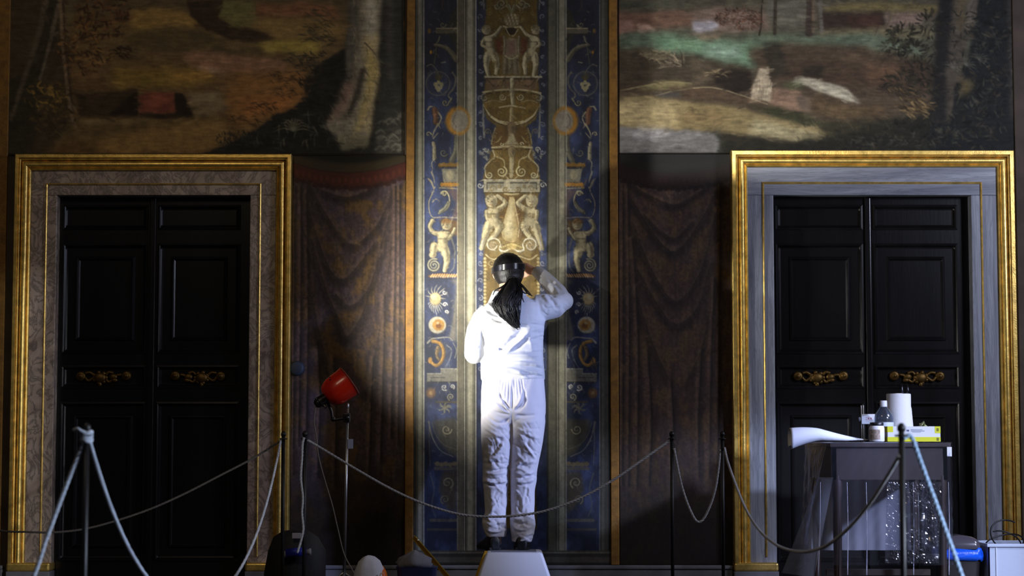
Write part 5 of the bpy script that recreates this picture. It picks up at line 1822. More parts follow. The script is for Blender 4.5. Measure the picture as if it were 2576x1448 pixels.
MB().box(x0 + .03, x1 - .03, (y0 + y1) / 2 - .02, (y0 + y1) / 2 + .02, .14, .17).build('stretcher', M_wood, r, smooth=False)

# clear plastic sheet over the table
M_sheet = clear('clear_plastic_sheet', (.88, .89, .96), .022, .12, .4, 14, .22, .17)
M_cone = clear('bunched_plastic', (.85, .86, .95), .22, .12, .4, 14, .22, .2)
M_sheet2 = clear('hazed_plastic_sheet', (.75, .76, .95), .6, .2, .3, 14, .2)  # pale haze mixed in to lighten the view under the apron
random.seed(4)


def drape(side_pts, zt, zb, nz, flare, amp, seed, ph=1.0):
    """side_pts: (x, y, nx, ny) along the table edge; hangs from zt to zb with folds"""
    rg = np.random.default_rng(seed)
    rows = []
    ph1, ph2 = rg.random(2) * 6
    for i in range(nz):
        t = i / (nz - 1)
        row = []
        for k, (x, y, nx, ny, fl) in enumerate(side_pts):
            s = k / max(1, len(side_pts) - 1)
            f_ = amp * t ** .8 * (math.sin(26 * s * ph + ph1 + t * 1.3) + .6 * math.sin(57 * s * ph + ph2 - t * 2)) + .004 * math.sin(40 * t + 11 * s * 6)
            o = .004 + fl * t + f_ * .5 + amp * .6
            row.append((x + nx * o, y + ny * o, zt + (zb - zt) * t))
        rows.append(row)
    return rows


sb = P(2240, 1420, TD).z
r = empty('plastic_sheet', ((x0 + x1) / 2, (y0 + y1) / 2, TZ))
tag(r, 'clear plastic sheet draped over the small table, hanging to near the floor', 'plastic sheet')
pts = []
N1 = 70
for k in range(N1):
    s = k / (N1 - 1)
    pts.append((x0 + (x1 - x0) * s, y0 - .004, 0, -1, .02))
front = drape(pts, TZ, sb, 40, .02, .010, 5)
pl_ = []
for k in range(40):
    s = k / 39
    pl_.append((x0 - .004, y1 - (y1 - y0) * s, -1, 0, .03 + .13 * s * s))
left = drape(pl_, TZ, sb - .02, 40, .1, .012, 9)
pr = []
for k in range(40):
    s = k / 39
    pr.append((x1 + .004, y0 + (y1 - y0) * s, 1, 0, -.002))
right = drape(pr, TZ, sb + .0, 40, .0, .006, 12)
MB().grid(front).build('front_fall', M_sheet, r)
pb_ = [(x0 + (x1 - x0) * k / 49, y1 + .004, 0, 1, .01) for k in range(50)]
MB().grid(drape(pb_, TZ, sb + .03, 40, .02, .012, 17)).build('back_fall', M_sheet2, r)  # back fall added so its haze shows below the apron
MB().grid(left).build('side_fall', M_sheet, r)
MB().grid(right).build('side_fall', M_sheet, r)
tp = []
for i in range(20):
    tp.append([(x0 - .008 + (x1 - x0 + .016) * k / 24, y0 - .010 + (y1 - y0 + .016) * i / 19, TZ + .0005 * math.sin(i * 1.7) * math.cos(k)) for k in range(25)])
MB().grid(tp).build('top_sheet', M_sheet, r)
# corner cone of spare plastic at the left front
cn = []
for i in range(26):
    t = i / 25
    row = []
    for k in range(19):
        s = k / 18
        pxl, pxr = 2056 - 90 * t ** 1.1, 2096 - 48 * t
        px = pxl + (pxr - pxl) * s
        py = 1200 + (1440 - 1200) * t + 12 * t * s
        q = P(px, py, TD + .02 + .05 * math.sin(math.pi * s) * t - .05 * (1 - s))
        row.append((q.x, q.y, q.z))
    cn.append(row)
MB().grid(cn).build('corner_fold', M_cone, r)
# plastic seam edges, their bright reflections given as pale colour
for px in (2064, 2131, 2179, 2297, 2386):
    a_, b_ = P(px, 1212, TD + .03), P(px - (6 if px < 2100 else -1), 1446 if px > 2060 else 1440, TD + .03)
    MB().tube([tuple(v) for v in spline([tuple(a_), tuple((a_ + b_) / 2 + Vector((.003, 0, 0))), tuple(b_)], 12)], [.0008 + .0022 * (i / 11) for i in range(12)], 6).build('fold_edge', mat('fold_glint', (196, 196, 214), .25), r)
# white tape at the right corner
q = P(2388, 1134, TD + .012)
MB().box(q.x - .012, q.x + .012, q.y - .003, q.y + .003, q.z - .026, q.z + .02, .002).build('white_tape', mat('white_tape', (225, 226, 230), .6), r, smooth=False)

# crinkled film hanging at the front right
rg = np.random.default_rng(7)
rows = []
for i in range(70):
    t = i / 69
    row = []
    for k in range(46):
        s = k / 45
        px, py = 2232 + 136 * s - 6 * t, 1212 + 204 * t
        row.append((px, py))
    rows.append(row)
h = np.zeros((70, 46))
for sc_, am in ((14, .016), (7, .012)):
    h += am * (np.abs(vnoise(70, 46, sc_ * .8, sc_ * 1.4, rg) - .5) * 2)
h += .0085 * rg.random((70, 46)) * (vnoise(70, 46, 12, 9, rg) > .35)
mesh_rows = []
for i in range(70):
    row = []
    for k in range(46):
        q = P(rows[i][k][0], rows[i][k][1], TD + .06 + h[i, k])
        row.append((q.x, q.y, q.z))
    mesh_rows.append(row)
c = P(2300, 1212, TD + .03)
o = MB().grid(mesh_rows).build('crinkled_bag', clear('crinkled_film', (.8, .81, .88), .04, .16, 0, 55, .5, .8), None, tuple(c), smooth=False)
tag(o, 'crinkled shiny clear plastic bag hanging on the front right of the table', 'plastic bag')

# ------------------------------------------------------------------ things on the table
M_paper = mat('white_paper', (226, 226, 230), .8, bump=.15, bscale=60)
TS = TZ + .002


def at(px, d):
    return P(px, 1110, d).x


# rolled sheet of paper hanging over the corner
rows = []
for i in range(30):
    t = i / 29
    row = []
    px = 1987 + (2182 - 1987) * t
    for k in range(25):
        s = k / 24
        rad = (.050 * (1 - t) ** 1.3 + .004)
        an = math.pi * (1.25 - 1.75 * s)
        cy = -TD + .14 - .03 * t
        cz = TS + rad * 1.04 + .002 - .045 * (max(0, .40 - t) / .40) ** 1.5
        row.append((at(px, TD - .12) + .0 * s, cy - rad * 1.4 * math.cos(an) * .8 - .02 * s, cz + rad * math.sin(an) + .012 * max(0, t - .72) * 3.6 * max(0, s - .4)))
    rows.append(row)
for k in range(25):
    pass
o = MB().grid(rows).build('paper_sheet', M_paper, None, (at(2090, TD - .12), -TD + .14, TS))
m_ = o.modifiers.new('thickness', 'SOLIDIFY')
m_.thickness = .0012
tag(o, 'white paper sheet curling in a loose roll off the left corner of the table', 'paper')

# jar
cx_, dj = at(2206, TD - .07), TD - .07
s = 1 / PXM(dj)
r = empty('jar', (cx_, -dj, TS))
tag(r, 'small white jar with black lid and label on the table', 'jar')
T_ = Matrix.Translation((cx_, -dj, TS))
MB().lathe([(0.001, 0), (17.5 * s, 0), (19 * s, 2 * s), (19 * s, 34 * s), (17 * s, 39 * s), (16 * s, 40 * s)], 28, T_).build('jar_body', mat('white_glazed', (216, 214, 218), .4), r, sharp=50)
MB().lathe([(16.6 * s, 39 * s), (17 * s, 40 * s), (17 * s, 47 * s), (16 * s, 48 * s), (.001, 48 * s)], 28, T_).build('lid', M_blackp, r, sharp=50)
g = MB()
n_ = 12
rows = []
for z in (5 * s, 30 * s):
    rows.append([(cx_ + 19.25 * s * math.cos(a), -dj + 19.25 * s * math.sin(a), TS + z) for a in np.linspace(R(185), R(285), n_)])
MB().grid(rows).build('label', mat('brown_label', (150, 132, 118), .7, noise=.5, nscale=90), r)

# box of gloves
dg = TD - .13
s = 1 / PXM(dg)
gx0, gx1 = at(2233, dg), at(2366, dg)
r = empty('glove_box', ((gx0 + gx1) / 2, -dg + .05, TS))
tag(r, 'yellow and white cardboard glove box on the table, in front of the paper towel roll', 'box')
M_card = mat('white_card', (222, 224, 230), .6)
M_lime = mat('lime_yellow_print', (214, 214, 30), .6)
H = 38 * s
MB().box(gx0, gx1, -dg, -dg + .11, TS, TS + H, .001).build('carton', M_card, r, smooth=False)
MB().box(gx0 - .0006, gx1 + .0006, -dg - .0008, -dg + .1108, TS, TS + H * .30).build('lower_band', M_lime, r, smooth=False)
MB().box(gx1 - 14 * s, gx1 + .0006, -dg - .0007, -dg + .11, TS + H * .55, TS + H * 1.0).build('corner_panel', M_lime, r, smooth=False)
MB().box(gx0 - .0006, gx0 + 14 * s, -dg - .0007, -dg + .11, TS + H * .62, TS + H * 1.0).build('corner_panel', M_lime, r, smooth=False)
v = [(gx1 - 36 * s, -dg - .001, TS + H * .66), (gx1, -dg - .001, TS + H * .05), (gx1, -dg - .001, TS + H * .3), (gx1 - 14 * s, -dg - .001, TS + H * .5)]
g = MB()
for xx, zz, ll, th in ((.36, .72, .05, .12), (.44, .78, .22, .03), (.44, .70, .26, .03), (.47, .62, .16, .02)):
    g.box(gx0 + (gx1 - gx0) * xx, gx0 + (gx1 - gx0) * (xx + ll), -dg - .0009, -dg, TS + H * (zz - th / 2), TS + H * (zz + th / 2))
g.build('print', mat('blue_print', (84, 96, 130), .6), r, smooth=False)
for zz in (.78, .15):
    xx = gx1 - 7 * s
    MB().box(xx - 3 * s, xx + 3 * s, -dg - .0011, -dg, TS + H * (zz - .1), TS + H * (zz + .1)).build('emblem', mat('olive_print', (120, 116, 10), .6), r, smooth=False)
gl = []
for i in range(9):
    t = i / 8
    gl.append([(at(2318 + 16 * k / 6 + 6 * t, dg), -dg + .05 + .02 * math.sin(k + i), TS + H + (.001 + .022 * math.sin(math.pi * k / 6) * (1 - t) * (1 + .4 * math.sin(k * 2)))) for k in range(7)])
MB().grid(gl).build('glove_tip', mat('pale_latex', (214, 220, 170), .6), r)

# paper towel roll
dr = TD - .43
s = 1 / PXM(dr)
cx_ = at(2262, dr)
rr_ = 30.5 * s
zt_ = P(2262, 990, dr).z
r = empty('paper_towel_roll', (cx_, -dr, TS))
tag(r, 'tall white paper towel roll standing behind the yellow box', 'paper roll')
T_ = Matrix.Translation((cx_, -dr, TS))
hh_ = zt_ - TS
MB().lathe([(.02, 0), (rr_ - .003, 0), (rr_, .003), (rr_, hh_ - .003), (rr_ - .003, hh_), (.02, hh_), (.02, 0)], 40, T_, cap=False).build('roll', M_paper, r, sharp=40)
MB().lathe([(.0185, .001), (.020, .001), (.020, hh_ + .003), (.0185, hh_ + .003), (.0185, .001)], 24, T_, cap=False).build('core', mat('grey_card', (150, 140, 130), .8), r)
rows = []
for i in range(24):
    t = i / 23
    z = TS + hh_ * (1 - t)
    row = []
    for k in range(16):
        q = k / 15
        a = R(200 + 150 * q)
        fl = .003 + .012 * q ** 2 * max(0, t - .32) * 1.6 + (.010 * math.sin(math.pi * q) if t < .02 else .0) * 0
        zz = z if t > .35 else min(z, TS + hh_ * (1 - .34 * max(0, (q - .35) / .65)))
        row.append((cx_ + (rr_ + fl) * math.cos(a), -dr + (rr_ + fl) * math.sin(a), zz))
    rows.append(row)
MB().grid(rows).build('loose_sheet', M_paper, r)

# scissors standing in the roll
r = empty('scissors', (cx_ + .008, -dr, TS + hh_ - .02))
tag(r, 'pointed dark metal tips sticking up out of the paper towel roll', 'scissors')
for k, (a_, b_) in enumerate(((2273, 2269), (2279, 2283))):
    p0, p1 = P(a_, 1000, dr), P(b_, 964 + 2 * k, dr)
    mid = P((a_ + b_) / 2 + (3 if k else -2), 980, dr)
    MB().tube([tuple(p0), tuple(mid), tuple(p1)], [.004, .0065, .001], 8).build('blade', mat('dark_steel', (70, 72, 80), .25, .9), r)

# water bottle
db = TD - .295
s = 1 / PXM(db)
cx_ = at(2224, db)
r = empty('water_bottle', (cx_, -db, TS))
tag(r, 'clear plastic bottle with white cap, left of the paper towel roll', 'bottle')
T_ = Matrix.Translation((cx_, -db, TS))
hb = P(2224, 1007, db).z - TS
MB().lathe([(.001, .001), (22 * s, .001), (24 * s, .006), (24 * s, hb * .36), (22.5 * s, hb * .4), (24 * s, hb * .44), (24 * s, hb * .58), (21 * s, hb * .68), (12 * s, hb * .80), (8 * s, hb * .86), (8 * s, hb * .90)], 28, T_, cap=False).build('bottle_body', clear('bottle_plastic', (.72, .8, .92), .06, .05, 0, 10, .42), r)
MB().lathe([(7.6 * s, hb * .84), (9 * s, hb * .85), (9 * s, hb * .99), (8 * s, hb), (.001, hb)], 20, T_).build('bottle_cap', mat('white_cap', (210, 212, 220), .5), r, sharp=50)
MB().lathe([(24.3 * s, hb * .18), (24.5 * s, hb * .19), (24.5 * s, hb * .46), (24.3 * s, hb * .47)], 28, T_, cap=False).build('label', mat('pale_label', (196, 206, 224), .6), r)

# white marker card on two thin rods
dk_ = TD - .42
q0, q1 = P(2167, 1041, dk_), P(2201, 1066, dk_)
r = empty('sign_holder', (P(2170, 1100, dk_).x, -dk_, TS))
tag(r, 'small white card with red marks on two thin rods, left end of the table items', 'sign')
MB().box(q0.x, q1.x, q0.y - .004, q0.y + .002, q1.z, q0.z, .001).build('card', M_card, r, smooth=False)
g = MB()
zc = (q0.z + q1.z) / 2 + .003
xm = (q0.x + q1.x) / 2 + .002
for k, dx in enumerate((-.012, 0, .012)):
    for e in ((-1, 1), (1, -1)) if k != 0 else ((-1, -1), (1, 1)):
        g.tube([(xm + dx - .0035, q0.y - .0045, zc + e[0] * .005), (xm + dx + .0035, q0.y - .0045, zc + e[1] * .005)], .0009, 6)
    g.box(xm + dx - .004, xm + dx + .004, q0.y - .0046, q0.y - .004, zc - .0005 - .012, zc + .0005 - .012)
g.build('red_mark', mat('red_ink', (206, 60, 66), .6), r, smooth=False)
for px in (2167, 2172.5):
    a_ = P(px, 1019, dk_)
    MB().tube([(a_.x, a_.y + .006, TS), (a_.x, a_.y + .006, a_.z)], .0022, 8).build('rod', mat('pale_rod', (196, 194, 190), .4), r)
a_ = P(2162, 1054, dk_)
MB().ell((a_.x, a_.y, a_.z), .008, .006, .012, 10, 8).build('screw_knob', mat('grey_knob', (110, 108, 112), .4), r)

# ------------------------------------------------------------------ bin, crate, cable at the right
BD = 1.2
s = 1 / PXM(BD)
bx0, bx1 = P(2384, 1400, BD).x, P(2470, 1400, BD).x
zr = P(2430, 1388, BD).z
cx_, cy_ = (bx0 + bx1) / 2 - .01, -BD + .13
r = empty('waste_bin', (cx_, cy_, 0))
tag(r, 'dark plastic waste bin with domed lid and blue bag, right of the table', 'bin')


def rrect(cx, cy, hx, hy, rad, z, n=6):
    out = []
    for sx, sy, a0 in ((1, -1, -90), (1, 1, 0), (-1, 1, 90), (-1, -1, 180)):
        for k in range(n):
            a = R(a0 + 90 * k / (n - 1))
            out.append((cx + sx * (hx - rad) + rad * math.cos(a), cy + sy * (hy - rad) + rad * math.sin(a), z))
    return out


hx = (bx1 - bx0) / 2 + .012
MB().loft([rrect(cx_, cy_, hx * (.84 + .16 * t), .12 * (.84 + .16 * t), .03, zr * t) for t in (0, .05, .5, .97, 1)]).build('bin_body', mat('dark_brown_plastic', (40, 36, 36), .42), r, sharp=60)
bg = MB()
rings = []
for i, (z, e) in enumerate(((zr - .042, .004), (zr - .038, .009), (zr - .02, .012), (zr - .004, .010), (zr + .012, .008), (zr + .016, .0))):
    ring = rrect(cx_, cy_, hx + e, .12 + e, .034, z, 10)
    ring = [(x + .003 * math.sin(k * 1.9 + i), y - .004 * abs(math.sin(k * 2.3 + i * .7)), z_ + .006 * math.sin(k * .7 + i) + (.012 * (k / 40 - .3) if i == 0 else 0)) for k, (x, y, z_) in enumerate(ring)]
    rings.append(ring)
bg.loft(rings, cap=False)
bg.build('bin_bag', mat('blue_bag_plastic', (22, 92, 226), .3, spec=.6, bump=.7, bscale=40), r)
ld = MB()
rings = []
for i in range(9):
    t = i / 8
    e = math.sqrt(max(0, 1 - (t * .98) ** 2.6))
    rings.append(rrect(cx_ - .004 * t, cy_, max(.012, (hx + .002) * (e * .62 + .38 * (1 - t ** 8))), .115 * (.45 + .55 * e), .03 * (.3 + .7 * e), zr + .014 + .070 * t, 8))
ld.loft(rings)
ld.build('bin_lid', mat('grey_lid_plastic', (74, 70, 78), .18, coat=.4), r, sharp=70)

CD = 1.22
kx0, kx1 = P(2487, 1400, CD).x, P(2700, 1400, CD).x
kz = P(2520, 1368, CD).z
r = empty('storage_box', ((kx0 + kx1) / 2, -CD + .18, 0))
tag(r, 'translucent whitish plastic storage box at the right edge beside the bin', 'storage box')
M_crate = mat('milky_plastic', (196, 206, 226), .35, bump=.1)
g = MB()
for xa, xb, ya, yb in ((kx0, kx1, -CD, -CD + .006), (kx0, kx1, -CD + .35, -CD + .356), (kx0, kx0 + .006, -CD, -CD + .356), (kx1 - .006, kx1, -CD, -CD + .356)):
    g.box(xa, xb, ya, yb, .004, kz)
g.box(kx0, kx1, -CD, -CD + .356, .0, .008)
g.build('box_wall', M_crate, r, smooth=False)
g = MB()
g.box(kx0 - .008, kx1 + .008, -CD - .009, -CD + .002, kz - .014, kz + .002, .002).box(kx0 - .008, kx1 + .008, -CD + .354, -CD + .365, kz - .014, kz + .002, .002)
g.box(kx0 - .009, kx0 + .002, -CD - .008, -CD + .364, kz - .014, kz + .002, .002).box(kx1 - .002, kx1 + .009, -CD - .008, -CD + .364, kz - .014, kz + .002, .002)
g.build('rim', M_crate, r, smooth=False)
q = P(2506, 1400, CD)
MB().box(q.x - .002, q.x + .003, -CD - .004, -CD, .01, kz - .014).build('rib', mat('rib_plastic', (220, 226, 240), .3), r, smooth=False)
# black cable coiled on the box
rows = []
g = MB()
cp = []
for k in range(120):
    t = k / 119
    an = t * 2 * math.pi * 3.2 + 1.0
    rd = .10 - .02 * math.sin(t * 9)
    cp.append((P(2556, 1400, CD).x + rd * 1.0 * math.cos(an), -CD + .17 + .06 * math.sin(an * 1.02) + .03 * t, kz - .045 + .075 * (1 + math.sin(an)) * (.55 + .45 * math.cos(t * 5)) + .008))
tag(MB().tube([tuple(v) for v in spline(cp, 240)], .0042, 8).build('cable', mat('black_rubber', (16, 16, 18), .45), None, (P(2556, 1400, CD).x, -CD + .18, kz)), 'black cable coiled on top of the storage box at the right edge', 'cable')

# ------------------------------------------------------------------ things on the floor at the left of the stool
GD = 1.35
s = 1 / PXM(GD)


def gx(px, d=GD):
    return P(px, 1400, d).x


zc = P(740, 1332, GD).z
cx_ = gx(742)
r = empty('equipment_bag', (cx_, -GD + .05, 0))
tag(r, 'dark rounded bag in the shadow between the left door and the lamp stand', 'bag')
rings = []
for z, e in ((0, .80), (.02, .95), (zc * .4, 1.0), (zc * .72, .93), (zc * .9, .72), (zc * .98, .42), (zc, .1)):
    rings.append([(cx_ + .155 * e * math.cos(a) * (1 + .04 * math.sin(3 * a + z * 30)), -GD + .05 + .12 * e * math.sin(a), z) for a in np.linspace(0, 2 * math.pi, 28, endpoint=False)])
MB().loft(rings).build('bag_body', mat('black_cloth', (22, 22, 26), .7, bump=.4, bscale=50), r)
q = P(747, 1347, GD + .06)
MB().box(q.x - .024, q.x + .022, q.y - .01, q.y, q.z - .014, q.z + .014, .003).build('white_patch', mat('white_patch', (170, 168, 180), .7), r, smooth=False)
q = P(745, 1388, GD + .10)
g = MB().tube([(q.x - .05, q.y, q.z - .006), (q.x + .05, q.y, q.z + .004)], .022, 16)
o = g.build('blue_roll', mat('blue_wrap', (28, 40, 150), .5), None, (q.x, q.y, q.z))
tag(o, 'blue roll lying against the dark bag on the floor at the left', 'roll')
for xx in (-.062, .062):
    MB().tube([(q.x + xx - .012, q.y, q.z - .006 + xx * .1), (q.x + xx + .012, q.y, q.z - .004 + xx * .1)], [.012, .017], 12).build('end_wrap', mat('white_wrap', (150, 148, 150), .8, bump=.5, bscale=90), o)

# white bundle with an orange side
cx_ = gx(928)
zt_ = P(925, 1396, GD).z
r = empty('bundle', (cx_, -GD, 0))
tag(r, 'white wrapped bundle with an orange side on the floor below the lamp stand', 'bundle')
rg = np.random.default_rng(3)


def lump(cx, cy, w_, d_, zt, prof, seed, n=36, amp=.05):
    rg_ = np.random.default_rng(seed)
    p1, p2, p3 = rg_.random(3) * 6
    rings_ = []
    for z, e in prof:
        rings_.append([(cx + w_ * e * math.cos(a) * (1 + amp * math.sin(5 * a + p1 + 9 * z) + amp * .6 * math.sin(11 * a + p2)), cy + d_ * e * math.sin(a) * (1 + amp * math.sin(4 * a + p3)), zt * (z + amp * .5 * e * math.sin(3 * a + p2))) for a in np.linspace(0, 2 * math.pi, n, endpoint=False)])
    return MB().loft(rings_)


PR = [(0, .9), (.1, 1.0), (.4, .98), (.7, .86), (.88, .62), (.97, .34), (1.0, .08)]
lump(cx_, -GD, .084, .07, zt_, PR, 3).build('white_wrap', mat('white_cloth', (206, 206, 214), .8, bump=.5, bscale=30), r)
g = lump(gx(962), -GD + .012, .040, .06, zt_ * .78, [(0, 1.0), (.3, 1.0), (.6, .8), (.85, .5), (1, .1)], 5, amp=.02)
sd = g.build('orange_side', mat('orange_plastic', (214, 104, 10), .5), r)
q = P(958, 1446, GD + .05)
MB().tube([tuple(v) for v in spline([(q.x - .016, -GD - .058, q.z - .01), (q.x - .004, -GD - .060, q.z - .004), (q.x, -GD - .060, q.z + .008), (q.x + .012, -GD - .058, q.z + .012)], 10)], .003, 6).build('pale_mark', mat('pale_mark', (220, 200, 170), .6), sd)

# tub with rags
cx_ = gx(1046)
r = empty('tub', (cx_, -GD + .15, 0))
tag(r, 'dark blue tub holding rags, left of the yellow bar on the floor', 'tub')
zt_ = P(1046, 1424, GD - .15).z
MB().loft([rrect(cx_, -GD + .15, .10 * e, .08 * e, .03, zt_ * t) for t, e in ((0, .85), (.5, .93), (.92, 1), (1, 1.05))]).build('tub_body', mat('navy_plastic', (34, 44, 84), .5), r, sharp=60)
g = lump(cx_ - .012, -GD + .14, .088, .07, .085, [(0, .9), (.25, 1.0), (.5, .85), (.75, .5), (.9, .24), (1, .05)], 8, amp=.12)
for i, v in enumerate(g.v):
    g.v[i] = (v[0], v[1], v[2] + zt_ - .002)
o = g.build('rag_heap', mat('grey_rag', (120, 120, 128), .9, bump=.6, bscale=40), None, (cx_, -GD + .15, zt_))
tag(o, 'crumpled grey rags heaped on the dark blue tub', 'rags')

# yellow bar leaning on the floor
p0, p1 = P(1042, 1352, .45), P(1128, 1452, .85)
dv = (p1 - p0).normalized()
p1 = p0 + dv * ((p0.z - .012) / max(1e-3, -dv.z))
r = empty('spirit_level', tuple(p1))
tag(r, 'long yellow metal bar leaning diagonally left of the step stool', 'bar')
up_ = Vector((0, 1, 0)).cross(dv).normalized()
sd_ = dv.cross(up_)


def beam(h0, h1, w0, w1, name, m):
    vs = []
    for p in (p0, p1):
        for a_, b_ in ((h0, w0), (h1, w0), (h1, w1), (h0, w1)):
            vs.append(tuple(p + up_ * a_ + sd_ * b_))
    MB().add(vs, [(0, 1, 2, 3), (4, 7, 6, 5), (0, 4, 5, 1), (1, 5, 6, 2), (2, 6, 7, 3), (3, 7, 4, 0)]).build(name, m, r, smooth=False)


M_ybar = mat('yellow_metal', (196, 160, 20), .3, .5)
beam(-.011, -.007, -.012, .012, 'lower_flange', M_ybar)
beam(.007, .011, -.012, .012, 'upper_flange', M_ybar)
beam(-.007, .007, -.003, .003, 'web', mat('ochre_metal', (150, 112, 14), .45, .4))
q = p0 + dv * .06
vs = q + up_ * -.009 - sd_ * .012
MB().ell(tuple(vs), .006, .003, .004, 10, 6).build('vial', mat('pale_vial', (230, 230, 190), .2), r)

# ------------------------------------------------------------------ the person on the stool
def ringxy(pc, wd, th, n=28, ex=2.3):
    """horizontal superellipse ring round point pc, half width wd, half thickness th"""
    out = []
    for k in range(n):
        a = 2 * math.pi * k / n
        c_, s_ = math.cos(a), math.sin(a)
        out.append((pc.x + wd * math.copysign(abs(c_) ** (2 / ex), c_), pc.y + th * math.copysign(abs(s_) ** (2 / ex), s_), pc.z))
    return out


def remesh(mb, voxel, smooth=4, sm_f=.5):
    me = mb.mesh('tmp')
    o = bpy.data.objects.new('tmp', me)
    COL.objects.link(o)
    m = o.modifiers.new('r', 'REMESH')
    m.mode = 'VOXEL'
    m.voxel_size = voxel
    m.use_smooth_shade = True
    if smooth:
        s_ = o.modifiers.new('s', 'SMOOTH')
        s_.iterations = smooth
        s_.factor = sm_f
    dg = bpy.context.evaluated_depsgraph_get()
    out = bpy.data.meshes.new_from_object(o.evaluated_get(dg))
    bpy.data.objects.remove(o)
    bpy.data.meshes.remove(me)
    return out


def folds(me, lines, noise=.0015, nsc=14.0, seed=1):
    """press creases and ridges into the cloth: lines = [(points px, width px, height m)]"""
    n = len(me.vertices)
    co = np.empty(n * 3)
    me.vertices.foreach_get('co', co)
    co = co.reshape(-1, 3)
    nr = np.empty(n * 3)
    me.vertices.foreach_get('normal', nr)
    nr = nr.reshape(-1, 3)
    px, py = to_px(co[:, 0], co[:, 1], co[:, 2])
    h = np.zeros(n)
    fac = np.clip(-nr[:, 1] * 1.6 + .25, 0, 1)
    for pts, wd, am in lines:
        p = spline(pts, 14) if len(pts) > 2 else np.array(pts, float)
        b = np.full(n, 1e9)
        g = np.zeros(n)
        for i in range(len(p) - 1):
            dx, dy = p[i + 1] - p[i]
            t = np.clip(((px - p[i, 0]) * dx + (py - p[i, 1]) * dy) / (dx * dx + dy * dy + 1e-9), 0, 1)
            d = np.hypot(px - p[i, 0] - t * dx, py - p[i, 1] - t * dy)
            u = d < b
            b = np.where(u, d, b)
            g = np.where(u, (i + t) / (len(p) - 1), g)
        h += am * np.exp(-(b / wd) ** 2) * np.clip(1.5 * np.sin(math.pi * np.clip(g, .03, .97)), 0, 1) * fac
    rg = np.random.default_rng(seed)
    for k in range(6):
        v = rg.normal(size=3) * nsc * (1 + .5 * k)
        h += noise / (1 + .4 * k) * np.sin(co @ v + rg.random() * 6)
    co += nr * h[:, None]
    me.vertices.foreach_set('co', co.ravel())
    me.update()


M_skin = mat('skin', (206, 160, 136), .55, noise=.08, nscale=30)
M_shirt = mat('white_jersey', (198, 200, 206), .85, bump=.55, bscale=38, sheen=.2)
M_trous = mat('white_cotton', (210, 208, 216), .8, bump=.6, bscale=34)
M_hair = mat('black_hair', (13, 11, 12), .42, spec=.45, noise=.4, nscale=60, bump=.5, bscale=90, stretch=(3, 3, .6))
M_shoe = mat('black_leather', (16, 16, 18), .4)

D0 = .52
person = empty('person', (P(1280, 1388, D0).x, -D0, SZ + .0015))
tag(person, 'person in white sweatshirt and trousers seen from behind, standing on a step stool', 'person')


def Q(px, py, d):
    return P(px, py, d)


def pxm(d):
    return 1 / PXM(d)


# --- body (one continuous skin under the clothes)
b = MB()
hc = Q(1279, 679, .42)
b.ell((hc.x, hc.y, hc.z), .074, .094, .088, 28, 20)
jaw = Vector((hc.x + .004, hc.y + .040, hc.z - .062))
b.ell(jaw, .052, .052, .046, 20, 12)
b.ell((hc.x + .004, hc.y + .098, hc.z - .022), .012, .020, .022, 12, 8)          # nose
b.ell((hc.x + .004, hc.y + .088, hc.z - .058), .024, .010, .009, 12, 8)          # mouth
b.ell((hc.x + .004, hc.y + .080, hc.z + .012), .050, .016, .010, 14, 8)          # brow
for sx in (-1, 1):
    b.ell((hc.x + .004 + sx * .032, hc.y + .080, hc.z - .008), .012, .009, .009, 10, 8)
    b.ell((hc.x + sx * .078, hc.y + .006, hc.z - .018), .010, .018, .030, 12, 8)
b.tube([(hc.x, hc.y - .010, hc.z - .05), tuple(Q(1279, 735, .48)), tuple(Q(1282, 775, .51))], [.050, .052, .062], 20)
tr = [(746, 1258, 1316, .06), (764, 1240, 1344, .07), (790, 1216, 1362, .085), (830, 1216, 1358, .095), (880, 1222, 1354, .09), (925, 1222, 1356, .092), (970, 1222, 1358, .10), (1020, 1220, 1360, .105), (1050, 1224, 1356, .095)]
b.loft([ringxy(Q((l + r_) / 2, py, .51), (r_ - l) / 2 * pxm(.51), th) for py, l, r_, th in tr])
LEGL = [(1246, 1030), (1246, 1090), (1247, 1150), (1246, 1205), (1247, 1260), (1246, 1320), (1245, 1370)]
LEGR = [(1328, 1030), (1326, 1090), (1322, 1150), (1317, 1205), (1316, 1260), (1314, 1320), (1312, 1370)]
for L_ in (LEGL, LEGR):
    b.tube([tuple(Q(x, y, D0)) for x, y in L_], [.070, .066, .058, .050, .048, .036, .034], 18)
    x, y = L_[-1]
    q = Q(x, 1373, D0)
    b.tube([(q.x, q.y, SZ + .040), (q.x, q.y + .06, SZ + .040), (q.x, q.y + .14, SZ + .032)], [.030, .030, .022], 14)
AL = [(1228, 796, .51), (1202, 832, .52), (1192, 886, .52), (1200, 874, .40), (1212, 858, .26)]
AR = [(1352, 778, .50), (1396, 768, .49), (1418, 754, .46), (1390, 722, .37), (1362, 694, .30), (1345, 680, .26)]
b.tube([tuple(Q(*p)) for p in AL], [.050, .044, .042, .036, .028], 16)
b.tube([tuple(Q(*p)) for p in AR], [.052, .046, .042, .038, .032, .027], 16)


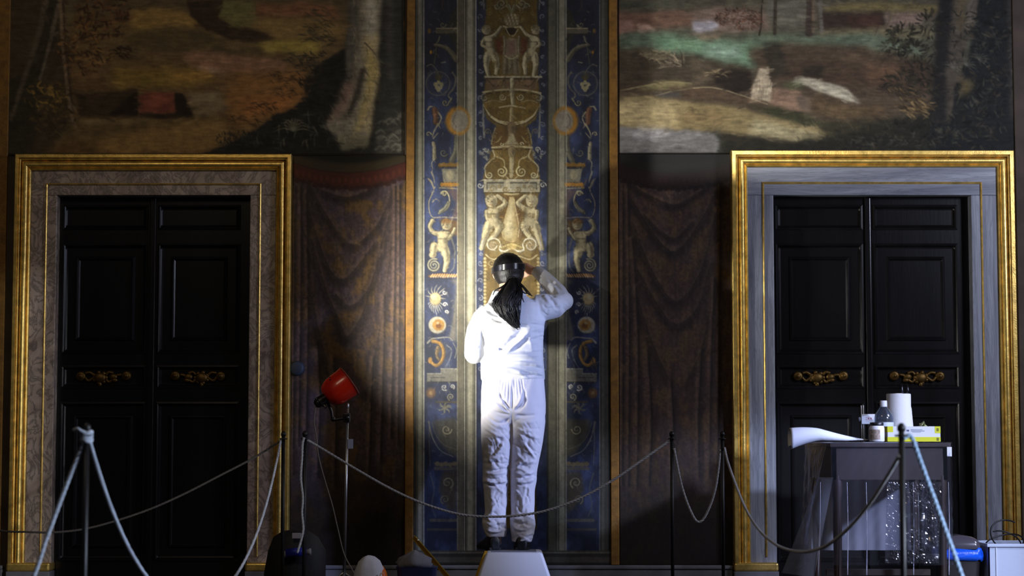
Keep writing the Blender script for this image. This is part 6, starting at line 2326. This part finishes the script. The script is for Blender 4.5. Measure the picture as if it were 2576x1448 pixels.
def hand(g, wrist, ahead, side, palm_n, curl, spread=.16, thumb=1):
    """palm, four fingers of unequal length and a thumb; ahead = finger direction, side = towards the thumb"""
    ahead, side = ahead.normalized(), side.normalized()
    nrm = palm_n.normalized()
    m0, m1 = wrist + ahead * .02, wrist + ahead * .085
    g.loft([[tuple(c_ + side * (hw * math.cos(a)) + nrm * (ht * math.sin(a))) for a in np.linspace(0, 2 * math.pi, 14, endpoint=False)] for c_, hw, ht in
            ((wrist - ahead * .02, .024, .019), (wrist, .025, .017), (m0, .031, .017), ((m0 + m1) / 2, .040, .016), (m1, .041, .013), (m1 + ahead * .008, .036, .009))])
    for k, (off, ln) in enumerate(((.030, .070), (.010, .078), (-.011, .073), (-.031, .058))):
        base = m1 + side * off - ahead * .008
        dr_ = (ahead + side * spread * (off / .03)).normalized()
        pts_, p_ = [base], base
        an = 0
        for seg, fr in ((.45, .8), (.32, 1.0), (.23, .9)):
            an += curl * fr * (1 + .12 * k)
            d_ = (dr_ * math.cos(an) + nrm * math.sin(an)).normalized()
            p_ = p_ + d_ * ln * seg
            pts_.append(p_)
        g.tube([tuple(v) for v in spline([tuple(v) for v in pts_], 12)], [.0092 - .0026 * i / 11 for i in range(12)], 10)
        g.ell(pts_[-1], .0068, .0068, .0068, 8, 6)
    base = wrist + ahead * .028 + side * .024
    pts_ = [base, base + (side * .8 + ahead * .6 + nrm * .25).normalized() * .032, base + (side * .62 + ahead * .9 + nrm * .5).normalized() * .060, base + (side * .36 + ahead * 1.0 + nrm * .75).normalized() * .082]
    g.tube([tuple(v) for v in spline([tuple(v) for v in pts_], 10)], [.0125 - .0045 * i / 9 for i in range(10)], 10)


wr = Q(1343, 682, .255)
hand(b, wr, Vector((-.80, .42, .30)), Vector((-.1, .7, -.7)), Vector((-.75, -.25, -.4)), .62)
wl = Q(1213, 857, .24)
hand(b, wl, Vector((.25, .85, .25)), Vector((.75, -.1, .5)), Vector((.3, .2, -.8)), .55)
body_me = remesh(b, .0052, 3, .5)
link_mesh('body', body_me, M_skin, person)

# --- sweatshirt
b = MB()
T_ = [(741, 1254, 1318, .074, .49), (752, 1238, 1338, .088, .50), (763, 1224, 1362, .098, .505), (775, 1211, 1372, .104, .51), (790, 1203, 1374, .108, .51), (815, 1204, 1370, .116, .51), (850, 1209, 1367, .116, .51), (890, 1211, 1366, .116, .51), (915, 1209, 1369, .120, .51), (938, 1209, 1371, .124, .51), (952, 1210, 1371, .122, .51), (957, 1213, 1368, .114, .51)]
b.loft([ringxy(Q((l + r_) / 2 , py, d), (r_ - l) / 2 * pxm(d), th, 32) for py, l, r_, th, d in T_])
SL = [(1230, 788, .51, 28), (1213, 802, .515, 27), (1200, 828, .52, 27), (1195, 860, .525, 26.5), (1194, 888, .52, 26), (1199, 880, .44, 22), (1206, 868, .34, 18), (1211, 860, .27, 16)]
b.tube([tuple(Q(x, y, d)) for x, y, d, _ in SL], [w_ * pxm(d) for _, _, d, w_ in SL], 22)
b.ell(tuple(Q(1194, 889, .525)), 25 * pxm(.52), .05, 25 * pxm(.52), 18, 12)
b.ell(tuple(Q(1222, 800, .51)), 27 * pxm(.52), .062, 28 * pxm(.52), 18, 12)
SR = [(1350, 776, .50, 36), (1374, 772, .50, 33), (1398, 768, .49, 30), (1415, 757, .465, 27), (1403, 735, .42, 24), (1382, 712, .365, 21), (1362, 692, .315, 17), (1349, 681, .275, 14)]
b.tube([tuple(Q(x, y, d)) for x, y, d, _ in SR], [w_ * pxm(d) for _, _, d, w_ in SR], 22)
b.ell(tuple(Q(1417, 756, .465)), 26 * pxm(.47), .052, 25 * pxm(.47), 18, 12)
b.ell(tuple(Q(1350, 776, .51)), 34 * pxm(.51), .075, 28 * pxm(.51), 18, 12)
me = remesh(b, .0045, 7, .5)
FS = [
    ([(1268, 890), (1300, 864), (1334, 829)], 5.0, .014), ([(1262, 877), (1290, 852), (1322, 824)], 5, -.010), ([(1254, 877), (1270, 878)], 3.5, -.012), ([(1290, 880), (1330, 850)], 6, -.008),
    ([(1232, 897), (1290, 893), (1366, 893)], 5, .009), ([(1240, 906), (1300, 904), (1366, 911)], 3.5, -.009), ([(1290, 913), (1330, 912), (1370, 920)], 4, .006), ([(1300, 921), (1340, 922), (1370, 930)], 3, -.007),
    ([(1262, 928), (1290, 930), (1322, 943)], 6, .012), ([(1254, 938), (1285, 944), (1320, 950)], 4, -.010), ([(1300, 930), (1345, 936), (1370, 944)], 3, .006), ([(1215, 930), (1250, 926)], 5, .005),
    ([(1198, 780), (1204, 806)], 4, -.008), ([(1222, 775), (1238, 788), (1262, 796)], 4.5, -.015), ([(1232, 796), (1250, 804), (1270, 808)], 4, -.010), ([(1226, 764), (1242, 778), (1262, 786)], 5, .010),
    ([(1374, 738), (1392, 758), (1398, 770)], 3.5, -.010), ([(1366, 742), (1384, 764)], 4, .006), ([(1352, 750), (1360, 776), (1362, 800)], 5, -.005), ([(1368, 706), (1392, 720), (1408, 742)], 3.5, .006), ([(1360, 716), (1384, 738), (1400, 748)], 3.2, -.009),
    ([(1376, 698), (1398, 716), (1420, 732)], 3, -.006), ([(1350, 690), (1362, 706)], 3, -.006), ([(1372, 786), (1384, 776), (1410, 772)], 4, -.006), ([(1214, 836), (1216, 880), (1214, 912)], 3.5, -.012),
    ([(1182, 846), (1196, 852), (1208, 850)], 4, -.005), ([(1176, 880), (1192, 872), (1206, 876)], 4, .005), ([(1328, 812), (1336, 860), (1346, 888)], 7, .004), ([(1240, 820), (1250, 860), (1246, 890)], 8, .004), ([(1356, 830), (1362, 870)], 4, -.005),
    ([(1208, 949), (1290, 951), (1371, 952)], 2.2, .004), ([(1208, 942), (1290, 944), (1371, 946)], 1.8, -.004)]
FS = [(p_, w_, a_ * 1.25) for p_, w_, a_ in FS]
rg = np.random.default_rng(77)
for _ in range(46):
    x, y = 1222 + 140 * rg.random(), 800 + 145 * rg.random()
    l_ = 12 + 22 * rg.random()
    sl_ = (rg.random() - .6) * .7 if y < 890 else (rg.random() - .5) * .2
    FS.append(([(x - l_, y - sl_ * l_), (x, y + 3 * (rg.random() - .5)), (x + l_, y + sl_ * l_)], 2.2 + 2.5 * rg.random(), (.0018 + .0025 * rg.random()) * (1 if rg.random() > .5 else -1)))
for _ in range(22):
    x, y = 1366 + 66 * rg.random(), 700 + 90 * rg.random()
    FS.append(([(x - 8, y - 10 * rg.random()), (x, y), (x + 7, y + 9 * rg.random())], 2 + 1.6 * rg.random(), (.002 + .002 * rg.random()) * (1 if rg.random() > .5 else -1)))
folds(me, FS, .0014, 20, 2)
link_mesh('sweatshirt', me, M_shirt, person)
# collar band round the neck
cpts = []
g = MB()
rings = []
for k in range(49):
    a = 2 * math.pi * k / 48
    c_, s_ = math.cos(a), math.sin(a)
    back = max(0, -s_)
    # stands up round the nape, its outer edge lying lower on the left shoulder
    drop = .026 * max(0, -c_) * (.35 + .65 * back)
    ctr = Q(1282, 738, .49)
    prof = [(.070, .012), (.078, .020), (.088, .012), (.104, -.020 - drop), (.118, -.046 - drop * 1.6), (.112, -.056 - drop * 1.6), (.090, -.046), (.072, -.03)]
    rings.append([(ctr.x + c_ * a_ * (1.06 if c_ < 0 else .94), ctr.y + s_ * a_ * .98, ctr.z + b_ - .012 * back + .012 * max(0, s_)) for a_, b_ in prof])
g.loft(rings, cap=False)
link_mesh('collar', remesh(g, .004, 3), M_shirt, person)

# --- trousers
b = MB()
W_ = [(936, 1214, 1366, .108), (960, 1213, 1368, .116), (985, 1211, 1370, .124), (1015, 1210, 1372, .130), (1038, 1211, 1372, .126), (1054, 1214, 1369, .110), (1066, 1224, 1360, .085)]
b.loft([ringxy(Q((l + r_) / 2, py, .515), (r_ - l) / 2 * pxm(.515), th, 36, 2.5) for py, l, r_, th in W_])
TL = [(1248, 1020, 36), (1251, 1060, 40), (1251, 1100, 39.5), (1250, 1145, 37), (1247, 1185, 33), (1246, 1210, 33.5), (1247, 1232, 30), (1247, 1262, 28.5), (1246, 1290, 27), (1243, 1303, 31), (1243, 1316, 31.5), (1245, 1330, 30), (1248, 1346, 26), (1248, 1350, 24)]
TR = [(1331, 1020, 39), (1327, 1060, 44), (1325, 1100, 42), (1322, 1145, 37.5), (1318, 1185, 34), (1317, 1210, 33.5), (1316, 1232, 30.5), (1316, 1262, 29), (1315, 1290, 28), (1314, 1303, 31), (1315, 1318, 32), (1314, 1334, 29.5), (1313, 1350, 26), (1312, 1362, 24.5)]
for k, L_ in enumerate((TL, TR)):
    b.loft([ringxy(Q(x, y, D0), w_ * pxm(D0), w_ * pxm(D0) * (1.25 if y < 1120 else 1.15), 26, 2.2) for x, y, w_ in L_])
me = remesh(b, .0045, 5, .5)
FT = [([(1288, 1030), (1288, 1080), (1287, 1130)], 3, -.006), ([(1288, 965), (1289, 1010), (1289, 1038)], 3, -.008)]
for x0_, x1_, y1_ in ((1254, 1250, 972), (1262, 1256, 984), (1269, 1262, 1000), (1275, 1272, 1012), (1281, 1279, 1020), (1294, 1296, 1010), (1300, 1304, 1000), (1306, 1312, 994), (1312, 1316, 980)):
    FT.append(([(x0_, 950), ((x0_ + x1_) / 2, (950 + y1_) / 2), (x1_, y1_)], 2.2, -.0034 - .003 * ((x0_ * 7) % 5) / 5))
    FT.append(([(x0_ + 3.4, 950), ((x0_ + x1_) / 2 + 3.4, (950 + y1_) / 2), (x1_ + 3.4, y1_)], 2.0, .002))
FT += [([(1255, 976), (1262, 1000), (1276, 1020), (1286, 1034)], 3.4, -.012), ([(1260, 1000), (1268, 1018), (1282, 1032)], 3.2, .009), ([(1262, 1012), (1272, 1028), (1284, 1040)], 3, -.010),
       ([(1318, 976), (1318, 1000), (1304, 1022), (1294, 1036)], 3.4, -.010), ([(1312, 994), (1306, 1012), (1296, 1026)], 3, .011), ([(1322, 1000), (1316, 1020), (1300, 1036)], 3.2, -.009),
       ([(1236, 998), (1256, 1016), (1280, 1040)], 4.5, -.009), ([(1244, 1012), (1262, 1028), (1284, 1042)], 3, .008), ([(1240, 1034), (1264, 1040), (1286, 1044)], 3, -.006),
       ([(1222, 1038), (1240, 1058), (1262, 1064), (1286, 1050)], 3.4, -.011), ([(1226, 1046), (1246, 1068), (1276, 1066)], 4, .006), ([(1296, 1044), (1322, 1046), (1352, 1042)], 3.4, -.009), ([(1294, 1058), (1318, 1064), (1350, 1058)], 4, .005),
       ([(1214, 1070), (1240, 1090), (1262, 1096), (1280, 1092)], 4, .006), ([(1218, 1080), (1244, 1098), (1266, 1108)], 3.6, -.008), ([(1260, 1098), (1258, 1120), (1236, 1144)], 5, -.009), ([(1264, 1106), (1260, 1126), (1240, 1148)], 3.4, .008), ([(1226, 1088), (1234, 1120), (1250, 1130)], 5, -.005),
       ([(1300, 1076), (1322, 1084), (1338, 1080)], 3.6, .007), ([(1318, 1086), (1330, 1104), (1326, 1124)], 4.5, -.010), ([(1318, 1112), (1334, 1136), (1346, 1156)], 3, .010), ([(1324, 1112), (1340, 1134), (1350, 1150)], 3, -.009), ([(1296, 1100), (1310, 1130), (1306, 1150)], 5, -.006),
       ([(1222, 1160), (1240, 1152), (1262, 1148)], 3.5, .007), ([(1220, 1168), (1244, 1162), (1266, 1156)], 3, -.009), ([(1218, 1180), (1240, 1184), (1270, 1178)], 3, -.008), ([(1216, 1188), (1244, 1192), (1276, 1186)], 3, .008), ([(1218, 1198), (1246, 1204), (1276, 1196)], 2.8, -.010), ([(1214, 1208), (1240, 1212), (1274, 1208)], 3, .008), ([(1222, 1218), (1248, 1222), (1272, 1216)], 2.8, -.007), ([(1240, 1156), (1250, 1172), (1262, 1178)], 3, -.007),
       ([(1296, 1168), (1318, 1162), (1346, 1158)], 3.2, .008), ([(1300, 1176), (1320, 1172), (1344, 1166)], 2.8, -.010), ([(1290, 1186), (1314, 1192), (1344, 1186)], 3, .008), ([(1288, 1194), (1316, 1202), (1346, 1194)], 2.8, -.010), ([(1294, 1208), (1316, 1212), (1348, 1204)], 3, .007), ([(1300, 1216), (1318, 1220), (1342, 1214)], 2.6, -.006), ([(1308, 1160), (1322, 1172), (1336, 1176)], 3, -.006),
       ([(1234, 1230), (1238, 1262), (1240, 1292)], 6, .005), ([(1258, 1234), (1260, 1264), (1262, 1290)], 5, -.004), ([(1304, 1236), (1306, 1266), (1308, 1292)], 6, -.006), ([(1318, 1240), (1314, 1270), (1312, 1296)], 4, .005),
       ([(1214, 1306), (1230, 1310), (1250, 1308)], 3, -.010), ([(1216, 1314), (1238, 1318), (1262, 1312), (1272, 1318)], 3, .009), ([(1244, 1308), (1254, 1322), (1252, 1334)], 3, -.010), ([(1258, 1318), (1266, 1328), (1274, 1324)], 3, -.010), ([(1224, 1328), (1240, 1336), (1262, 1334)], 3, .007), ([(1230, 1340), (1250, 1342), (1266, 1338)], 2.6, -.006),
       ([(1288, 1302), (1306, 1306), (1330, 1300)], 3, .007), ([(1292, 1312), (1310, 1316), (1336, 1312)], 3, -.009), ([(1298, 1322), (1316, 1318), (1332, 1322)], 3, -.010), ([(1288, 1316), (1300, 1330), (1318, 1332)], 3, .008), ([(1296, 1334), (1308, 1338), (1324, 1334)], 3, -.007), ([(1312, 1304), (1318, 1320), (1332, 1326)], 3, .006)]
FT = [(p_, w_ * 1.1, a_ * 1.0) for p_, w_, a_ in FT]
rg = np.random.default_rng(31)


def creases(n, x0, x1, y0, y1, lean):
    out = []
    for _ in range(n):
        x, y = x0 + (x1 - x0) * rg.random(), y0 + (y1 - y0) * rg.random()
        a, l_ = lean + (rg.random() - .5) * 1.5, 9 + 16 * rg.random()
        b_ = (rg.random() - .5) * 7
        dx, dy = l_ * math.cos(a), l_ * math.sin(a)
        out.append(([(x - dx, y - dy), (x - b_ * math.sin(a), y + b_ * math.cos(a)), (x + dx, y + dy)], 1.8 + 2 * rg.random(), (.0022 + .003 * rg.random()) * (1 if rg.random() > .5 else -1)))
    return out


FT += creases(26, 1222, 1274, 1070, 1160, .7) + creases(26, 1300, 1352, 1070, 1160, -2.4) + creases(22, 1220, 1272, 1160, 1230, .1) + creases(22, 1294, 1342, 1160, 1230, -.1) + creases(14, 1222, 1268, 1235, 1300, 1.4) + creases(14, 1296, 1338, 1235, 1300, 1.6) + creases(14, 1220, 1268, 1300, 1344, .2) + creases(14, 1292, 1336, 1300, 1358, -.1)
folds(me, FT, .0016, 22, 5)
link_mesh('trousers', me, M_trous, person)
for xa_, xb_ in ((1226, 1280), (1298, 1354)):
    pass

# --- shoes
for px, turn in ((1246, -.30), (1312, .02)):
    s_ = empty('tmp', (0, 0, 0))
    bpy.data.objects.remove(s_)
    g = MB()
    q = Q(px, 1388, D0 + .06)
    rings = []
    ca, sa = math.cos(turn), math.sin(turn)
    for t, w_, h_, up in ((-.005, .020, .050, .02), (0, .031, .075, .0), (.03, .037, .080, .0), (.08, .037, .080, .0), (.13, .040, .062, .0), (.18, .043, .046, .0), (.22, .040, .036, .0), (.25, .026, .026, .002)):
        ring = []
        for k in range(18):
            a = 2 * math.pi * k / 18
            u = w_ * math.cos(a)
            v = (.5 + .5 * math.sin(a)) * h_ if math.sin(a) > 0 else .5 * h_ * (1 + max(-1, 1.6 * math.sin(a)))
            yy = t
            ring.append((q.x + u * ca + yy * sa, q.y + yy * ca - u * sa, SZ + .002 + v))
        rings.append(ring)
    g.loft(rings)
    o = link_mesh('shoe', remesh(g, .004, 2), M_shoe, person)
    g = MB()
    rings = []
    for z, e in ((0, 0), (.014, .002)):
        ring = []
        for t, w_ in ((0, .018), (.0, .031), (.05, .039), (.12, .040), (.19, .045), (.235, .036), (.256, .012)):
            ring.append((t, w_ + e))
        ring = [(t, w_) for t, w_ in ring] + [(t, -w_) for t, w_ in ring[::-1]]
        rings.append([(q.x + u * ca + t * sa, q.y + t * ca - u * sa - .003, SZ + .0018 + z) for t, u in ring])
    g.loft(rings)
    sl = g.build('sole', mat('black_sole', (10, 10, 11), .6), o, smooth=False)

# --- hair
g = MB()
hb = Vector((hc.x, hc.y - .004, hc.z))
g.ell((hb.x, hb.y, hb.z), .088, .108, .097, 32, 22)
g.ell((hb.x + .004, hb.y - .020, hb.z - .040), .076, .082, .062, 24, 16)
me = remesh(g, .006, 3)
# open the face side
bm = bmesh.new()
bm.from_mesh(me)
dead = [f for f in bm.faces if (f.calc_center_median().y - hb.y) > .052 and (f.calc_center_median().z - hb.z) < .045]
bmesh.ops.delete(bm, geom=dead, context='FACES')
bm.to_mesh(me)
bm.free()
n = len(me.vertices)
co = np.empty(n * 3)
me.vertices.foreach_get('co', co)
co = co.reshape(-1, 3)
tie = Q(1288, 706, .545)
# combed grooves running to the tie
v = co - np.array(tie)
an = np.arctan2(v[:, 0], v[:, 2])
co += (co - np.array(hb)) * (0.012 * np.sin(an * 46))[:, None] * .5
me.vertices.foreach_set('co', co.ravel())
me.update()
link_mesh('hair', me, M_hair, person)
# ponytail of many locks
rg = np.random.default_rng(12)
g = MB()
ctrl = [(1290, 702, .555, 10), (1288, 714, .590, 17), (1284, 736, .630, 29), (1273, 762, .650, 34), (1277, 782, .655, 29), (1285, 799, .650, 21), (1294, 812, .645, 13), (1304, 823, .645, 5)]
cs = spline(ctrl, 20)
g.tube([tuple(P(x, y, d - .008)) for x, y, d, _ in cs], [max(.002, w_ * .70 * pxm(.65)) for *_, w_ in cs], 20)
for i in range(520):
    a = rg.random() * 2 * math.pi
    rr = .62 + .42 * rg.random()
    tw = (rg.random() - .5) * .9
    end = 15 + int(rg.random() * 6)
    ph = rg.random() * 6
    fr_ = .25 + .5 * rg.random()
    pts = []
    for k, (x, y, d, w_) in enumerate(cs[:end]):
        t = k / 19
        an = a + tw * t * 2
        ww = max(w_, 2.5) * (rr + .10 * math.sin(k * fr_ + ph))
        pts.append(tuple(P(x + ww * math.cos(an) + 2.2 * t * math.sin(k * .5 + ph), y + 2 * math.sin(k * .7 + i) + 5 * t * math.sin(i), d + ww * .6 * pxm(.65) * math.sin(an))))
    m_ = len(pts)
    r0 = .0011 + .0017 * rg.random()
    g.tube(pts, [r0 * (1.15 - k / m_) for k in range(m_)], 6)
for pts in ([(1296, 704, .56), (1312, 716, .60), (1326, 730, .62), (1338, 744, .625)], [(1298, 706, .56), (1316, 722, .60), (1328, 738, .615), (1340, 744, .62)], [(1296, 708, .57), (1306, 724, .61), (1318, 736, .62), (1330, 738, .62)],
            [(1294, 708, .57), (1302, 726, .615), (1312, 744, .625), (1318, 760, .62)], [(1282, 708, .56), (1262, 722, .59), (1246, 730, .59), (1240, 742, .585)]):
    p_ = spline(pts, 14)
    g.tube([tuple(P(*v)) for v in p_], [.0062 * (1 - .8 * k / 13) + .0008 for k in range(14)], 8)
o = g.build('ponytail', M_hair, person)
q = tie
g = MB()
g.tube([(q.x + .024 * math.cos(t), q.y - .018 + .008 * math.sin(t), q.z + .024 * math.sin(t) * .7) for t in np.linspace(0, 2 * math.pi, 25)], .008, 10, cap=False)
g.build('hair_tie', mat('black_elastic', (18, 18, 20), .6), person)
# headband strap of the magnifier
rings = []
for k in range(65):
    a = 2 * math.pi * k / 64
    c_, s_ = math.cos(a), math.sin(a)
    base = Vector((hb.x + .0895 * c_, hb.y + .1105 * s_, hb.z + .004 + .010 * c_ - .006 * s_))
    o_ = Vector((c_, s_, 0))
    hh_ = .0175
    rings.append([tuple(base + o_ * .0 + Vector((0, 0, -hh_))), tuple(base + o_ * .004 + Vector((0, 0, -hh_ + .002))), tuple(base + o_ * .004 + Vector((0, 0, hh_ - .002))), tuple(base + Vector((0, 0, hh_))), tuple(base - o_ * .003)])
g = MB().loft(rings, cap=False)
g.build('headband', mat('grey_strap', (22, 22, 27), .24), person, sharp=40)
